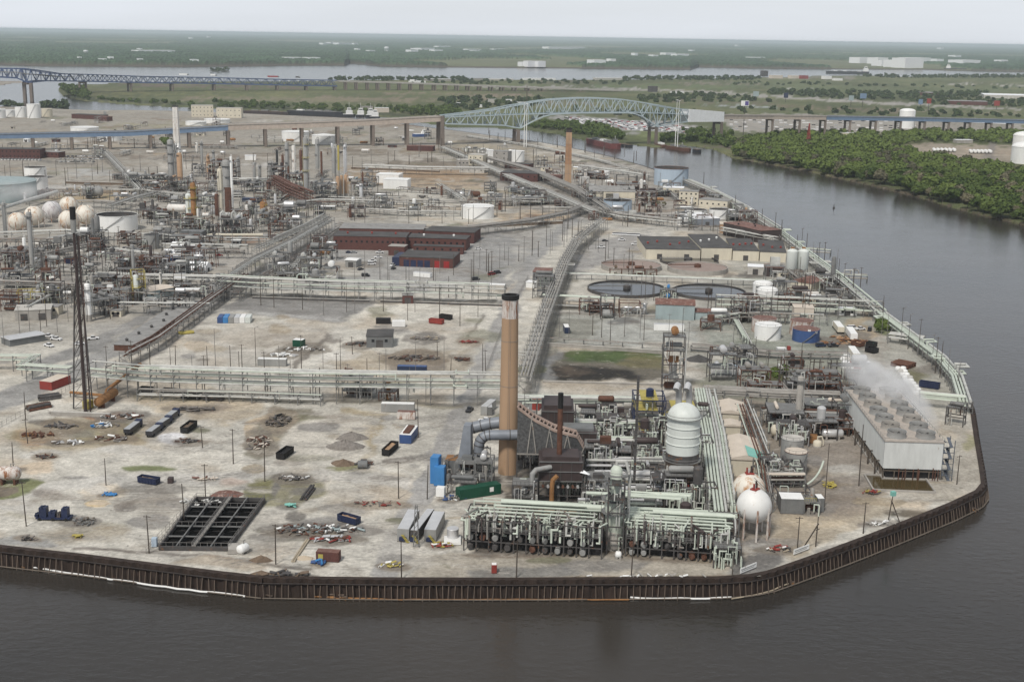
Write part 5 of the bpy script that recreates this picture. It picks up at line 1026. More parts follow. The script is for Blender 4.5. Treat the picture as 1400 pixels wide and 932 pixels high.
def pipe_stack(desc,A,B,r,n,mt,name='pipe_stack',layers=2):
 loc,rz,ln=frame(A,B);o=thing(name,desc,'stack of pipes',loc,rz);w=ln/2
 for l in range(layers):
  for i in range(n-l):b=MB();y=r*(2.05*i+l)+r;x=R.uniform(-.4,.4);b.tube([(-w+x,y,r*(1+1.8*l)),(w+x,y,r*(1+1.8*l))],r,7);b.build('pipe',mt if isinstance(mt,str)else R.choice(mt),o)
 return o
# the nearest process unit
def chimney(desc,x,y,yt,w0,w1,bands,cap=True,inner='black',square=False):
 """bands: (fraction from, to, material)"""
 r0_,r1_=w0/2*S(x,y),w1/2*S(x,y);p=G(x,y);d=Vector((p.x,p.y,0)).normalized();h=HT(x,y,yt);o=thing('chimney',desc,'chimney',p+d*r0_)
 n=4 if square else 28;a0=math.pi/4 if square else 0
 for f0,f1,mt in bands:
  b=MB();k=6;b.lathe([((r0_+(r1_-r0_)*(f0+(f1-f0)*i/k)),h*(f0+(f1-f0)*i/k))for i in range(k+1)],n,0,0,f0==0,False,not square,a0);b.build('shaft_section',mt,o)
 if cap:b=MB();b.lathe([(r1_*1.1,h*.978),(r1_*1.1,h),(r1_*.8,h),(r1_*.8,h*.97)],n,0,0,False,False,False,a0);b.build('cap_ring','black',o)
 b=MB();b.lathe([(r1_*.8,h*.95),(.05,h*.95)],n,0,0,False,False,False,a0);b.build('flue_opening',inner,o)
 q=MB();
 for s in(-.25,.25):q.beam((s,-r0_*1.03,0),(s,-r1_*1.03,h*.97),.07)
 q.build('ladder','steel',o)
 for f in(.25,.5,.75):g=MB();rr=r0_+(r1_-r0_)*f;g.tube([(rr*1.012*math.cos(a*.2244),rr*1.012*math.sin(a*.2244),h*f)for a in range(29)],.07,4,False)if not square else g.tube([(rr*1.01*math.cos(a*1.5708+a0),rr*1.01*math.sin(a*1.5708+a0),h*f)for a in range(5)],.1,4,False);g.build('steel_band','steel',o)
 return o
mk('rust_white',(.62,.58,.54),.8,var=.15,rust=.55,rc=(.26,.11,.05),streak=True,scale=.35);M['rustwhite']=MATS['rust_white']
mk('tan_shaft',(.41,.275,.175),.92,var=.12,scale=.06,streak=True);M['tanshaft']=MATS['tan_shaft']
chimney('tall round tan chimney with rust streaked white top and black cap',694,650,405.5,26.5,21.5,[(0,.875,'tanshaft'),(.875,.965,'rustwhite'),(.965,.975,'rustwhite')])
mark('tall tan chimney',694,560)
def pt(x,yb,yt,z0=0.0):p=G(x,yb);return Vector((p.x,p.y,HT(x,yb,yt)))
def pipe(desc,pts,r,mt,name='pipeline',cat='pipe',posts=(),n=8,grp=None,uniq=False,rings=0):
 o=thing(name,desc,cat,(pts[0].x,pts[0].y,0),0,grp,uniq);B=Vector((pts[0].x,pts[0].y,0));b=MB();b.tube([p-B for p in pts],r,n);b.build('pipe',mt,o)
 for i in posts:q=MB();p=pts[i]-B;q.beam((p.x,p.y,-.2),(p.x,p.y,p.z-r),.3);q.build('support','steel',o)
 for i in range(rings):
  t=(i+.5)/rings;k=min(len(pts)-2,int(t*(len(pts)-1)));u=t*(len(pts)-1)-k;p=pts[k].lerp(pts[k+1],u)-B;d=(pts[k+1]-pts[k]).normalized()*.15;q=MB();q.tube([p-d,p+d],r*1.07,n,False);q.build('joint_ring','dsteel',o)
 return o
def arc(p,q,ctrl,n=6):return[p*(1-t)**2+ctrl*2*t*(1-t)+q*t*t for t in[i/n for i in range(n+1)]]
yb=652
a,c,b_=pt(654,yb,628),pt(654,yb,594),pt(668,yb,594.5)
pipe('blue grey round flue duct with one big elbow passing in front of the tan chimney',arc(pt(654,yb,614),pt(668,yb,594.5),pt(654,yb,594.5),8)[0:1][:0]+[pt(654,yb,630)]+arc(pt(654,yb,614),pt(670,yb,594.5),pt(654,yb,594.5),8)+[pt(690,yb,594.2),pt(719,yb,594)],1.75,'duct','flue_duct','duct',(),16,rings=7)
o=pipe('blue grey tapering duct entering the tan chimney behind the elbow duct',[pt(636,640,587),pt(648,640,584),pt(668,641,579),pt(690,642,576.5)],2.0,'duct','flue_duct','duct',(),16,rings=5)
loc,rz,ln=frame((626,655),(643,656));o=thing('duct_casing','ribbed grey steel casing under the tapering duct','duct casing',loc,rz)
h0=HT(634,655,626);h1=HT(634,655,582);w=ln/2;b=MB();b.box(-w,w,0,6,h0*.4,h0);b.add([(-w,0,h0),(w,0,h0),(w,6,h0),(-w,6,h0),(-w*.2,.8,h1),(w*.9,.8,h1),(w*.9,5,h1),(-w*.2,5,h1)],[(4,5,6,7),(0,1,5,4),(1,2,6,5),(2,3,7,6),(3,0,4,7)]);b.build('casing','duct',o)
for i in range(6):q=MB();x=-w+ln*i/5;q.beam((x,-.1,h0*.3),(x,-.1,h0),.25);q.build('stiffener','steel',o)
q=MB();[q.beam((x,y,0),(x,y,h0*.4),.4)for x in(-w,w)for y in(0,6)];q.build('support_frame','dsteel',o)
structure('grey steel stair tower and pump deck left of the tan chimney',(648,668),(672,669),9,9,2,.6,'steel',npipe=1.5)
structure('open grey steel frame under the elbow duct',(622,662),(650,664),9,7.5,2,.75,'steel',eq=('greyplate','rust','duct'))
structure('low dark pump structure between the blue machines and the green dumpster',(612,674),(650,676),8,3.8,1,.8,'dsteel',eq=('greyplate','silver','steel'))
rack('sloping grey walkway gantry left of the chimney foot',[(608,652),(640,640),(668,634)],1.6,6,2,('steel','steel'),8,(.12,.2),2,name='walkway_gantry',cat='walkway')
container('bright blue louvred machine housing standing by the yard road',(588,661),(599,662),4,9.2,'bright',name='machine_housing',cat='machine');container('bright blue fan box in front of the louvred housing',(593,664),(607,665),3,6.5,'bright',name='machine_housing',cat='machine')
container('grey fan casing with rusty top right of the blue machines',(608,650),(628,651),6,5.5,'greyplate','orange','machine_housing','machine')
column('small grey separator drum by the blue machines',612,663,648,9,'greyplate',0);container('white electrical cabinet left of the green dumpster',(596,679),(607,680),2,3.2,'white',name='electrical_cabinet',cat='cabinet',ribs=False)
o=container('long dark green covered dumpster with a white notice',(629,684),(685,675),3.6,3.4,'green',name='covered_dumpster',cat='dumpster');b=MB();b.box(3.2,4.6,-.13,-.07,1.4,2.9);b.build('notice','white',o);b=MB();b.box(-6.95,-6.2,.3,3.3,.3,2.6);b.build('end_gate','yellow',o)
def furnace(desc,A,B,depth,ytop,z0f,mt,legs=True,roofmat=None,panels=6,burn=0):
 loc,rz,ln=frame(A,B);o=thing('furnace',desc,'furnace',loc,rz);w=ln/2;xm=(A[0]+B[0])/2;h=HT(xm,(A[1]+B[1])/2,ytop);z0=h*z0f;b=MB();b.box(-w,w,0,depth,z0,h*.93);b.build('firebox',mt,o)
 t=MB();t.box(-w*.85,w*.85,depth*.1,depth*.9,h*.93+.003,h);t.build('convection_box',roofmat or mt,o)
 for i in range(panels):q=MB();x=-w+ln*i/(panels-1);q.beam((x,-.12,z0),(x,-.12,h*.93),.22);q.build('buckstay','dsteel',o)
 q=MB();[q.beam((-w,-.2,z0+(h*.93-z0)*t_),(w,-.2,z0+(h*.93-z0)*t_),.25)for t_ in(.03,.5,.98)];q.build('platform','steel',o)
 if legs:q=MB();[q.beam((x,y,0),(x,y,z0),.45)for x in(-w,-w*.33,w*.33,w)for y in(.2,depth-.2)];[q.beam((-w,.2,z0*t_),(w,.2,z0*t_),.3)for t_ in(.4,.75)];q.build('leg_frame','dsteel',o)
 for i in range(burn):q=MB();x=-w*.8+w*1.6*i/(burn-1);q.tube([(x,-.9,z0*.82),(x,.3,z0*.82)],.45,8);q.build('burner','silver' if i%2 else 'rust',o)
 return o
furnace('tall dark brown plated boiler behind the truss gallery',(739,628),(783,629),16,556,.1,'brown',False);furnace('dark brown boiler box with flat grey rim right of the truss gallery',(766,640),(814,641),9,587,.15,'brown',False,'greyplate')
furnace('dark brown furnace on legs with burners under the rusty stack',(736,690),(795,691),11,626,.5,'brown',True,None,5,8)
furnace('small grey hopper box against the tan chimney',(709,628),(723,628),5,572,.55,'vesselgrey',True,None,3)
loc,rz,ln=frame((706,664),(797,666));o=thing('truss_gallery','grey sheeted truss gallery with sloping pinkish top beside the chimney','gallery',loc,rz);w=ln/2;xx=[706,730,756,787,797];yy_=[560,577,590,598,614]
zz=[HT(x,665,y)for x,y in zip(xx,yy_)];X=[-w+ln*(x-706)/91 for x in xx];zb=HT(750,665,621)
for nm,mt,g in(('cladding','mesh',0),('sloping_roof',mk('pinkish_sheet',(.36,.27,.225),.85,var=.25,rust=.15),1)):
 b=MB()
 for i in range(4):
  if g==0:b.add([(X[i],0,zb),(X[i+1],0,zb),(X[i+1],0,zz[i+1]),(X[i],0,zz[i]),(X[i],7,zb),(X[i+1],7,zb),(X[i+1],7,zz[i+1]),(X[i],7,zz[i])],[(0,1,2,3),(5,4,7,6),(0,4,5,1)]+([(0,3,7,4)]if i==0 else[])+([(1,5,6,2)]if i==3 else[]))
  else:
   for y0,y1 in((-.3,1.6),(5.4,7.3)):b.add([(X[i],y0,zz[i]),(X[i+1],y0,zz[i+1]),(X[i+1],y1,zz[i+1]),(X[i],y1,zz[i]),(X[i],y0,zz[i]+.6),(X[i+1],y0,zz[i+1]+.6),(X[i+1],y1,zz[i+1]+.6),(X[i],y1,zz[i]+.6)],[(4,5,6,7),(0,1,5,4),(2,3,7,6),(0,4,7,3),(1,2,6,5)])
   for k in range(5):t=k/5;b.beam((X[i]+(X[i+1]-X[i])*t,1.6,zz[i]+(zz[i+1]-zz[i])*t+.3),(X[i]+(X[i+1]-X[i])*(t+.1),5.4,zz[i]+(zz[i+1]-zz[i])*(t+.1)+.3),.5)
 b.build(nm,mt,o)
b=MB()
for i in range(7):xa=-w*.7+ln*.8*i/6;zt_=float(np.interp(xa,X,zz));b.beam((xa,-.15,zb),(xa+ln*.065*(1 if i%2==0 else-1),-.15,zt_),.34)
b.beam((-w,-.15,zb),(w,-.15,zb),.4);b.build('brace','pipe2',o);b=MB();[b.beam((x,y,0),(x,y,zb),.4)for x in np.linspace(-w,w,6)for y in(.1,6.9)];b.build('support_frame','dsteel',o)
pipe('tall rusty red stack rising in front of the dark boilers',[pt(762.5,688,690),pt(762.5,688,650)],.8,'greyplate');
o=thing('stack','slender rust red exhaust stack with black top above the furnace','stack',G(763,684));h=HT(763,684,537);z0=HT(763,684,640);b=MB();b.tube([(0,0,z0),(0,0,h*.86)],.85,12);b.build('shaft','rust',o);b=MB();b.tube([(0,0,h*.86),(0,0,h)],.87,12);b.build('stack_top','black',o);b=MB();b.tube([(0,0,0),(0,0,z0)],.5,8);b.build('support','dsteel',o)
pipe('orange rusted elbow pipe on a grey riser below the red stack',[pt(754,694,693),pt(754,694,664),pt(755,694,656),pt(761,694,650)],.75,'orange',posts=());pipe('fat grey pipe bending over left of the furnace',[pt(727,694,692),pt(727,694,648),pt(732,693,642),pt(752,690,638)],.85,'vesselgrey',n=10)
o=thing('canvas_cover','pale crumpled canvas cover on the furnace corner','cover',G(798,692));h=HT(798,692,646);b=MB();b.add([(-1.6,0,h),(1.4,-.6,h-.5),(1.9,2,h-1),(-1.4,2.6,h+.1),(-.2,1,h+.5)],[(0,1,4),(1,2,4),(2,3,4),(3,0,4),(3,2,1,0)]);b.build('sheet','tarpwhite',o);b=MB();b.beam((0,1,0),(0,1,h),.3);b.build('post','steel',o)
x,y=929,694;p=G(x,y);d=Vector((p.x,p.y,0)).normalized();r=22.3*S(x,y);c=p+d*r;o=thing('reactor_vessel','fat pale grey domed reactor vessel with rings on a brown skirt','vessel',c);Hh=lambda yt:HT(x,y,yt)
zs,z1,zd,zc=Hh(650)*.9,Hh(624),Hh(576),Hh(557)
b=MB();b.lathe([(r,z1),(r,zd)]+[(r*math.cos(a*.174),zd+(zc-zd)*math.sin(a*.174))for a in range(1,9)]+[(.1,zc)],32,0,0,True,False);b.build('shell','vessel',o)
for i in range(4):g=MB();zz_=zd-(zd-z1)*i/4.2;g.tube([(r*1.015*math.cos(a*.2094),r*1.015*math.sin(a*.2094),zz_)for a in range(31)],.2,6,False);g.build('stiffening_ring','vessel',o)
b=MB();b.lathe([(r*1.02,z1-2.6),(r*1.02,z1)],32);b.build('dark_band','dsteel',o)
b=MB();b.lathe([(r*.55,zs-4),(r*.95,zs),(r*1.0,z1-2.6)],32);b.build('skirt',mk('brown_skirt',(.23,.17,.13),.8,var=.4,rust=.3,streak=True),o)
b=MB();[b.beam((r*.95*math.cos(a*.785),r*.95*math.sin(a*.785),0),(r*.95*math.cos(a*.785),r*.95*math.sin(a*.785),zs+1),.6)for a in range(8)];[b.beam((r*.95*math.cos(a*.785),r*.95*math.sin(a*.785),zs*.9),(r*.95*math.cos(a*.785+.785),r*.95*math.sin(a*.785+.785),zs*.9),.4)for a in range(8)];b.build('leg_frame','dsteel',o)
for zz_ in(z1-2.4,zd+.2):g=MB();n=26;v=[];[v.extend([(r*1.03*math.cos(a*6.283/n),r*1.03*math.sin(a*6.283/n),zz_),((r+.9)*math.cos(a*6.283/n),(r+.9)*math.sin(a*6.283/n),zz_)])for a in range(n)];g.add(v,[(2*a,2*a+1,(2*a+3)%(2*n),(2*a+2)%(2*n))for a in range(n)]);pl=g.build('platform','steel',o);g=MB();g.tube([((r+.9)*math.cos(a*6.283/n),(r+.9)*math.sin(a*6.283/n),zz_+1.1)for a in range(n+1)],.08,4,False);g.build('handrail','steel',pl)
g=MB();[g.beam((-1.5+i*.75,-r-1.2,zs+i*.9),(-.9+i*.75,-r-1.2,zs+i*.9),.9,.12)for i in range(6)];g.build('stair','steel',o)
mark('fat pale reactor vessel',929,600)
structure('dark caged equipment tower around the foot of the reactor vessel',(908,700),(952,701),5,12,2,.7,'dsteel',eq=('vesselgrey','red','rust'),pipes=('greenpipe','pipe'),npipe=1.6)
structure('navy steel structure with yellow decks left of the white twin elbows',(866,604),(908,605),14,16,4,.6,'navy',eq=('navy','pipe','greyplate'),deckmat='yellow',rail='yellow')
structure('dark frame carrying the white twin elbow pipes',(908,606),(950,607),12,13,3,.7,'dsteel',deckmat='yellow',rail='yellow')
for i,x in enumerate((922,936)):pipe(('left','right')[i]+' of the two white upended elbow pipes above the reactor',arc(pt(x+3,612,556),pt(x-3,618,540),pt(x+2,612,506),8)[:8],1.15,'silver','elbow_pipe','pipe',(),10,'white twin elbow pipes')
o=thing('steel_mast','tall thin black steel post rising from the middle of the pipe decks','post',G(866,684));h=HT(866,684,513);b=MB();b.beam((0,0,0),(0,0,h),.75);b.build('shaft','dsteel',o);b=MB();[b.beam((-.6,-.5,h*i/24),(.6,-.5,h*i/24),.09)for i in range(24)];b.build('rung','steel',o)
column('grey cylindrical drum with white rail left below the reactor',910,692,645,18,'vesselgrey',1);column('short grey vertical drum in the dark pipe alley right of the reactor',962,690,660,12,'vesselgrey',1)
column('pale green column with stepped top between the two compressor rows',839,752,640,27,'greenpipe',4,'concrete',prof=[(1,0),(1,.25),(1.02,.26),(1.02,.5),(.95,.6),(.62,.68),(.6,.95),(.35,.99),(.05,1)],pm='steel');column('brown concrete skirt column stub under the pale green column',838,753,727,24,'concrete',0,pipe=False)
mark('pale green column',839,690)
def bank(desc,A,B,depth,h,seed,bays=9):
 q=random.Random(seed);loc,rz,ln=frame(A,B);o=thing('exchanger_bank',desc,'exchanger bank',loc,rz);w=ln/2;f=MB()
 for i in range(bays+1):
  x=-w+ln*i/bays
  for y in(0,depth*.5,depth):f.beam((x,y,0),(x,y,h),.32)
  for z_ in(h*.33,h*.66,h):f.beam((x,0,z_),(x,depth,z_),.28)
 for y in(0,depth*.5,depth):
  for z_ in(h*.33,h*.66,h):f.beam((-w,y,z_),(w,y,z_),.28)
 f.build('steel_frame','dsteel',o)
 dk=MB();dk.box(-w,w,.3,depth*.55,h*.66+.15,h*.66+.25);dk.build('deck','dsteel',o)
 b=MB();b.box(-w+.5,w-.5,depth*.2,depth-.4,.1,h*.62);b.build('interior_shade_block','black',o)  # black block added inside the bank as painted deep shade behind the exchangers
 for i in range(bays):
  x=-w+ln*(i+.5)/bays
  for lev in range(2):
   if q.random()<.8:
    rr=q.uniform(.75,1.0);zc_=h*(.15+.29*lev);e=MB();e.tube([(x+q.uniform(-.3,.3),-.1,zc_),(x,.2,zc_),(x,depth*.5,zc_)],[rr*.85,rr,rr],14);e.build('exchanger',q.choice(('vesselgrey','steel','rust','vesselgrey','dsteel')),o)
  for k in range(9):
   xx_=x+q.uniform(-.5,.5)*ln/bays;rr=q.uniform(.16,.36);z0=h*q.uniform(.38,.7);z1=h*q.uniform(.75,1.15);e=MB();y0=q.uniform(-.7,depth*.25);y1=y0+q.uniform(1.5,depth*.7)
   pts=[(xx_,y0,z0),(xx_,y0,z1),(xx_,y1,z1)]if q.random()<.6 else[(xx_,y0,z0),(xx_,y0,z1),(xx_+q.uniform(-2.2,2.2),y0,z1),(xx_+q.uniform(-2.2,2.2),y1,z1)]
   if q.random()<.35:pts=[(pts[0][0]+q.uniform(-1.4,1.4),y0-.4,z0),(xx_,y0-.4,z0)]+pts[1:]
   e.tube(pts,rr,7);e.build('pipe',q.choice(('greenpipe','greenpipe','pipe','pipe3','pipe2','brown')),o)
 for k in range(15):
  rr=q.uniform(.2,.42);y=depth*(.25+.95*k/14);e=MB();z_=h*(.95+.08*(k%3));x0,x1=-w*q.uniform(.6,1),w*q.uniform(.7,1);e.tube([(x0,y,z_-1.5),(x0,y,z_),(x1,y,z_),(x1,y+q.uniform(0,2),z_-1.2)],rr,8);e.build('header_pipe','greenpipe',o)
 e=MB();e.tube([(-w*.55,depth+1.5,h*1.05),(w,depth+1.5,h*1.05)],.95,12);e.build('header_pipe','greenpipe',o)
 e=MB();e.beam((-w,-.2,h*.66+1.3),(w,-.2,h*.66+1.3),.12);e.beam((-w,-.2,h*.66+.8),(w,-.2,h*.66+.8),.1);[e.beam((-w+ln*i/20,-.2,h*.66+.2),(-w+ln*i/20,-.2,h*.66+1.3),.1)for i in range(21)];e.build('handrail','steel',o)
 return o
bank('long row of dark exchangers with pale green pipes left of the pale column',(634,752),(822,764),13,9.5,5,11)
bank('row of dark exchangers with pale green pipes right of the pale column',(855,760),(1004,771),12,8.5,9,9)
mark('left exchanger row',720,735);mark('right exchanger row',930,745)
rack('bundle of pale green header pipes along the back of the right exchanger row',[(858,737),(990,744)],9,8,6,('greenpipe',),7,(.3,.6),2,seed=3)
rack('pale green cross header pipes behind the pale column',[(800,716),(990,724)],4,9.5,3,('greenpipe',),9,(.5,.8),1,seed=4)
rack('steep bundle of pale green pipes running from the back rack down to the front header',[(962,562),(974,625),(988,738)],8.5,9,8,('greenpipe','greenpipe','greenpipe','pipe'),8,(.3,.45),2,seed=8)
mark('steep pale green pipe bundle',975,620)
rack('second thinner pipe bundle along the beige roofs',[(1012,575),(1040,660),(1046,700)],4,6.5,4,('greenpipe','pipe2','rust'),8,(.2,.3),2,seed=12)
rack('rusty pipe rack right of the beige roofs',[(1020,566),(1052,650)],3,6,3,('rust','pipe2','pipe'),8,(.2,.3),1,seed=13)
for i,(y0,x0,x1,n,hh,m_)in enumerate(((575,700,868,5,9.5,('pipe','greenpipe')),(606,786,870,4,8.5,('pipe','greenpipe')),(630,798,872,4,8,('pipe','pipe2','greenpipe')),(655,800,905,4,7,('pipe','silver')),(672,812,910,4,6.5,('silver','pipe')),(690,800,912,4,6,('silver','pipe','greenpipe')),(712,790,900,3,6,('silver','greenpipe')))):
 rack(('topmost','second','third','fourth','fifth','sixth','lowest')[i]+' pale pipe row between the boilers and the reactor',[(x0,y0),(x1,y0+1.5)],5,hh,n,m_,8,(.25,.5),2,seed=20+i,grp='pipe rows between boilers and reactor')
for i,(A,B,dp,h,lv,d)in enumerate((((786,600),(822,601),12,10,3,'dark pipe tower at the back edge of the boilers'),((826,602),(862,603),12,9,2,'dark exchanger deck left of the black steel post'),((798,655),(826,656),10,11,3,'crowded valve tower right of the truss gallery'),((828,652),(862,653),12,9,2,'brown exchanger deck left of the reactor'),((802,694),(832,695),9,9,3,'dense pipe tower behind the pale green column'),((870,660),(904,661),14,7,2,'shadowy exchanger deck directly left of the reactor foot'),((872,716),(905,717),9,6,2,'low pump deck below the grey drum'),((915,732),(960,733),9,5,1,'low dark pump deck in front of the reactor'),((956,640),(972,641),22,8,2,'valve alley between reactor and green bundle'),((700,696),(734,697),7,8,2,'dark fan deck left of the furnace'),((950,604),(968,605),10,12,3,'thin tower right of the white twin elbows'),((716,640),(736,641),6,7,2,'pipe nest at the foot of the chimney'))):
 structure(d,A,B,dp,h,lv,.8,'dsteel',eq=('brown','vesselgrey','dsteel','rust','silver'),pipes=('greenpipe','pipe','silver','pipe2'),seed=50+i,npipe=2.4)
structure('end stack of bent pale pipes at the right end of the exchanger row',(975,776),(1012,778),8,6,1,.2,'dsteel',pipes=('greenpipe',),seed=77,npipe=5)
structure('rust brown tower with stairs behind the yellow decks',(905,536),(934,537),8,24,4,.8,'dsteel',eq=('rust','orange','vesselgrey'),pipes=('pipe','rust'),npipe=1.5);mark('rust brown tower',920,490)
pipe('pair of thin white vertical pipes in front of the rust brown tower',[pt(935,548,546),pt(935,548,470),pt(937,548,468)],.28,'pipe',posts=());heap('black coal coloured heap beside the rust brown tower',955,492,12,10,2.5,'roofdark')
o=simple('process_shed','pale beige gabled shed roof behind the green pipe bundle','building',(978,583),(1018,585),16,5.5,'cream','beige',gable=-1.6);o=simple('process_shed','small beige roof between two larger beige sheds','building',(984,598),(1016,599),7,4.5,'cream','beige',gable=-1.0)
o=simple('process_shed','beige gabled shed roof with a turquoise patched corner','building',(993,650),(1042,652),24,6,'cream','beige',gable=-1.8);loc,rz,ln=frame((993,650),(1042,652));b=MB();w=ln/2;b.add([(.8,-.45,6+.15+1.8-.8/(w+.4)*1.8+.03),(w+.3,-.45,6.2),(w+.3,9,6.2),(.8,11,6+.15+1.8-.8/(w+.4)*1.8+.03)],[(0,1,2,3)]);b.build('patched_roof_sheet','turq',o)
mark('turquoise patched roof',1018,620)
mk('sphere_white',(.74,.735,.71),.5,var=.08,rust=.15,rc=(.42,.26,.14),streak=True,scale=.3);M['spherewhite']=MATS['sphere_white']
mk('sphere_rusty',(.72,.68,.60),.55,var=.16,rust=.42,rc=(.42,.20,.07),streak=True,scale=.16);M['sphererust']=MATS['sphere_rusty']
mk('sphere_purple',(.66,.64,.63),.55,var=.12,rust=.40,rc=(.36,.31,.32),streak=True,scale=.14);M['spheregrey']=MATS['sphere_purple']
def sphere(desc,x,y,yt,wpx,mt,top=None,legs=8,grp=None,z0px=None):
 r=wpx/2*S(x,y);p=G(x,y);d=Vector((p.x,p.y,0)).normalized();c=p+d*r*.7;zt=HT(x,y,yt);zc_=zt-r;o=thing('sphere_tank',desc,'sphere tank',c,R.random(),grp);b=MB();b.ball((0,0,zc_),r,32,20);b.build('shell',mt,o)
 for i in range(legs):a=6.283*i/legs;q=MB();q.tube([(r*.97*math.cos(a),r*.97*math.sin(a),0),(r*.97*math.cos(a),r*.97*math.sin(a),zc_+.3)],.32,7);q.build('leg','rustwhite',o)
 if top:
  q=MB();q.box(-1.3,1.3,-1,1,zt-.15,zt+.25);q.build('top_platform','red',o)
  for dx,hh,mt2 in((-.9,1.9,'red'),(-.3,1.4,'silver'),(.5,2.4,'brown'),(1.0,1.6,'rust')):q=MB();q.tube([(dx,.1*dx,zt),(dx,.1*dx,zt+hh)],.28,8);q.build('valve',mt2,o)
 else:
  q=MB();q.box(-1.2,1.2,-1,1,zt-.1,zt+.2);q.build('top_platform','steel',o)
 q=MB();q.tube([(r*1.02*math.cos(a*.2617-1.2)*math.cos(a*.1),r*1.02*math.sin(-1.2)*math.cos(.9-a*.15),zc_-r*.7+r*1.7*a/10)for a in range(11)],.12,4);q.build('stair','steel',o)
 return o
sphere('white sphere tank with red valve cluster in front of its partly hidden twin',1028,738,674,48,'spherewhite',True);sphere('rust topped white sphere tank half hidden behind the nearer sphere',1021,708,652,45,'sphererust',True);mark('nearer white sphere tank',1028,700)
vtank('storage_tank','grey tank with light flat top behind a nearly touching twin',1081,643,603,31,'vesselgrey','flat','concrete_pale');vtank('storage_tank','grey tank with pinkish flat top in front of its twin',1086,653,621,31,'vesselgrey','flat','beige',rim='rust');mark('twin grey tanks',1084,630)
drum('cream horizontal drum behind the twin grey tanks',(1054,602),(1081,603),2.2,3.4,'cream');drum('short cream drum in the pump yard near the cooling tower',(1126,568),(1140,569),1.5,4,'cream');column('stubby cream tank right of the red pump skid',1117,612,603,12,'cream',0);container('orange red pump skid behind the stubby cream tank',(1104,606),(1117,607),4,2.6,'orange',name='pump_skid',cat='skid',ribs=False)
o=container('white flat roofed switch house with grey doors beside the spheres',(1067,702),(1098,703),6,5,'greyplate','white','switch_house','building');container('small grey switch box right of the white roofed switch house',(1117,700),(1126,700),4,4.6,'greyplate','white','switch_house','building')
structure('low yellow railed pump frame between switch boxes',(1099,702),(1120,703),6,4,1,.8,'steel',rail='yellow');structure('low grey valve frame behind the switch house',(1062,690),(1108,691),8,4.5,1,.7,'dsteel',pipes=('greenpipe','pipe'),npipe=2)
rack('low rusty pink pipes running right from the turquoise patched roof',[(1046,668),(1098,668)],3,5,3,('beige','rust','pipe2'),8,(.3,.5),2);pipe('pale curved pipe rising to the dark pole beside the grey tanks',arc(pt(1098,670,664),pt(1124,655,630),pt(1118,664,656),6),.35,'greenpipe')
structure('rusty process frames behind the twin grey tanks',(1050,592),(1098,594),14,8,2,.8,'dsteel',eq=('rust','beige','vesselgrey'),npipe=2);structure('brown process frames left of the cooling tower',(1100,578),(1160,580),12,7,2,.6,'dsteel',eq=('rust','beige','vesselgrey'),npipe=1.6);structure('grey mesh frame against the far end of the cooling tower',(1148,568),(1168,569),8,13,4,.4,'dsteel',npipe=1)
column('tall tan square tapering vent tower in the pipe yard',1090,588,515,9,'concrete',1)
rack('brownish pipe rack behind the beige sheds reaching the cooling tower',[(960,556),(1060,562),(1165,566)],7,8,5,('pipe2','concrete','pipe2'),8,(.25,.5),2,loops=.2)
rack('lower brownish pipe rack behind the grey tanks',[(1040,580),(1158,584)],5,6,4,('pipe2','rust','pipe'),8,(.2,.35),2)
A,B=G(1206,655),G(1285,657.5);bk=G(1168,580);u=(B-A);ln=u.length;rz=math.atan2(u.y,u.x);dep=(bk-A).length;h=HT(1206,655,603);loc=(A+B)/2
o=thing('cooling_tower','long white cooling tower with rows of round fans steaming on its top','cooling tower',loc,rz);w=ln/2
mk('tower_cladding',(.60,.615,.60),.8,var=.12,streak=True,scale=.5,rust=.03,rc=(.35,.30,.24));M['towerclad']=MATS['tower_cladding']
b=MB();b.box(-w+.0,w,0,dep,4.0,h)
for i in range(int(dep/1.6)):b.box(-w-.07,-w+.002,i*1.6,i*1.6+.5,4.2,h-.1);b.box(w-.002,w+.07,i*1.6,i*1.6+.5,4.2,h-.1)
for i in range(int(ln/1.6)):b.box(-w+.3+i*1.6,-w+.55+i*1.6,-.05,.002,4.1,h-.1)
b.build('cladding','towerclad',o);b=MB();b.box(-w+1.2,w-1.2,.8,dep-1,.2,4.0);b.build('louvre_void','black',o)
b=MB();b.box(-w-.2,w+.2,-.2,dep+.2,-.1,.55);b.build('basin_kerb','concrete',o);b=MB()
for i in range(int(dep/4)+1):b=MB();b.beam((-w+.1,i*4,.5),(-w+.1,i*4,4.1),.3);b.beam((w-.1,i*4,.5),(w-.1,i*4,4.1),.3);b.beam((-w+.1,i*4,.5),(-w+.1,i*4+3,3.2),.18);b.beam((-w+.1,i*4,3.25),(w-.1,i*4,3.25),.25);b.build('timber_bent','wood',o)
for i in range(6):b=MB();b.beam((-w+ln*i/5,.1,.5),(-w+ln*i/5,.1,3.3),.3);b.build('timber_post','wood',o)
b=MB();b=MB();b.box(-w-.3,w+.3,-.3,dep+.3,h+.003,h+.3);dk=b.build('fan_deck',mk('worn_deck',(.43,.385,.34),.9,var=.25,scale=.5),o);b=MB()
b.tube([(-w-.3,-.3,h+1.3),(w+.3,-.3,h+1.3),(w+.3,dep+.3,h+1.3),(-w-.3,dep+.3,h+1.3),(-w-.3,-.3,h+1.3)],.06,4);[b.beam((sx*(w+.3),i*3.2-.3,h+.3),(sx*(w+.3),i*3.2-.3,h+1.3),.08)for sx in(-1,1)for i in range(int(dep/3.2)+1)];b.build('handrail','steel',dk)
NF=7
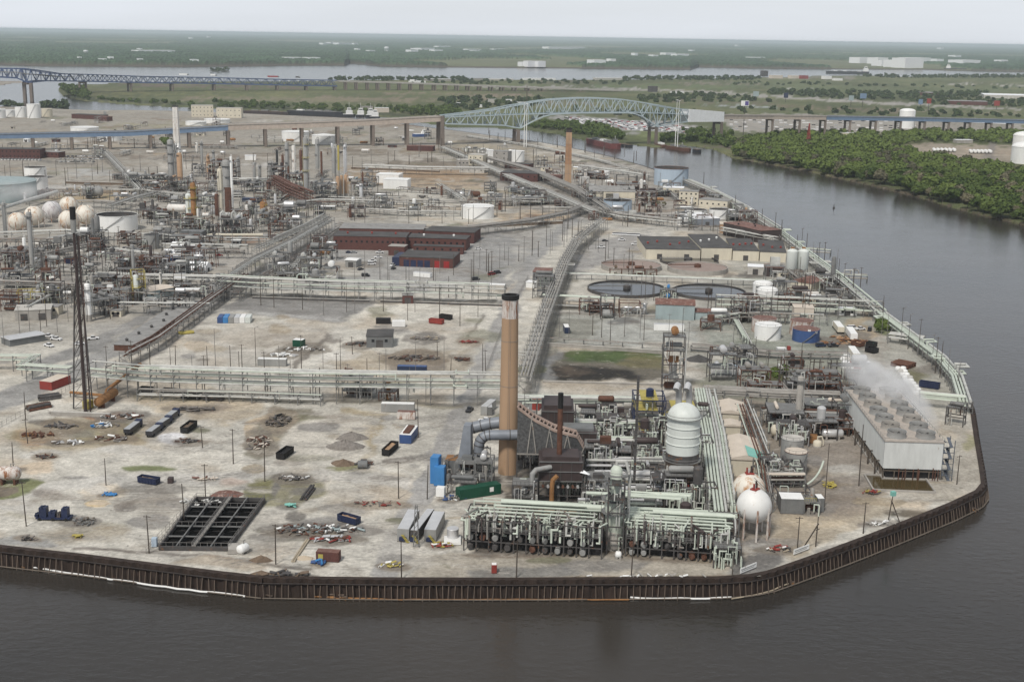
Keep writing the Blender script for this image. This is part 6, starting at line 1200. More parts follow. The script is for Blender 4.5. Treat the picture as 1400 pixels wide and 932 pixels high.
for i in range(NF):
 for sx in(-1,1):
  cy=dep*(i+.55)/NF;cx=sx*w*.5;rr=3.3;f=MB();f.lathe([(rr*1.02,h+.25),(rr*.92,h+1.3),(rr,h+2.4),(rr*.95,h+2.4),(rr*.86,h+1.3),(rr*.9,h+.4)],22,cx,cy,False,False);ft=f.build('fan_stack','vesselgrey' if(i+sx)%3 else 'concrete',o);g=MB();g.lathe([(rr*.88,h+.45),(.05,h+.45)],22,cx,cy,False,False);g.build('fan_well','black',ft);g=MB();[g.beam((cx,cy,h+1.2),(cx+rr*.85*math.cos(k*1.047+i),cy+rr*.85*math.sin(k*1.047+i),h+1.3),.5,.08)for k in range(6)];g.build('fan_blade','dsteel',ft)
for i in range(6):q=MB();cy=dep*(i+.5)/6;q.tube([(-w-1.4,cy,5.0),(-w,cy,5.0)],.25,6);q.tube([(-w-1.4,cy,0),(-w-1.4,cy,5.0)],.3,6);q.build('riser_pipe','pole',o)
q=MB()
for i in range(7):z_=2*i;q.beam((w+.3,.5,z_),(w+4,.5,z_),.16);q.beam((w+.3,6,z_),(w+4,6,z_),.16);q.beam((w+.6,.6 if i%2 else 5.6,z_),(w+.6,5.6 if i%2 else .6,z_+2),1.1,.16);q.beam((w+3,5.6 if i%2 else .6,z_),(w+3,.6 if i%2 else 5.6,z_+2),1.0,.16)
for x in(w+.3,w+4):
 for y in(.5,6):q.beam((x,y,0),(x,y,14.4),.22)
q.build('stair_tower',mk('blue_grey_stair',(.10,.115,.14),.7),o)
q=MB();[q.beam((-w+ln*t,-.4,.3),(-w+ln*t,-.4,3.2+k),.28)for t,k in((.27,1),(.34,.2),(.38,1),(.52,.8),(.60,1.2),(.62,.6),(.86,1.5),(.9,.8),(.95,1))];q.build('stop_log','rust',o)
loc,rz,ln=frame((1193,671),(1280,674.5));o=thing('basin','open brown water basin at the foot of the cooling tower','basin',loc,rz);w=ln/2;b=MB()
for x0,x1,y0,y1 in((-w,w,0,.5),(-w,w,15,15.4),(-w,-w+.5,.5,15),(w-.5,w,.5,15)):b.box(x0,x1,y0,y1,0,.7)
b.build('kerb','concrete',o);b=MB();b.box(-w+.5,w-.5,.5,15,.02,.22);b.build('water','brownwater',o);mark('brown water basin',1235,664)
def steam(desc,c,size,ax,dens,seed=0,name='steam_cloud'):
 b=MB();b.ball((0,0,0),1,20,12);m=bpy.data.materials.new(name);m.use_nodes=True;t=m.node_tree;t.nodes.clear();k=t.links.new
 mo=t.nodes.new('ShaderNodeOutputMaterial');v=t.nodes.new('ShaderNodeVolumePrincipled');v.inputs['Color'].default_value=(.97,.97,.97,1);tc=t.nodes.new('ShaderNodeTexCoord');ln_=t.nodes.new('ShaderNodeVectorMath');ln_.operation='LENGTH';k(tc.outputs['Object'],ln_.inputs[0])
 mr=t.nodes.new('ShaderNodeMapRange');mr.inputs[1].default_value=.98;mr.inputs[2].default_value=.2;k(ln_.outputs['Value'],mr.inputs[0])
 g=t.nodes.new('ShaderNodeNewGeometry');n=t.nodes.new('ShaderNodeTexNoise');n.inputs['Scale'].default_value=.085;n.inputs['Detail'].default_value=4;n.inputs['Roughness'].default_value=.62;k(g.outputs['Position'],n.inputs['Vector'])
 r2=t.nodes.new('ShaderNodeMapRange');r2.inputs[1].default_value=.36;r2.inputs[2].default_value=.68;k(n.outputs[0],r2.inputs[0])
 mu=t.nodes.new('ShaderNodeMath');mu.operation='MULTIPLY';k(mr.outputs[0],mu.inputs[0]);k(r2.outputs[0],mu.inputs[1]);m2=t.nodes.new('ShaderNodeMath');m2.operation='MULTIPLY';m2.inputs[1].default_value=dens;k(mu.outputs[0],m2.inputs[0]);k(m2.outputs[0],v.inputs['Density']);k(v.outputs[0],mo.inputs['Volume'])
 o=b.build(name,m);o.location=c;o.scale=size;o.rotation_euler=ax;setting(o,'stuff');o['label']=desc;return o
c0=pt(1232,600,560);steam('thin white steam drifting back from the cooling tower fans',c0+Vector((-4,14,2)),(8.5,42,9),(.16,0,.14),.65);steam('second veil of steam over the right fan row',c0+Vector((5,18,1)),(7,34,7.5),(.16,0,.10),.5)
# the refinery behind
for ph,x,y in(('black topped flare stack',112,450),('red brick workshop',580,358),('long brick office',500,330),('slim white stack',243,200),('second tan chimney',776,240),('row of rusty sphere tanks',70,300),('white open topped tank',161,308),('lone white round tank',653,292),('sky blue tank',917,245),('smaller sky blue tank',844,284),('dark roofed warehouse',975,345),('upper brown settling tank',862,365),('dark lower settling tank',860,395),('teal shed with rusty roof',922,425),('white ringed tank',1048,408),('deep blue tank',1101,460),('pair of white silos',1088,360),('grassy pond',830,490),('grey gabled shed',520,462),('row of six containers',320,436),('white tents',245,345),('orange rusty drum',152,548),('black aeration basin',290,718),('maroon container',447,760),('grey gravel heaps',478,602),('blue machines',597,650),('brown roofed pump house',215,455),('grey open garage',45,430),('small white tank in a ring',1142,402),('red pipe stack',1228,492),('green dumpster',655,675),('rusty tank by the grass',12,655),('navy machine skid',75,704),('white box tanks',530,250),('cream office block',940,270),('pair of white bridge tanks',425,188),('parking lot by the blue viaduct',110,217),('brown conveyor gallery',400,262),('teal tank in steam',20,265),('blue white container with red roof',558,596)):mark(ph,x,y)
PP,PD,PG=('pipe','pipe2','pipe'),('pipe2','pipe3','pipe2'),('pipe','greenpipe','pipe2')
for d,px,w,h,n,mt,kw in(('main pale pipe rack crossing the yard left of the tan chimney',[(126,534),(200,541),(420,548),(560,550),(684,551)],7,12,5,PG,dict(tiers=3,loops=.45,r=(.22,.45))),('lower pipe shelf in front of the main yard rack',[(190,546),(330,549),(440,553)],4,4,4,PG,dict(loops=.4)),('pale bent pipe rack left of the flare stack',[(-40,506),(50,506),(30,519),(98,523)],4,6.5,4,('greenpipe','pipe'),dict(wob=False)),('second pale pipe rack below the brick workshop',[(300,402),(345,405),(470,410),(600,413),(690,416)],6,10.5,4,PG,dict(tiers=3,loops=.5,r=(.25,.45))),('pipe rack between the tan chimney and the settling tanks',[(742,419),(800,422),(846,424)],5,6.5,3,PG,dict(tiers=3,loops=.5,r=(.25,.45))),('pipe rack in front of the white ringed tank',[(978,424),(1080,428),(1205,434)],4,8.5,4,PG,dict(tiers=3,loops=.3,r=(.25,.5))),('long pipe rack running away past the teal shed toward the warehouse',[(716,545),(742,458),(772,375),(790,342),(824,313)],6.5,9.5,5,PP,dict(tiers=2,loops=.5,r=(.22,.4),rails=True)),('pipe rack beside the brown roofed pump house',[(172,500),(215,477),(285,424),(335,388)],5,6,5,('pipe','rust','pipe2'),dict(r=(.22,.4))),('pipe rack climbing past the brick office from the pump house',[(296,408),(345,374),(400,346),(452,314)],6,9,5,PP,dict(tiers=2,loops=.2,r=(.22,.4))),('parallel pipe rack just right of the climbing rack',[(322,412),(420,352),(474,316)],5,5,4,PD,dict(r=(.2,.4))),('shore pipe rack along the river bank by the cooling tower',[(1318,566),(1307,530),(1285,503),(1240,468),(1205,441)],5.5,5,4,('pipe','pipe','greenpipe'),dict(loops=.9,r=(.35,.6),step=7,wob=False)),('shore pipe rack along the river bank by the deep blue tank',[(1203,439),(1150,393),(1105,358),(1062,324)],7,5.5,4,('pipe','pipe','greenpipe'),dict(loops=.9,r=(.3,.55))),('shore pipe rack along the river bank behind the cream office',[(1060,322),(1015,292),(975,270),(938,254)],10,6,7,PG,dict(loops=.6,r=(.3,.6))),('cross rack of the shore line below the pair of silos',[(1110,384),(1185,388)],6,5,4,PG,dict(loops=.5)),('upper cross rack of the shore line',[(1080,348),(1135,352)],6,5,4,PG,dict(loops=.5)),('cross rack leaving the shore line by the white sacks',[(1215,468),(1262,474)],5,4.5,4,('pipe',),dict(wob=False)),('cross rack leaving the shore line behind the cooling tower',[(1256,556),(1318,562)],5,6,4,('pipe','greenpipe'),dict(wob=False)),('curved pipe rack behind the brick office',[(462,318),(540,326),(640,323),(720,313),(775,301),(802,289)],7,7,5,PD,dict(tiers=2,r=(.25,.45))),('long pipe rack running back toward the bridge',[(812,300),(765,279),(700,251),(640,223),(606,208)],9,7,6,PP,dict(r=(.3,.5),step=14)),('second long pipe rack running back toward the bridge',[(832,300),(790,270),(725,241),(665,224)],9,8,6,PD,dict(r=(.3,.5),step=14)),('pipe rack below the smaller sky blue tank',[(805,292),(850,303),(930,312)],8,6,5,PP,dict(r=(.3,.45))),('level pipe rack behind the white box tanks',[(497,236),(575,239),(668,240)],9,8,6,PP,dict(r=(.35,.6),step=14)),('dark pipe bank right of the white box tanks',[(545,262),(600,266),(650,268)],7,4,5,PD,dict(step=14)),('stepped pipe bridge right of the white box tanks',[(600,258),(636,280)],6,5,4,PP,dict(step=10)),('pipe racks left of the brown conveyor gallery',[(310,253),(345,254),(376,253)],6,7,4,PP,dict(step=12)),('level pipe bank behind the crude columns',[(172,257),(240,259),(308,258)],8,7,5,PD,dict(step=12)),('diagonal rack behind the row of rusty spheres',[(143,213),(166,238),(194,270)],8,7,5,PP,dict(step=14)),('diagonal pipe rack right of the white open topped tank',[(150,292),(185,280),(220,272)],6,7,4,PP,dict(step=12)),('long pipe rack crossing left of the white tents',[(-30,373),(40,366),(120,348),(150,338)],6,7,5,PD,{}),('level pipe rack below the white tents',[(110,386),(200,390),(300,392)],6,6,5,PP,{}),('level pipe rack in the area left of the flare stack',[(-30,400),(60,403),(118,406)],6,7,5,PD,{}),('low brown pipe rack at the left edge',[(-30,418),(30,420)],6,6,5,('rust','pipe2'),{}),('pipe bridge in front of the sphere row',[(-10,330),(90,326),(250,334)],5,6,4,PP,dict(step=12)),('pipe rack in front of the white open topped tank',[(60,340),(110,330),(136,322)],5,6,4,PP,dict(step=12)),('thin pipe rack left of the crude heater row',[(240,330),(300,335),(372,335)],5,5,4,PP,{}),('thin pipe rack right of the crude heater row',[(350,350),(420,318),(446,303)],5,6,4,PP,{}),('low pipe rack in front of the lone white tank',[(470,290),(560,296),(630,296)],6,4,5,PP,dict(step=12)),('low pipe rack behind the lone white tank',[(470,278),(600,283),(700,282)],6,5,5,PD,dict(step=14)),('pipe rack right of the second tan chimney',[(790,232),(850,240),(890,247)],7,5,5,PP,dict(step=12)),('river side pipe track beyond the sky blue tank',[(640,188),(730,202),(800,217),(890,240)],6,3,4,PP,dict(step=18)),('pipe track in front of the brown roofed block',[(985,322),(1060,336)],6,6,5,PP,{}),('pale pipes along the settling tanks',[(768,381),(900,386),(1058,392)],3,3,2,('greenpipe','pipe'),dict(r=(.5,.7),wob=False,tiers=1)),('short pipe rack behind the rusty tanks',[(962,448),(1020,440),(1130,444)],4,5,4,PG,{}),('pipe bundle left of the flat white tank',[(1006,445),(1024,478)],3,3,4,('greenpipe','pipe'),dict(tiers=1)),('pipe rack behind the grassy pond',[(745,468),(905,478)],2,2.2,2,PD,dict(tiers=1)),('low pipe rack right of the grassy pond',[(945,480),(1060,490),(1160,492)],3,3,3,PD,{}),('tall pipe frame row at the far left',[(-20,345),(90,345)],6,9,5,PD,{}),('pipe rack under the slim white stack',[(190,268),(260,276),(330,274)],7,6,5,PP,{}),('pipe rack behind the sphere row',[(60,286),(130,284),(210,290)],6,6,5,PD,{}),('pipe rack by the three brown columns',[(380,290),(440,282),(520,284)],6,6,5,PP,{}),('pipe rack left of the white tents',[(150,352),(215,360)],5,6,4,PP,{}),):
 rack(d,px,w,h,n,mt,**kw)
pipe('long fat white pipe slanting up behind the sphere row',[G(-20,292,5),G(40,273,6),G(78,262,6)],1.5,'pipe',posts=(0,1,2));pipe('pale level pipe crossing in front of the black topped chimney',[G(645,402,4),G(702,404,4)],.8,'greenpipe',posts=(0,1))
for x,y,yt,w,mt,pl,d in((235,250,191,8,'vesselgrey',3,'tall grey column at the foot of the slim white stack'),(241,247,198,5,'vesselgrey',2,'thin grey column beside the tallest crude column'),(247,252,209,8,'tan',1,'tan column right of the slim white stack'),(277,242,193,3,'vesselgrey',1,'thin blue grey column behind the brown reactor frame'),(302,294,231,6,'cream',2,'beige column with brown cap in the brown reactor frame'),(311,289,219,11,'vesselgrey',3,'fat grey column with red block on its side'),(318,290,214,3,'white',1,'thin white column right of the red block'),(259,309,265,8,'vessel',2,'white column with yellow platforms'),(266,316,250,7,'orange',3,'yellow and rust stained column'),(272,314,281,6,'whiterust',1,'short rust streaked column by the yellow platforms'),(297,302,265,5,'rust',1,'brown column beside the red block'),(360,307,276,8,'orange',2,'rusty column with round yellow platform'),(379,227,205,3,'black',0,'thin black stack behind the conveyor gallery'),(370,250,221,6,'vesselgrey',1,'grey column behind the conveyor gallery'),(393,253,195,5,'vesselgrey',2,'tall pale column by the brown conveyor gallery'),(402,243,199,5,'whiterust',2,'rust streaked column by the tall pale column'),(419,275,188,6.5,'vesselgrey',3,'tallest pale column with yellow head'),(434,236,190,5,'vesselgrey',2,'pale column right of the tallest pale column'),(457,242,201,6,'vesselgrey',2,'stout pale column near the level pipe rack'),(463,238,199,2.5,'yellow',0,'thin yellow vent pipe beside the stout pale column'),(472,248,198,4,'silver',1,'silver stack with dark bands'),(462,272,241,5,'tan',0,'first brown heater stack of three'),(467,271,240,5,'tan',0,'second brown heater stack of three'),(473,270,239,5,'tan',0,'third brown heater stack of three'),(387,248,212,3,'rust',0,'thin rusty stack beside the conveyor gallery'),(412,247,205,4,'rust',1,'rusty column with red bands'),(440,246,207,3,'rust',0,'thin red brown column right of the tallest pale column'),(285,243,212,4,'tan',1,'tan stack over the brown reactor frame'),(293,246,205,3,'vesselgrey',1,'thin grey column over the brown reactor frame'),(348,252,222,4,'vesselgrey',1,'grey column left of the conveyor gallery'),(355,250,226,4,'vesselgrey',1,'short grey column left of the conveyor gallery'),(45,375,290,6,'vesselgrey',1,'tall grey column in the left pipe thicket'),(8,328,277,5,'vesselgrey',1,'grey column at the left edge before the spheres'),(26,391,358,4.5,'vesselgrey',1,'short grey column with brown head at far left'),(122,440,388,8,'white',2,'white column close behind the flare stack'),(187,413,376,7,'vessel',2,'pale silo column with yellow stair frame'),(34,350,325,4,'white',0,'small white upright drum in the left pipe frames'),(66,392,350,4,'rust',1,'rusty thin column in the left thicket'),(60,400,345,3,'dsteel',1,'dark thin column in the left thicket'),(338,308,280,4,'whiterust',1,'small streaked column by the heater row'),(350,312,285,3,'vesselgrey',1,'small grey column by the heater row'),(800,250,232,4,'whiterust',1,'small streaked column right of the second chimney'),(880,262,236,3,'rust',1,'thin rusty column left of the sky blue tank'),(876,270,245,4,'whiterust',1,'streaked column left of the sky blue tank'),(870,256,240,3,'dsteel',0,'dark vent pipe left of the sky blue tank'),(326,246,216,4,'vesselgrey',1,'grey column beyond the red block')):
 column(d,x,y,yt,w,mt,pl,cat='column',pm='yellow' if 'yellow' in d else 'steel')
chimney('slim square white chimney with a black arch opening',242.5,211,145,11.5,9,[(0,.22,'white'),(.22,.98,'whiterust')],True,'black',True)
chimney('second tan chimney of square orange brick sections with dark top',776,258,175.5,13,10.5,[(0,.40,'tanshaft'),(.40,.74,'tanstain'),(.74,.93,'tan'),(.93,.99,'brown')],True,'black',True)
for x,y,yt,w,mt,d in((25,318,291,25,'sphererust','leftmost rust streaked sphere of the row of six'),(48,312,282.5,27,'sphererust','brown streaked sphere second from the left'),(72,305,276,26,'spheregrey','greyish topped sphere in the middle of the row'),(95,299,269.5,25,'sphererust','bright orange topped sphere at the back of the row'),(95,319,288.5,27,'sphererust','cream sphere nearest the flare tip'),(118,311,281,27,'sphererust','yellowish sphere beside the white open tank')):sphere(d,x,y,yt,w,mt,False,8,'rusty sphere tanks')
for d,x,y,yt,w,mt,rf,rm,kw in(('huge pale teal tank cut by the left edge',-4,279,253,108,'teal','cone',None,{}),('white open topped tank behind the teal tank',50,263,243,31,'white','open','black',{}),('white tank farthest back behind the teal tank',49,245,230,29,'white','open','black',{}),('big white open topped tank beside the sphere row',161,317.5,296.5,55,'white','open','black',{}),('lone low white tank with clean pale top',653,300,284,45,'white','flat','white',{}),('sky blue open tank with rusty rim by the river',917,255,231.5,47,'skyblue','open','dsteel',dict(rim='rustroof')),('smaller sky blue tank with dark open top',844,292,276,39,'skyblue','open','black',{}),('white open tank left behind the blue shed',952,298,288,28,'white','open','black',{}),('white tank right behind the blue shed',983,300,287.5,28,'white','open','black',{}),('white ringed tank with domed top',1048.5,416,398.5,28.5,'white','dome',None,dict(rings=2)),('white domed tank half hidden behind the ringed tank',1042,407,390,27,'white','dome',None,{}),('low white tank in front of a rusty tank',1049,466,447,36,'white','flat','white',{}),('deep blue tank with brown roof and white marks',1101,469,453,37,'blue','flat','rustroof',{}),('rusty grey tank behind the low white tank',1044,456,438,34,'rustwhite','flat','rustroof',{}),('rusty grey tank behind the deep blue tank',1095,460,441,32,'rustwhite','flat','rustroof',{}),('small white upright tank inside a low ring wall',1142,405.5,397.5,11,'white','dome',None,dict(stair=False)),('left of two white tanks under the beige viaduct',404,194,181,37,'white','flat','white',{}),('right of two white tanks under the beige viaduct',443,198,186,33,'white','cone','white',{}),('low white tank behind the blue viaduct',150,193,186,33,'white','flat','white',{}),('white flat tank above the blue viaduct',116,182,175,37,'white','flat','white',{}),('flat white tank beyond the slim white stack',268,172,167,28,'white','flat','white',{}),('flat white tank beyond the end of the blue girders',297,169,164,35,'white','flat','white',{}),('grey tank left of the grey cabin block',208,341,322,20,'vesselgrey','flat','black',{}),('white tank beside the white block with windows',708,222,207,18,'white','flat','white',{}),('silver tank under yellow rails',64,414,401,21,'silver','flat','steel',dict(rim='yellow')),('first upright silver tank beside the yellow railed tank',36,416,402,7,'silver','flat',None,dict(stair=False)),('second upright silver tank beside the yellow railed tank',45,416,402,7,'silver','flat',None,dict(stair=False)),('pale rust tank right of the second chimney',799,252,243,14,'whiterust','cone',None,{}),('small white tank behind the second chimney',829,244,234,8,'white','cone',None,dict(stair=False)),('silver tank in white spill tray beside the exchanger row',619,741,725,16,'silver','cone',None,dict(stair=False)),('first white tank by the blue shed',929,308,299,7,'white','dome',None,dict(stair=False)),('second white tank by the blue shed',938,308,299,7,'white','dome',None,dict(stair=False)),('yellow tank by the blue shed',944,311,306,6,'yellow','flat',None,dict(stair=False)),('pale green tank by the three brown stacks',490,263,251,9,'greenpipe','flat',None,{}),('small white tank at the river bend store',14,160,151,16,'white','flat','white',{}),('white tank in the far left store',47,162,143,18,'white','flat','white',{}),('white tank at the far left edge store',-2,162,150,20,'white','flat','white',{}),('middle white tank in the far left store',29,161,147,15,'white','flat','white',{}),('beige tank in the far left store',65,160,149,14,'cream','flat',None,{})):
 o=vtank('storage_tank',d,x,y,yt,w,mt,rf,rm,**kw)
 if 'marks' in d:
  r=w/2*S(x,y)
  for a,zz_ in((-1.55,6.4),(-.95,5.2)):
   for k in range(3):b=MB();b.beam((r*1.01*math.cos(a+k*.07),r*1.01*math.sin(a+k*.07),zz_),(r*1.01*math.cos(a+k*.07+.06),r*1.01*math.sin(a+k*.07+.06),zz_),.12,1.0-.2*(k%2));b.build('white_marking','white',o)
for i,x in enumerate((1081,1096)):
 p=G(x,381);r=7.4*S(x,381);o=thing('silo',('left','right')[i]+' white silo of the pair on tall legs','silo',p);h=HT(x,381,343);z0=HT(x,381,366);b=MB();b.lathe([(r*.3,z0-3),(r,z0),(r,h),(r*.3,h+1.6)],20);b.build('bin','vessel',o)
 for a in range(6):q=MB();q.beam((r*.95*math.cos(a*1.047),r*.95*math.sin(a*1.047),0),(r*.95*math.cos(a*1.047),r*.95*math.sin(a*1.047),z0),.35);q.build('leg','vesselgrey',o)
 q=MB();q.box(-1,1,-1,1,h+1,h+2.4);q.build('top_housing','orange',o)
for d,A,B,dp,yt,wl,rf,kw in(('long two storey brick office with flat grey roof',(456,341),(555,343),22,323.5,'brick','roofdark',dict(win=14,vents=3)),('brick office wing continuing right of the long office',(556,340),(637,343),18,326,'brick','roofdark',dict(win=10,vents=2,ventmat='white')),('low brick lean-to in front of the right office wing',(565,346),(633,348),7,337,'brick','roofdark',dict(win=6)),('back brick block behind the long office',(464,326),(579,328),26,313,'brick','roofgrey',dict(win=10)),('back brick block at the right end of the office group',(580,330),(648,333),24,317,'brickdark','roofdark',dict(win=6)),('small brick link with pale roof in the middle of the office front',(531,349),(553,350),9,337,'brick','concrete',dict(doors=1)),('grey gabled shed with dark roof in the open yard',(501,475),(537,475),15,460,'greyplate','roofdark',dict(doors=1,win=2)),('teal metal shed with rusty red roof',(896,436),(949,438),13,417,'teal','rustroof',dict(gable=2.2,doors=0)),('low teal annex with rusty roof',(950,437),(974,438),10,427,'teal','rustroof',dict(gable=1.0)),('wide cream warehouse bay with red roof vents',(883,354),(957,355),56,341,'cream','roofdark',dict(doors=2,vents=5)),('taller narrow cream warehouse bay with pale vents',(958.5,355),(1000,355.5),60,339,'cream','roofdark',dict(doors=1,vents=3,ventmat='white')),('third cream warehouse bay with red vents',(1001.5,356),(1037,357),54,343,'cream','roofdark',dict(doors=1,vents=4)),('last cream warehouse bay at the right end',(1038.5,357.5),(1074,359),52,345,'cream','roofdark',dict(doors=1,vents=3)),('blue walled shed with white sloping roof',(950,310),(984,309),34,299,'duct','tarpwhite',dict(doors=1)),('beige windowless block right of the blue walled shed',(984,319),(1013,320),14,307,'tan','beige',{}),('dark brown block with rusty flat roof by the shore rack',(1040,333),(1067,331),46,315,'brown','rustroof',dict(vents=3,ventmat='brown')),('cream three storey office by the river',(928,280),(954,281),12,262,'cream','roofgrey',dict(win=4,rows=3)),('low cream annex right of the cream office',(955,285),(994,288),16,274,'cream','roofgrey',dict(win=5)),('white lab block behind the cream office',(906,268),(934,269),14,257,'cream','tarpwhite',dict(win=4)),('grey gabled works shed with cream wall',(806,273),(868,274),26,262,'cream','roofgrey',dict(gable=4)),('dark brown workshop with greenish roof by the bridge racks',(684,247),(735,249),26,237,'brickdark','roofdark',dict(win=6)),('low red brick hut left of the second chimney',(743,247),(767,248),10,240,'brick','rustroof',{}),('low red brick range behind the dark workshop',(690,230),(723,232),14,224,'brick','roofdark',dict(win=4)),('grey concrete block with black window openings',(674,225),(694,226),14,207,'concrete','roofgrey',dict(win=2,rows=3)),('white tower block left of the grey block',(667,222),(675,222),12,206,'white','white',{}),('cream block left of the grey concrete block',(640,226),(660,227),16,212,'cream','concrete_pale',dict(win=3,rows=2)),('low grey block with dark openings by the racks',(626,229),(641,229),14,219,'concrete','concrete_pale',dict(win=3)),('long wall of low white sheds in front of the cream block',(628,236),(662,237),10,230,'concrete_pale','tarpwhite',dict(win=4)),('white box tanks stepped building back part',(514,250),(545,251),20,239,'white','white',{}),('white box building front part',(524,258),(557,259),18,246,'white','white',{}),('long dark brick building at the far left with many windows',(-20,216),(55,217),20,204,'brickdark','roofdark',dict(win=14,rows=2)),('low brick wing at the right of the far left building',(57,215),(80,216),14,208,'brick','roofgrey',dict(win=4)),('pale block building with windows beyond the slim white stack',(262,160),(292,160),20,144.5,'cream','concrete_pale',dict(win=6,rows=3)),('pale second block of the block building',(296,161),(330,161.5),18,148,'cream','concrete_pale',dict(win=6,rows=2)),('dark shed row beyond the bridge at the left',(98,162),(138,164),18,157,'brickdark','roofdark',{}),('small brown shed among the far tanks',(132,165),(146,166),12,159.5,'brick','rustroof',{}),('low brown sheds beyond the viaduct piers',(556,206),(592,207),14,200,'brickdark','rustroof',{}),('grey garage open at the front',(21,439),(70,437),14,424,'concrete','concrete_pale',dict(doors=2)),('grey lean-to shed with pale metal roof below the garage',(14,474),(62,466),9,461,'greyplate','silver',dict(gable=.7)),('pale shed with pinkish roof right of the silo column',(202,410),(238,404),13,396,'teal','beige',dict(win=3,gable=.9)),('brown roofed low pump house lying along the pipe rack',(188,480),(262,427),11,446,'rust','roofgrey',dict(vents=6,ventmat='roofdark')),('small beige control hut below the white tents',(305,348),(326,348),8,339,'concrete','concrete_pale',dict(win=4)),('grey cabin block behind the tents',(247,331),(276,332),10,317,'greyplate','greyplate',{}),('little white hut in the column field',(335,219),(350,219),8,213,'white','tarpwhite',{}),('brick pump cabin in front of the long pipe rack',(550,415),(565,415),6,404,'brick','roofgrey',dict(doors=1)),('pinkish roofless block between the rusty tanks',(1085,437),(1112,438),9,421,'beige','beige',dict(doors=1)),('cream gabled house with red rusty roof by the silos',(1081,395),(1109,399),14,386,'cream','rustroof',dict(gable=-2.4)),('dark brick shed left of the silos',(1046,378),(1071,379),12,366,'brown','rustroof',dict(win=2)),('pale small workshop right of the dark doors',(1022,375),(1043,376),10,365,'concrete_pale','tarpwhite',dict(doors=1)),('cream hut in front of the red roofed house',(1097,417),(1115,418),8,408,'cream','roofdark',dict(doors=1)),('white pump hut behind the tan chimney',(712,570),(723,571),5,551,'white','concrete_pale',dict(win=1)),('small red shed behind the tan chimney',(726,560),(737,561),5,549,'red','red',{}),('small white shelter by the brick office cars',(472,365),(487,366),9,356,'vesselgrey','white',dict(doors=1,gable=.8)),('tiny open hut by the rack corner',(270,336),(284,337),6,330,'concrete','roofgrey',{}),('grey cabin row left of the sphere tanks',(150,388),(176,389),7,380,'vesselgrey','white',dict(win=3)),('low white cabins behind the flare stack',(86,342),(118,344),6,335,'white','tarpwhite',dict(win=4)),('long grey substation left of the tan diag rack',(728,392),(752,393),14,372,'greyplate','rustroof',dict(win=2)),('small white cabin left of the long pipe rack',(719,393),(731,394),6,386,'white','tarpwhite',{}),('white tower shed right of the second chimney',(785,236),(793,236),8,229,'cream','tarpwhite',{})):
 h=HT((A[0]+B[0])/2,(A[1]+B[1])/2,yt);simple('brick_building' if 'brick' in d else 'warehouse' if 'warehouse' in d else 'shed',d,'building',A,B,dp,h,wl,rf,**kw)
loc,rz,ln=frame((546,364),(619,367));h=HT(582,366,353);o=thing('workshop','red brick workshop with four blue doors and two red doors','building',loc,rz);w=ln/2;b=MB();b.box(-w,w,0,26,0,h);b.build('wall','brick',o);b=MB();b.box(-w-.2,w+.2,-.2,26.2,h+.003,h+.35);rf=b.build('roof','roofdark',o);b=MB();b.box(-w-5,-w-.002,1,22,0,h*.9);b.build('blue_annex','navy',o)
for i,(t,mt)in enumerate(((.08,'navy'),(.21,'navy'),(.34,'navy'),(.47,'navy'),(.66,'carred'),(.83,'carred'))):b=MB();b.box(-w+ln*t,-w+ln*t+ln*.105,-.08,.05,.003,h*.72);b.build('door',mt,o)
for x,m_ in((223,'blue'),(236,'navy')):container('dark blue container in front of the white tents' if x==223 else 'navy skip beside the dark blue container',(x,356),(x+13,357),3,2.6,m_)
for d,A,B,dp,yt,gb in(('front white tent by the dark blue container',(221,355),(248,356),12,345,2.4),('long white tent at the back of the tent group',(232,346),(272,347),14,336,2.8),('right white tent of the tent group',(252,354),(273,355),9,345,2.2),('single white tent apart below the others',(251,372),(281,373),12,364,3),('white tent hut by the garage road',(124,398),(142,398),9,391,2)):
 h=HT(A[0],A[1],yt);loc,rz,ln=frame(A,B);o=thing('storage_tent',d,'tent',loc,rz);w=ln/2;b=MB();b.gable(-w,w,0,dp,0,h*.8,h*.8+gb,'x');b.build('canvas','tarpwhite',o);b=MB();b.box(w-.01,w+.06,dp*.35,dp*.65,.003,h*.6);b.build('opening','black',o)
def clarifier(desc,x,y,rx,ry,h,surf,level):
 c=G(x,y);r=rx*S(x,y);o=thing('settling_tank',desc,'settling tank',c);b=MB();b.lathe([(r,0),(r,h),(r-.45,h),(r-.45,level-.2)],48,0,0,False,False);b.build('rim_wall','concrete' if surf=='sludge' else 'dsteel',o);b=MB();b.lathe([(r-.45,level),(.05,level)],48,0,0,False,False);b.build('liquid',surf,o)
 q=MB();q.beam((-r,0,h+.6),(r*.05,0,h+.9),1.0,.4);[q.beam((-r+r*i/8,-.5,h+.6),(-r+r*i/8,-.5,h+1.6),.1)for i in range(9)];q.beam((-r,-.5,h+1.6),(0,-.5,h+1.7),.1);q.build('bridge','rust' if surf=='sludge' else 'steel',o);q=MB();q.lathe([(2.2,level-.2),(2.2,h+1.2),(.1,h+1.8)],12);q.build('centre_drive','rust' if surf=='sludge' else 'dsteel',o)
clarifier('upper left round settling tank full of brown sludge',863,367,41,9,3,'sludge',2.2);clarifier('upper right round settling tank of smooth brown sludge',953.5,370,41,9,3,'sludge',2.2);clarifier('lower left round settling tank of black water',857,397,54,14,1.8,'water_dark',1.2);clarifier('lower right round settling tank of black water',969,401,50,13,1.8,'water_dark',1.2);clarifier('narrow dark settling tank behind the two brown ones',942,358,40,4,1.6,'water_dark',1.0)
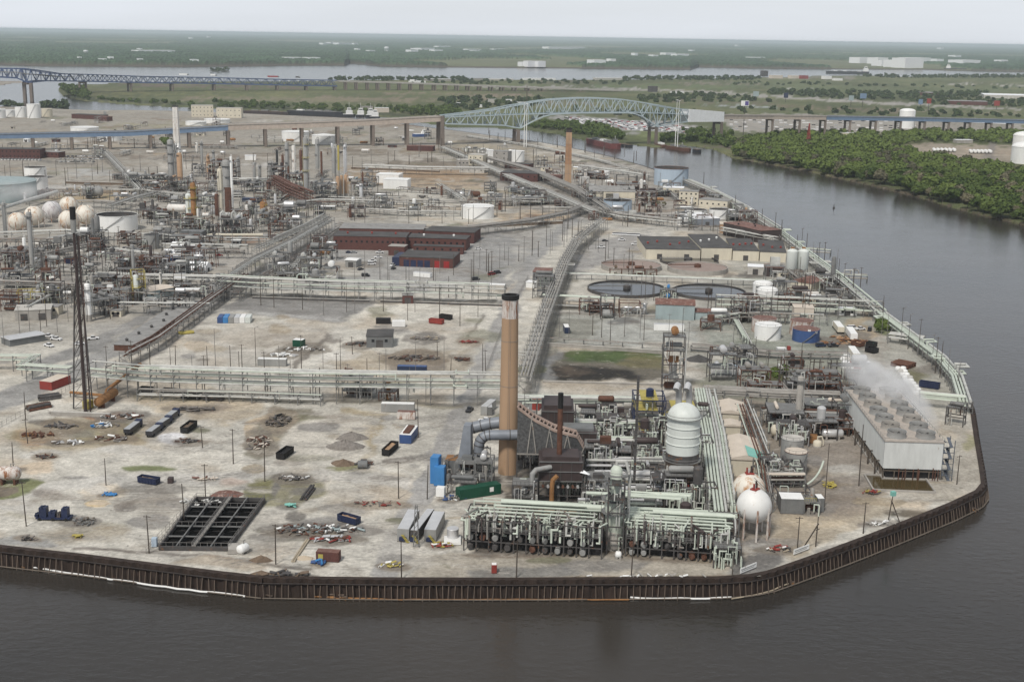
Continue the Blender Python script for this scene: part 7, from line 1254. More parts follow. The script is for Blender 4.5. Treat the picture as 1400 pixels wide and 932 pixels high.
structure('pump island between the two black settling tanks',(902,408),(924,409),9,5,1,.8,'dsteel',eq=('bright','silver','steel'),npipe=2);structure('rusty weir gear on the upper left settling tank edge',(834,377),(898,378),4,4,1,.7,'rust',eq=('rust','dirt'));structure('row of grey pumps before the teal shed',(850,432),(882,433),7,3,1,.9,'steel',eq=('vesselgrey','silver'))
def dike(desc,A,B,t,h,mt='concrete'):loc,rz,ln=frame(A,B);o=thing('dike_wall',desc,'dike wall',loc,rz);b=MB();b.box(-ln/2,ln/2,0,t,0,h);b.build('wall',mt,o);b=MB();b.box(-ln/2,ln/2,-.1,t+.1,h+.003,h+.15);b.build('coping','concrete_pale',o)
dike('long concrete dike behind the grassy pond',(748,473),(906,484),.8,1.6);dike('short dike at the right of the grassy pond',(906,484),(925,524),.6,1.4);dike('low kerb wall in front of the grassy pond',(742,523),(925,528),.5,.8);dike('dark low dike under the second pipe rack',(345,408),(505,413),.6,1.0,'dsteel');dike('dark low dike below the brick workshop',(520,413),(690,419),.6,1.0,'dsteel');dike('earth coloured dike before the lone white tank',(640,312),(770,306),3,2.2,'dirt');dike('long brown dike below the far lots',(90,251),(215,254),3,2,'dirt');dike('dark dike behind the white box tanks',(480,231),(600,236),3,2,'dirt');dike('low ring dike at the left front of the white ringed tank',(740,428),(900,434),.6,1.1)
q=random.Random(5);N_=0
for A,B,dp,yt,lv,fl,mt,eq,d in(((282,252),(320,253),22,222,4,.9,'rust',('rust','brown','vesselgrey'),'big rust brown reactor frame among the crude columns'),((299,330),(331,331),12,300,3,.95,'dsteel',('dsteel','brown','silver'),'crude heater row with white elbows on top'),((366,255),(386,256),16,228,4,.9,'dsteel',('brown','dsteel'),'black coke drum frame'),((388,262),(415,263),16,238,3,.9,'rust',('rust','vesselgrey'),'rusty frame at the tall pale columns'),((424,272),(460,273),18,252,3,.9,'steel',('silver','vesselgrey'),'grey exchanger structure right of the tallest column'),((350,318),(372,319),12,292,3,.8,'steel',('vesselgrey','pipe2'),'grey platform tower by the heater row'),((380,305),(402,306),10,290,2,.8,'dsteel',('steel','pipe2'),'dark pump frame left of the climbing rack'),((250,320),(285,321),12,298,2,.8,'rust',('rust','whiterust'),'rust stained frame below the yellow platforms'),((222,262),(258,263),14,244,3,.8,'dsteel',('vesselgrey','tan'),'frame at the foot of the slim white stack'),((190,250),(222,251),14,240,2,.9,'dsteel',('white','rust','vesselgrey'),'jumble of white valves left of the slim white stack'),((0,362),(50,361),14,342,3,.9,'steel',('vesselgrey','dsteel'),'long grey pipe frame at the left edge'),((50,402),(76,402),12,372,3,.8,'rust',('rust','brown'),'rusty leaning frame left of the flare stack'),((24,418),(80,416),10,400,2,.6,'yellow',('silver','vesselgrey'),'yellow railed frame around the silver tank'),((130,436),(175,428),12,412,2,.7,'steel',('steel','dsteel'),'grey frame thicket right of the flare stack'),((0,395),(45,394),12,372,3,.8,'dsteel',('rust','vesselgrey'),'pipe thicket at the left edge'),((182,412),(200,411),8,372,4,.5,'yellow',('vessel',),'yellow stair frame beside the pale silo column'),((240,402),(270,401),9,390,2,.7,'dsteel',('steel','pipe2'),'small grey pump frames left of the climbing rack'),((468,544),(508,546),9,515,3,.9,'concrete',('brown','rust','brown'),'dark red pump house on a concrete frame in the main rack'),((518,548),(540,549),6,536,1,.9,'rust',('orange','rust'),'low rusty orange pump skid by the main rack'),((380,384),(420,382),14,366,2,.7,'steel',('silver','vesselgrey','rust'),'small pipe unit with a white drum below the brick office'),((420,392),(446,391),9,378,2,.8,'steel',('vesselgrey',),'grey pipe cage below the brick office'),((728,408),(756,409),10,378,3,.7,'dsteel',('steel','silver'),'grey pipe tower beside the long pipe rack'),((1060,412),(1096,414),12,402,2,.9,'steel',('white','silver'),'white pipe maze right of the ringed tank'),((1128,408),(1160,410),10,396,2,.8,'dsteel',('steel','pipe2'),'dark pump frame at the shore line'),((1112,420),(1165,424),10,410,1,.7,'dsteel',('steel','rust'),'low pump yard right of the cream hut'),((958,452),(985,453),8,440,1,.8,'rust',('rust','dirt'),'low rusty frames right of the teal annex'),((1000,440),(1024,441),8,428,2,.7,'rust',('rust','pipe2'),'rusty frames left of the rusty tanks'),((832,268),(884,269),20,252,2,.9,'rust',('rust','white','pipe2'),'rusty jumble behind the grey gabled works shed'),((870,282),(896,283),16,262,3,.9,'rust',('rust','brown','orange'),'rust brown frame left of the cream office'),((862,302),(930,304),26,298,1,.8,'brown',('rust','brown'),'low red brown pipe field below the cream office'),((886,268),(926,270),14,260,2,.8,'dsteel',('pipe','steel'),'grey pump frames below the sky blue tank'),((992,302),(1030,304),20,290,2,.9,'steel',('pipe','silver','white'),'pale pipe jumble at the shore by the white tanks'),((790,244),(826,246),18,236,2,.9,'rust',('white','rust','silver'),'white and rust valve yard right of the second chimney'),((800,286),(820,287),14,264,3,.8,'dsteel',('steel','rust'),'dark frame left of the smaller sky blue tank'),((700,282),(760,280),14,272,2,.6,'steel',('pipe','silver'),'rack junction below the second tan chimney'),((480,255),(510,256),14,246,2,.8,'steel',('teal','vesselgrey','rust'),'pump frames left of the white box tanks'),((260,282),(296,283),14,268,2,.9,'dsteel',('white','silver','rust'),'pipe jumble left of the red block'),((328,292),(348,293),12,276,2,.8,'dsteel',('rust','pipe2'),'pump frames right of the red block'),((330,262),(352,263),14,250,2,.8,'dsteel',('steel','pipe2'),'grey frames left of the conveyor gallery'),((150,276),(186,277),12,268,1,.9,'dsteel',('silver','vesselgrey'),'drum yard behind the white open tank'),((66,270),(130,268),12,262,1,.7,'dsteel',('steel','silver'),'low pipe yard behind the spheres'),((196,300),(240,302),14,288,2,.8,'dsteel',('rust','steel'),'dark pipe jumble right of the white open tank'),((206,330),(236,331),10,318,1,.8,'dsteel',('vesselgrey','steel'),'grey box units by the grey tank'),((60,348),(84,346),8,334,2,.8,'dsteel',('vesselgrey',),'narrow frame behind the left road'),((136,355),(180,358),8,347,1,.5,'steel',('white','bright','red'),'small mixed equipment right of the flare top'),((630,208),(664,211),14,203,1,.7,'steel',('white','steel'),'white pipe yard under the bridge end'),((690,262),(730,270),12,256,1,.5,'dsteel',('silver','rust'),'low drum yard below the bridge racks'),((1150,560),(1168,561),4,546,2,.4,'dsteel',('steel',),'thin pipe frame at the corner of the cooling tower'),((1292,580),(1316,584),4,556,2,.3,'dsteel',('steel',),'pipe bridge posts behind the cooling tower')):
 structure(d,A,B,dp,HT((A[0]+B[0])/2,A[1],yt),lv,fl,mt,eq=eq,pipes=('pipe','pipe2','silver','greenpipe','rust'),deckmat='steel',rail='yellow' if 'yellow' in d else None,npipe=1.1)
o=rack('long rust brown conveyor gallery sloping down among the columns',[(376,258),(396,270),(424,282)],9,12,4,('rust','rustroof'),8,(.4,.6),4,name='conveyor_gallery',post='rust',cat='conveyor')
for i,x in enumerate((303,310,318,326)):pipe(('first','second','third','fourth')[i]+' white elbow pipe over the crude heater row',[pt(x,328,320),pt(x,328,292+i%2*3),pt(x+3,328,289+i%2*3),pt(x+5,328,292+i%2*4),pt(x+5,328,310)],.8,'pipe',grp='elbow pipes of the crude heaters')
pipe('long tan header pipe in front of the crude heaters',[pt(284,334,322),pt(290,334,321),pt(360,334,321)],.9,'cream',posts=(1,2));container('red block mounted beside the fat grey column',(308,290),(317,290),5,HT(312,290,257),'rust',name='elevator_shaft',cat='shaft',ribs=False);container('blue compressor row lying on the pale pad',(331,276),(354,277),5,3.5,'carblue',name='compressor_skid',cat='skid')
o=drum('long grey horizontal drum behind the white open tank',(112,272),(140,272),4.5,6,'vesselgrey');drum('rust stained horizontal drum below the yellow platforms',(228,302),(268,303),3,10,'whiterust');drum('white horizontal drum in the unit below the brick office',(424,352),(432,353),1.8,2.6,'white');drum('orange white mixer drum by the brick office road',(436,349),(450,350),1.6,2.4,'orange');drum('rusty drum tank lying in the grass at the left edge',(-6,664),(26,664),2.3,3.6,'rustwhite',saddle='rust');drum('white bullet tank by the brown earth ring',(628,270),(636,270),2.5,3,'silver');drum('brown bullet tank right of the white bullet',(645,270),(657,270),2.5,3,'rust')
steam('small steam cloud over the teal tank',G(28,262,24),(42,22,9),(0,0,0),.05)
# the open yard
p=G(117,562);o=thing('flare_stack','tall black topped flare stack in a rusty lattice derrick','flare stack',p);H=HT(117,562,283);zt=HT(117,562,318);zm=HT(117,562,300);s_=S(117,562)
b=MB();b.tube([(0,0,0),(0,0,zt)],[.72,.5],10);b.build('riser','brown',o);b=MB();b.tube([(0,0,zt),(0,0,zm)],1.05,12);b.build('seal_section','vesselgrey',o);b=MB();b.tube([(0,0,zm),(0,0,H)],1.1,12);b.build('flare_tip','black',o)
ft=[(-20*s_,3,0),(8*s_,-1,0),(2*s_,7,0)];tp=[(-1.5,.6,zt*.68),(1.7,-.2,zt*.985),(.3,1.9,zt*.985)]
lp=lambda k,t:Vector(ft[k]).lerp(Vector(tp[k]),t)
for k in range(3):b=MB();b.tube([lp(k,i/12)for i in range(13)],[.3,.3,.26][k],6);b.build('leg','dsteel' if k!=1 else 'brown',o)
b=MB();n=9
for i in range(n):
 for k in range(3):m_=(k+1)%3;b.beam(lp(k,i/n),lp(m_,i/n),.15);b.beam(lp(k,i/n),lp(m_,(i+1)/n),.13)
b.build('lattice_brace','dsteel',o);b=MB();b.beam((1,-1,0),(.7,-.8,zt),.22);b.build('ladder','brown',o)
container('bright yellow cabinet at the foot of the flare',(113,559),(122,560),3,3.2,'yellow',name='cabinet',cat='cabinet',ribs=False)
drum('orange rusty drum tank lying beside the flare foot',(139,561),(164,545),1.8,3.0,'orange',saddle='rust');pipe('orange rusty pipe rising from the rusty drum to the main rack',[pt(145,548,540),pt(147,546,533),pt(175,536,512),pt(190,536,500),pt(194,538,498)],.75,'orange',posts=(2,3));pipe('low orange pipe behind the flare foot',[G(96,536,2),G(150,541,2.4)],.6,'orange',posts=(0,1));dike('low grey wall in front of the rusty drum',(70,567),(150,570),1.2,1.2)
c4=[G(218,752),G(312,753),G(362,686),G(269,684)];o=thing('aeration_basin','sunken black aeration basin with a grid of steel walkways','basin',c4[0]);B0=Vector(c4[0]);q4=[p-B0 for p in c4]
bl=lambda u,v,z=0:(q4[0].lerp(q4[1],u)).lerp(q4[3].lerp(q4[2],u),v)+Vector((0,0,z))
b=MB();b.add([bl(0,0,.12),bl(1,0,.12),bl(1,1,.12),bl(0,1,.12)],[(0,1,2,3)]);b.build('water','pitch',o)
for u0,v0,u1,v1 in((0,0,1,0),(1,0,1,1),(1,1,0,1),(0,1,0,0)):b=MB();b.beam(bl(u0,v0,.7),bl(u1,v1,.7),.5,1.3);b.build('basin_wall','dsteel',o)
for i in range(1,5):b=MB();b.beam(bl(0,i/5,1.1),bl(1,i/5,1.1),.55,.25);b.build('walkway','steel',o)
for u,w_ in((.25,.35),(.5,1.1),(.75,.35)):b=MB();b.beam(bl(u,0,1.5),bl(u,1,1.5),w_,.3);b.build('walkway','steel' if u!=.5 else 'pipe2',o)
b=MB()
for u in(0,.47,.53,1):
 for zz_ in(1.9,2.5):b.beam(bl(u,0,zz_),bl(u,1,zz_),.1)
 for i in range(16):b.beam(bl(u,i/15,1),bl(u,i/15,2.5),.11)
for v in(0,1,.4,.8):
 b.beam(bl(0,v,2.5),bl(1,v,2.5),.1);[b.beam(bl(i/10,v,1),bl(i/10,v,2.5),.1)for i in range(11)]
b.build('railing','greypole',o)
for u in(.12,.37,.63,.88):
 for v in(.1,.3,.5,.7,.9):b=MB();a=bl(u,v);b.lathe([(2.6,.1),(2.9,.35),(2.6,.55)],12,a.x,a.y,False,False);b.build('aerator_ring','black',o)
scrap('white pipe fittings heaped at the upper corner of the black basin',274,688,13,4,24,('white','pipe','steel'),'fitting_heap',.9);container('concrete pump pad box right of the black basin',(312,758),(327,757),5,1.4,'concrete',name='pump_box',cat='box',ribs=False);container('pale blue cabinet left of the black basin',(207,748),(214,748),1.6,2.6,'skyblue',name='cabinet',cat='cabinet',ribs=False);drum('white dished tank lying right of the black basin',(331,760),(343,754),1.3,1.5,'white');heap('reddish mound behind the black basin',310,676,11,7,1.6,'rustroof','spoil_heap');scrap('red lattice barrier frames behind the basin poles',281,656,9,2,14,('rustroof','beige'),'barrier_frames',.9)
for d,A,B,dp,h,mt,ld in(('navy open dumpster in front of the green grass strip',(188,660),(213,664),2.6,2.2,'navy','dirt'),('navy dumpster holding brown boards right of the scrap row',(461,712),(486,719),2.6,2.2,'navy','tan'),('left of two black dumpsters below the main rack',(247,545),(272,547),3,2.4,'black','black'),('right of two black dumpsters below the main rack',(277,547),(303,549),3,2.4,'dsteel','black'),('black dumpster with litter beside the parked trucks',(257,593),(270,583),3,2.4,'black','dirt'),('black dumpster by the white sand ring',(388,629),(402,619),3,2.4,'black','black'),('black dumpster with orange load by the white lined container',(532,624),(545,612),2.8,2.4,'black','tan'),('dark dumpster in the shade of the main rack',(190,537),(206,538),3,2.2,'dsteel','black'),('black dumpster second in the shade of the main rack',(220,539),(243,541),3,2.2,'black','black'),('black dumpster behind the wooden power frames',(1077,500),(1099,502),3,2.4,'black','dirt'),('round dark skip by the rusty scrap of the right yard',(1183,474),(1195,476),4,2.4,'black','green'),('navy dumpster by the shore pipe loop',(1256,529),(1283,533),3,2.6,'navy','black'),('black skip beside the long white trailer',(1182,481),(1194,484),4,2.4,'black','black'),('rusty skip beside the white trailers',(1163,472),(1175,475),4,2.2,'rust','tan'),('dark blue long skip left of the tent road',(90,361),(105,361),3,2.4,'navy','dirt'),('red open dumpster by the brick pump cabin',(586,442),(604,444),3,2.4,'red','dirt'),('black dumpster above the red dumpster',(600,436),(615,438),3,2.4,'black','dirt')):dumpster(d,A,B,dp,h,mt,ld)
for d,A,B,dp,h,mt,rf in(('maroon shipping container with a yellow mark by the sea wall',(432,767),(463,769),2.6,2.9,'brick','rustroof'),('red container with tan roof beside the flare',(71,534),(97,524),6,3.6,'red','beige'),('grey ribbed trailer below the main pipe rack',(521,563),(566,564),3,3.4,'vesselgrey','white'),('rust speckled pale container before the grey trailer',(543,573),(567,574),2.6,3,'rustwhite','rustroof'),('blue and white container with rusty red scrap on top',(546,606),(562,607),12,3.4,'blue','white'),('blue flat trailer load behind the main rack',(543,509),(583,510),3,2.8,'carblue','blue'),('grey box trailer in the demolished tank field',(352,500),(391,501),3,3.2,'vesselgrey','white'),('white trailer above the grey gabled shed',(536,447),(554,447),3,3,'white','white'),('black container in front of the white trailer',(514,443),(534,443),3,2.8,'black','black'),('long white trailer below the teal shed',(894,452),(935,453),3,3.4,'white','silver'),('light blue striped office trailer by the rust brown tower',(973,512),(1013,513),4,3.8,'white','skyblue'),('blue grey trailer between the wooden power frames',(1095,537),(1114,538),4,4.2,'duct','white'),('low white trailer left of the blue grey trailer',(1076,535),(1092,536),4,3,'white','white'),('pale grey trailer right of the blue grey trailer',(1116,538),(1136,538),4,4,'teal','vesselgrey'),('blue tank box with white top in the concrete lot',(772,456),(779,456),8,3.2,'carblue','white'),('red box container beside the white sacks',(1168,507),(1177,507),7,3,'red','rustroof'),('grey tank trailers left of the tan chimney',(657,567),(666,568),11,3.6,'vesselgrey','silver'),('second grey tank trailer beside the first',(667,568),(673,568),10,3.4,'steel','silver'),('red and white first aid box on the front apron',(672,784),(679,784),1.6,2.6,'red','white'),('silver blue locker beside the small red pump',(1063,483),(1075,483),3,2.4,'silver','white'),('red bin beside the locker',(1077,479),(1081,479),2,1.8,'red','red'),('white concrete block row by the long pipe rack',(650,394),(690,396),5,2.6,'concrete_pale','white'),('white trailers below the brick workshop',(565,378),(588,380),3,2.8,'white','silver')):
 o=container(d,A,B,dp,h,mt,rf)
 if 'maroon' in d:b=MB();b.box(-2.6,-1.2,-.12,-.065,.9,2.3);b.build('yellow_marking','yellow',o)
 if 'scrap on top' in d:b=MB();b.box(-1.2,1.2,1.5,10.5,h+.09,h+.6);b.build('scrap_load','rust',o)
for i,(mt,n_)in enumerate((('blue','deep blue'),('bright','bright blue'),('vesselgrey','pale blue grey'),('silver','silver'),('white','white'),('vessel','dull white'))):container(f'{n_} container in the row of six on the tank field',(297+i*7.6,442),(304+i*7.6,442),9,3,mt)
for d,A,B,dp,h in(('left of three ribbed grey trailers below the yard road',(543,738),(559,739),16,3.6),('middle dark ribbed trailer beside the lattice mast',(561,739),(571,740),18,3.4),('right ribbed grey trailer with yellow stair below the yard road',(580,739),(596,740),15,3.6)):
 o=container(d,A,B,dp,h,'vesselgrey' if 'dark' not in d else 'dsteel','silver','ribbed_trailer','trailer');b=MB();[b.beam((-.5+i*.35,-.4-i*.25,1.8-i*.3),(.4+i*.35,-.4-i*.25,1.8-i*.3),.5,.1)for i in range(6)];b.build('stair','yellow',o);b=MB();b.box(-1,1,-1,0,.2,1.2);b.build('fan_unit','navy',o)
o=thing('lattice_mast','short grey lattice mast between the ribbed trailers','mast',G(569,747));h=HT(569,747,690);b=MB();[b.beam((sx*.8,sy*.8,0),(sx*.25,sy*.25,h),.16)for sx in(-1,1)for sy in(-1,1)];[b.beam((-.8+.55*i/9,-.8+.55*i/9,h*i/9),(.75-.5*i/9,-.75+.5*i/9,h*(i+1)/9),.12)for i in range(9)];b.build('lattice_frame','steel',o);b=MB();b.box(-1,1,-1,1,0,.3);b.build('base','concrete',o)
o=container('white spill tray under the silver tank',(607,745),(630,745),5,.9,'white',name='spill_tray',cat='tray',ribs=False)
for d,A,B,cb in(('single dark blue truck with white top beside the scrap field',(178,596),(196,582),'navy'),('front dark blue truck of the row of three',(208,599),(224,587),'navy'),('middle dark blue truck of the row of three',(222,587),(237,577),'navy'),('rear dark blue truck of the row of three',(234,577),(247,567),'navy')):trailer(d,A,B,'cardark',2.6,2.5,cb,'box_truck','truck','dark blue trucks in the yard',False,'carsilver')
trailer('long white trailer standing in the right yard',(1176,495),(1168,484),'cream',4,3.4);trailer('white trailer with dark rear above the long one',(1172,467),(1165,457),'white',4,3.4);trailer('cream motor home in the right yard',(1154,457),(1146,447),'cream',3.8,3.4,'white','motor_home','motor home')
o=thing('machine_skid','navy blue machine skid on a flat bed near the sea wall','machine',G(72,712));b=MB();b.box(-5.2,5.2,0,3.4,.5,1.0);b.build('bed','navy',o);[add_wheels(o,(-4,0,4),(.1,3.3),.5)]
for x0,x1,h,mt in((-4.2,-2,4,'navy'),(-1.4,.6,2.6,'navy'),(1.2,2.2,2.2,'dsteel'),(2.6,4.4,3.8,'navy'),(-5.6,-4.6,1.8,'navy')):b=MB();b.box(x0,x1,.4,2.8,1.003,h);b.tube([((x0+x1)/2,.2,h),((x0+x1)/2,.2,h+.5),((x0+x1)/2+.8,1.2,h+.6)],.2,6);b.build('engine_block',mt,o)
for ln_ in TXT.split('\n'):d,x,y,wm,dm,n,ms,bg_=ln_.split('|');scrap(d,float(x),float(y),float(wm),float(dm),int(n),tuple(ms.split(',')),big=float(bg_))
for d,x,y,wm,dm,hm,mt in(('upper grey gravel heap in the open yard',481,599,12,8,2.6,'gravel'),('lower wider grey gravel heap',472,611,15,9,2.9,'gravel'),('brown earth heap below the gravel heaps',469,634,9,6,1.8,'dirt'),('small dark heap by the wooden power frames',1105,508,10,7,2,'gravel'),('dark mound left of the wooden power frames',1058,517,13,12,4,'marsh'),('brown heap in front of the trailers',1148,525,9,7,1.4,'dirt'),('yellow sand heap near the navy skid',136,688,8,3,.7,'sand'),('brown spoil heap by the wall pole',357,766,7,3,1.6,'dirt'),('brown spoil heap at the sea wall edge',357,785,7,3,1.2,'dirt'),('pale rubble heap by the maroon container',416,763,6,3,.9,'sand')):heap(d,x,y,wm,dm,hm,mt)
def bag(x,y,mt):
 k=R.uniform(.85,1.15);b=MB();b.lathe([(1.05*k,-.02),(1.4*k,.35),(1.38*k,1.3),(1.0*k,1.75),(.3,1.9),(.05,1.8)],10);o=b.build('bulk_bag',mt);o.location=G(x,y);return tag(o,'white bulk bag in the right yard','bulk bag','white bulk bags of the right yard',None,True)
for i in range(9):x,y=((1152,492),(1159,493),(1155,498),(1163,499),(1153,503),(1160,504),(1166,505),(1157,488),(1164,489))[i];bag(x,y,'concrete_pale' if i%4==1 else 'white')
for i in range(18):bag(1228+i//2*2.9+(i%2)*6+R.uniform(-1,1),506+i//2*4.2,'concrete_pale' if i%5==2 else 'white')
pipe_stack('stack of rust red pipes in the right yard',(1216,500),(1240,505),.55,8,'rust');pipe_stack('stack of black pipes behind the red container',(55,549),(84,545),.5,5,'dsteel');pipe_stack('lower stack of dark pipes left of the flare',(42,563),(72,557),.5,5,['dsteel','wood','rust']);pipe_stack('two long pale timbers beside the scrap row',(404,768),(424,738),.3,2,'lightwood',layers=1);pipe_stack('dark plank stack in the weeds behind the scrap row',(420,684),(432,668),.4,3,'dsteel');pipe_stack('yellow pipe lengths on the tank field',(247,458),(266,456),.6,3,'yellow',layers=1)
container('green and white box in the tank field',(400,474),(413,475),4,3.4,'green','white');container('small brown barrel box beside the navy dumpster',(229,661),(236,661),2,1.8,'brown',name='bin',cat='bin',ribs=False)
o=thing('roller','grey drum roller parked by the brown mound','roller',G(496,640));b=MB();b.tube([(-1.6,0,1.4),(1.6,0,1.4)],1.4,16);b.build('drum','greyplate',o);b=MB();b.box(-1,1,1.5,3.6,.6,2.2);b.build('engine_box','dsteel',o)
o=drum('small white egg shaped tank in front of the pale green column',(841,765),(850,765),1.0,1.3,'white')
for d,A,B in(('white signboard on the sea wall at the first bend',(1012,786),(1034,777)),('white signboard on the sea wall below the leaning pole',(1085,760),(1106,752))):
 loc,rz,ln=frame(A,B);o=thing('signboard',d,'sign',loc,rz);b=MB();b.box(-ln/2,ln/2,0,.15,.5,2.0);b.build('board','white',o);b=MB();b.box(-ln*.44,ln*.44,-.03,-.001,1.35,1.6);b.box(-ln*.4,ln*.36,-.03,-.001,.9,1.1);b.build('faded_lettering_line','vesselgrey',o);b=MB();[b.beam((x,.1,0),(x,.1,.6),.15)for x in(-ln*.4,0,ln*.4)];b.build('post_frame','steel',o)
for x,y,yt in((36,719,658),(19,652,604),(145,663,626),(281,681,634),(252,711,661),(204,756,704),(377,771,716),(362,658,596),(319,634,586),(277,612,582),(545,681,630),(584,682,636),(549,791,738),(572,598,546),(35,573,536),(38,606,572),(1090,751,706),(1180,729,686),(1115,747,706),(863,788,736),(706,789,738),(240,500,472),(327,503,480),(598,490,466),(482,484,460),(545,548,520),(616,516,490),(660,512,470),(664,513,478),(366,542,503),(437,546,502),(1127,692,606),(1174,664,580),(1308,662,622),(1062,552,500),(1104,538,482),(1124,540,500),(1158,500,470)):pole(x,y,yt,'w',1 if R.random()<.6 else 0,lean=R.uniform(-.4,.4))
o=pole(1214,713,676,'w',0,'leaning pole pair with a turquoise box on top',lean=1.0,grp='odd poles');b=MB();b.box(.3,1.7,-.6,.6,HT(1214,713,676)-.4,HT(1214,713,676)+1);b.build('junction_box','turq',o);b=MB();b.beam((3,-2,0),(.6,0,HT(1214,713,684)),.3);b.build('brace','pole',o)
o=thing('utility_pole','wooden stay pole leaning against the pole by the signboard','utility pole',G(1098,749));b=MB();b.beam((0,0,0),(4.2,.6,7.6),.3);b.build('shaft','pole',o);b=MB();b.beam((3.4,.1,5.6),(4.6,.9,5.8),.2);b.build('crossarm','pole',o)
o=pole(1001,789,752,'d',0,'black lamp post at the bend of the sea wall',grp='odd poles')
for x0,y0,yt in((1069,535,488),(1114,537,491),(1137,539,492)):
 o=thing('power_frame','dark wooden two legged power frame','power pole',G(x0,y0),0,'wooden power frames by the trailers',True);h=HT(x0,y0,yt)
 for dx in(-1.2,1.2):b=MB();b.tube([(dx*1.3,0,0),(dx,0,h)],.24,6);b.build('leg','pole',o)
 b=MB();b.beam((-3,0,h*.92),(3,0,h*.92),.3);b.beam((-1.2,0,h*.4),(1.2,0,h*.75),.18);b.build('crossarm','pole',o)
q=random.Random(21);rows=[((0,470),(250,405),12),((260,500),(640,520),8),((340,425),(690,440),9),((450,395),(700,400),9),((640,380),(800,320),16),((0,380),(240,372),20),((60,345),(330,345),16),((480,372),(700,385),7),((480,300),(760,296),18),((780,312),(900,420),12),((760,462),(960,468),8),((960,430),(1180,440),14),((990,490),(1180,560),12),((380,300),(520,270),14),((180,300),(400,310),18),((0,250),(230,240),14),((240,230),(640,225),18),((560,210),(760,230),16),((660,190),(900,226),18),((760,250),(960,262),12),((830,300),(1050,318),14),((1000,290),(1190,410),16),((1080,360),(1110,420),6),((0,215),(240,190),8),((130,520),(600,548),12),((1195,440),(1320,545),10),((700,560),(960,720),6)]
for(xa,ya),(xb,yb_),n in rows:
 for i in range(int(n*1.42)):
  t=(i+q.uniform(.1,.9))/(n*1.42);x,y=xa+(xb-xa)*t+q.uniform(-6,6),ya+(yb_-ya)*t+q.uniform(-9,9);hm=q.uniform(11,18);g_=G(x,y);pole(x,y,proj((g_.x,g_.y,hm))[1],q.choice('ggwwd'),1 if q.random()<.4 else 0)
for x,y,a,k,mt in((66,461,2.9,'pickup','carpaint'),(77,465,2.9,'pickup','carpaint'),(67,474,-.6,'pickup','carpaint'),(127,464,.4,'pickup','carpaint'),(109,471,.4,'car','carpaint'),(519,346,.2,'pickup','carpaint'),(517,353,.2,'pickup','carpaint'),(509,358,.3,'pickup','carpaint'),(508,362,.3,'van','carpaint'),(537,364,1.2,'pickup','carpaint'),(493,369,.9,'car','cardark'),(538,368,1.2,'car','cardark'),(500,378,0,'van','cardark'),(477,346,.2,'car','carblue'),(484,346,.2,'car','carsilver'),(850,329,.3,'pickup','carpaint'),(868,335,.1,'pickup','carpaint'),(822,339,.1,'pickup','carpaint'),(827,330,.2,'car','cardark'),(1165,450,.3,'van','carpaint'),(1176,451,.3,'pickup','carpaint'),(1189,452,1.2,'van','cardark'),(1186,500,1.4,'van','carpaint'),(664,577,.1,'pickup','carpaint'),(642,562,1.3,'pickup','cardark'),(654,341,.1,'car','carpaint'),(650,383,.5,'van','cardark'),(672,376,.8,'van','carred'),(680,374,.8,'van','cardark'),(1139,474,.3,'pickup','cardark'),(1122,474,.3,'van','carblue'),(1130,415,.2,'car','carpaint'),(1148,414,.3,'pickup','carpaint'),(500,284,.2,'pickup','cardark'),(480,282,.1,'car','carsilver'),(300,350,.3,'car','carred'),(165,344,.2,'van','carred'),(140,338,.2,'van','carred'),(173,342,.2,'van','carblue'),(200,348,0,'car','carpaint')):car(x,y,a,k,mt)
for i in range(7):car(839+i*2.6,321+i*.1,1.35,'pickup','carpaint');car(858+i*2.6,322+i*.1,1.35,'pickup','carpaint')
for i in range(12):car(4+i*4.6,219+i*.05,1.4,'van','carpaint','vans before the far left brick building')
for i in range(34):car(84+(i%12)*4.9+q.uniform(-1,1),214.5+(i//12)*3.6,q.choice((.3,1.5,1.2)),q.choice(('car','pickup','van')),q.choice(('carpaint','carpaint','carsilver','cardark','carblue')),'cars in the lot by the blue viaduct')
b=MB();q2=random.Random(3);lot=[(770,160),(870,166),(955,176),(955,183),(870,179),(790,170)];n_=0
pts_=scatter(lot,7,-3.6,77)
for i,(x,y)in enumerate(pts_[:520]):b.m((0,1,2,0,1,2,1,0,3)[i%9]).box(x-2.6,x+2.6,y-1.3,y+1.3,-3.6,-2.1-.4*q2.random())
for j in range(6):
 for i in range(60):pp=G(1000+i*6.2+q2.uniform(-1,1),161.5+j*3+i*.05,-3.6);(b.m(q2.choice((0,0,1,2))).box(pp.x-3,pp.x+3,pp.y-1.4,pp.y+1.4,-3.6,-2.2))if q2.random()<.5 else 0
o=b.build('scrapyard_cars',['carpaint','carsilver','cardark','carred']);setting(o,'stuff');o['label']='hundreds of small cars in the lots across the river'
for d,x,yy,mt,L_,fp in(('white lorry on the distant blue truss bridge',254,104.4,'white',24,1),('second white lorry on the distant blue truss bridge',294,106,'white',16,1),('red lorry on the distant blue truss bridge',375,108.2,'carred',30,1),('dark lorry on the distant blue truss bridge',409,109.5,'dsteel',12,1),('white lorry on the low concrete viaduct',565,113,'white',16,1)):
 p=fpos(x,8);z0=fz(x,float(np.interp(x,[119,200,294,380,463,548,600],[102,105,106.5,108.8,110.5,113,115])))+.7;o=thing('lorry',d,'lorry',(p.x,p.y,z0));b=MB();b.box(-L_/2,L_/2-3,-1.4,1.4,1,4.6);b.build('cargo_box',mt,o);b=MB();b.box(L_/2-2.8,L_/2,-1.3,1.3,.6,3.4);b.build('cab','dsteel',o)
tree(G(227,204),0,1.15,'single trees inside the refinery','standing alone')
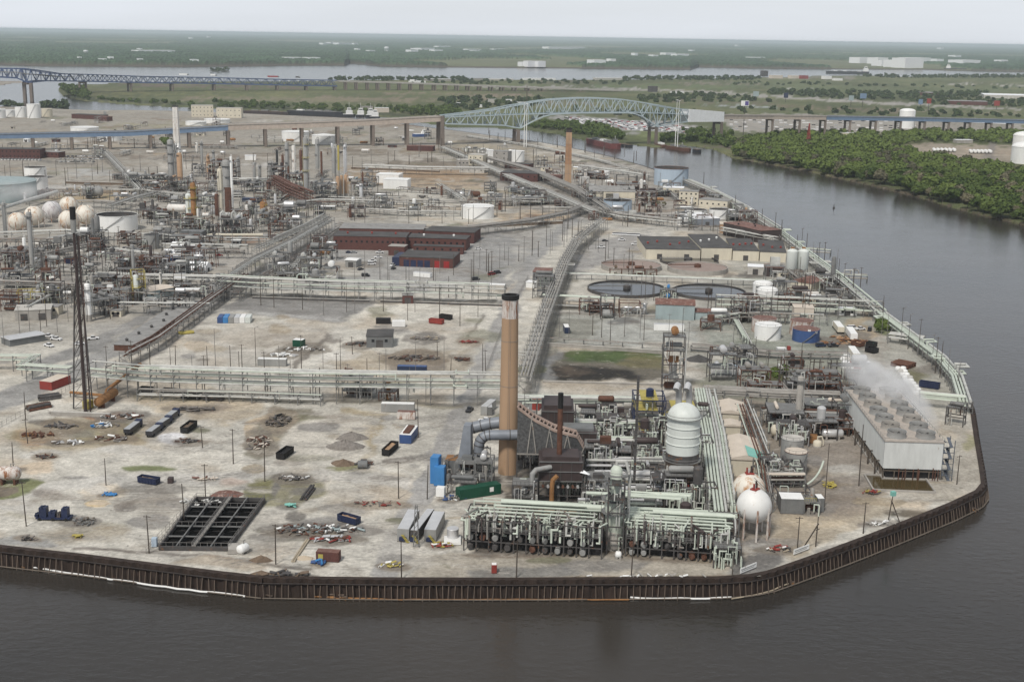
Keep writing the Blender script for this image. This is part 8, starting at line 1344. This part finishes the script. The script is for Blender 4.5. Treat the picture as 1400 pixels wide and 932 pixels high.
for i,(x,y)in enumerate(((900,283),(907,284),(894,282),(1205,449),(1212,452),(1201,455),(1070,515),(1060,519))):tree(G(x,y),4 if i<3 else 5,.38,'bushes inside the refinery','in the plant')
# the thicket of small plant between the large pieces
q=random.Random(99)
def away(p,L_,side=False):return proj((p.x+(0 if side else L_),p.y+(L_ if side else 0),0))
KIND=(('small dark pump frame','dsteel',('vesselgrey','dsteel','steel')),('small rusty pipe frame','rust',('rust','brown','pipe2')),('small grey exchanger frame','dsteel',('vesselgrey','silver','steel')),('pale valve frame','steel',('pipe','white','silver')))
ZONES=(([(0,335),(240,330),(300,392),(150,440),(0,440)],84),([(150,242),(520,242),(520,296),(440,308),(370,335),(190,318)],112),([(0,262),(150,258),(150,275),(60,275),(0,290)],8),([(785,232),(890,258),(1010,284),(1030,312),(890,316),(800,302)],52),([(1044,378),(1106,372),(1180,430),(965,446),(965,420)],26),([(480,266),(700,262),(760,292),(480,300)],16),([(360,345),(440,335),(455,395),(350,398)],10),([(950,500),(1160,520),(1165,556),(960,548)],14),([(640,200),(780,222),(790,255),(690,236)],14),([(0,172),(560,176),(560,200),(0,235)],34),([(470,262),(785,262),(795,292),(470,300)],16),([(150,330),(330,332),(345,384),(130,400)],18),([(0,163),(520,168),(620,190),(600,212),(0,212)],44),([(745,428),(890,428),(880,436),(745,438)],5),([(190,395),(300,400),(270,415),(180,450)],6),([(1080,575),(1160,575),(1150,600),(1090,615)],6))
for poly,n in ZONES:
 k=0
 while k<n:
  x=q.uniform(min(a for a,b in poly),max(a for a,b in poly));y=q.uniform(min(b for a,b in poly),max(b for a,b in poly))
  if not inside(np.array([x]),np.array([y]),poly)[0]:continue
  k+=1;p=G(x,y);t=q.random();far=y<215
  if t<(.25 if far else .55):
   d,mt,eq=q.choice(KIND);structure(d,(x,y),away(p,q.uniform(7,16)),q.uniform(5,9),q.uniform(4,13),q.choice((1,2,3)),.75,mt,eq=eq,pipes=('pipe','pipe2','silver','rust','greenpipe'),grp='small process frames of the refinery',uniq=True,seed=k*31+int(x),npipe=.9)
  elif t<(.45 if far else .75):
   s_=q.random()<.5;L_=q.uniform(25,60);e_=away(p,L_,s_)
   if not inside(np.array([e_[0]]),np.array([e_[1]]),YARD)[0]:s_=True;e_=away(p,12,True)
   rack('short low pipe rack',[(x,y),e_],q.uniform(2.5,5),q.uniform(3,6.5),q.choice((3,4,5)),q.choice((('pipe','pipe2'),('pipe2','pipe3'),('rust','pipe2','pipe'))),10,(.2,.4),q.choice((1,2)),name='pipe_rack',grp='short pipe racks of the refinery',uniq=True,seed=k*17+int(x),loops=.2)
  elif t<.82:drum('small horizontal drum',(x,y),away(p,q.uniform(5,11)),q.uniform(.9,1.8),q.uniform(2.2,3.6),q.choice(('vesselgrey','whiterust','white','orange','silver')),grp='small drums of the refinery',uniq=True)
  elif t<.9:column('short process column',x,y,y-q.uniform(9,26),q.uniform(2.5,5),q.choice(('vesselgrey','whiterust','silver','rust','tan')),q.choice((0,1,1)),grp='short columns of the refinery',uniq=True,seed=k)
  else:simple('utility_shed','small plant hut','hut',(x,y),away(p,q.uniform(5,13)),q.uniform(4,9),q.uniform(2.6,4.5),*q.choice((('concrete','concrete_pale'),('cream','roofgrey'),('brick','roofdark'),('greyplate','white'),('white','tarpwhite'))),grp='small huts of the refinery',uniq=True,doors=1,win=2)
for k in range(30):
 x,y=((q.uniform(790,900),q.uniform(590,722))if k<20 else(q.uniform(700,800),q.uniform(570,700))if k<24 else(q.uniform(900,965),q.uniform(600,730))if k<27 else(q.uniform(1040,1100),q.uniform(575,690)))
 structure('dark pipe tangle of the nearest unit',(x,y),away(G(x,y),q.uniform(6,12)),q.uniform(5,9),q.uniform(6,12),q.choice((2,3)),.5,'dsteel',eq=('brown','dsteel','vesselgrey','rust','silver'),pipes=('greenpipe','greenpipe','pipe','silver','pipe3'),grp='pipe tangles of the nearest unit',uniq=True,seed=k*7+3,npipe=8,deckmat='dsteel')
structure('platform cage around the pale green column',(829,757),(851,758),6,21,5,.15,'dsteel',pipes=('greenpipe','pipe'),seed=404,npipe=1.2,deckmat='dsteel')
for d,px in(('wire fence along the brick office road',[(420,396),(560,400),(690,404)]),('wire fence beside the chimney road',[(652,545),(690,440),(722,380)]),('wire fence round the concrete lot',[(742,432),(905,437)]),('wire fence along the left yard road',[(-10,590),(120,520),(240,455)]),('wire fence beside the black basin',[(200,757),(262,690)]),('wire fence along the lower pipe rack in the right yard',[(965,520),(1080,526),(1190,530)])):
 P=resample(path_world(px),3.2);o=thing('wire_fence',d,'fence',P[0]);b=MB();[b.beam(a-P[0],a-P[0]+Vector((0,0,2.2)),.09)for a in P];[b.beam(a-P[0]+Vector((0,0,z_)),c-P[0]+Vector((0,0,z_)),.05)for a,c in zip(P[:-1],P[1:])for z_ in(.3,1.2,2.15)];b.build('wire_mesh','greypole',o)
finish_labels()
haze()
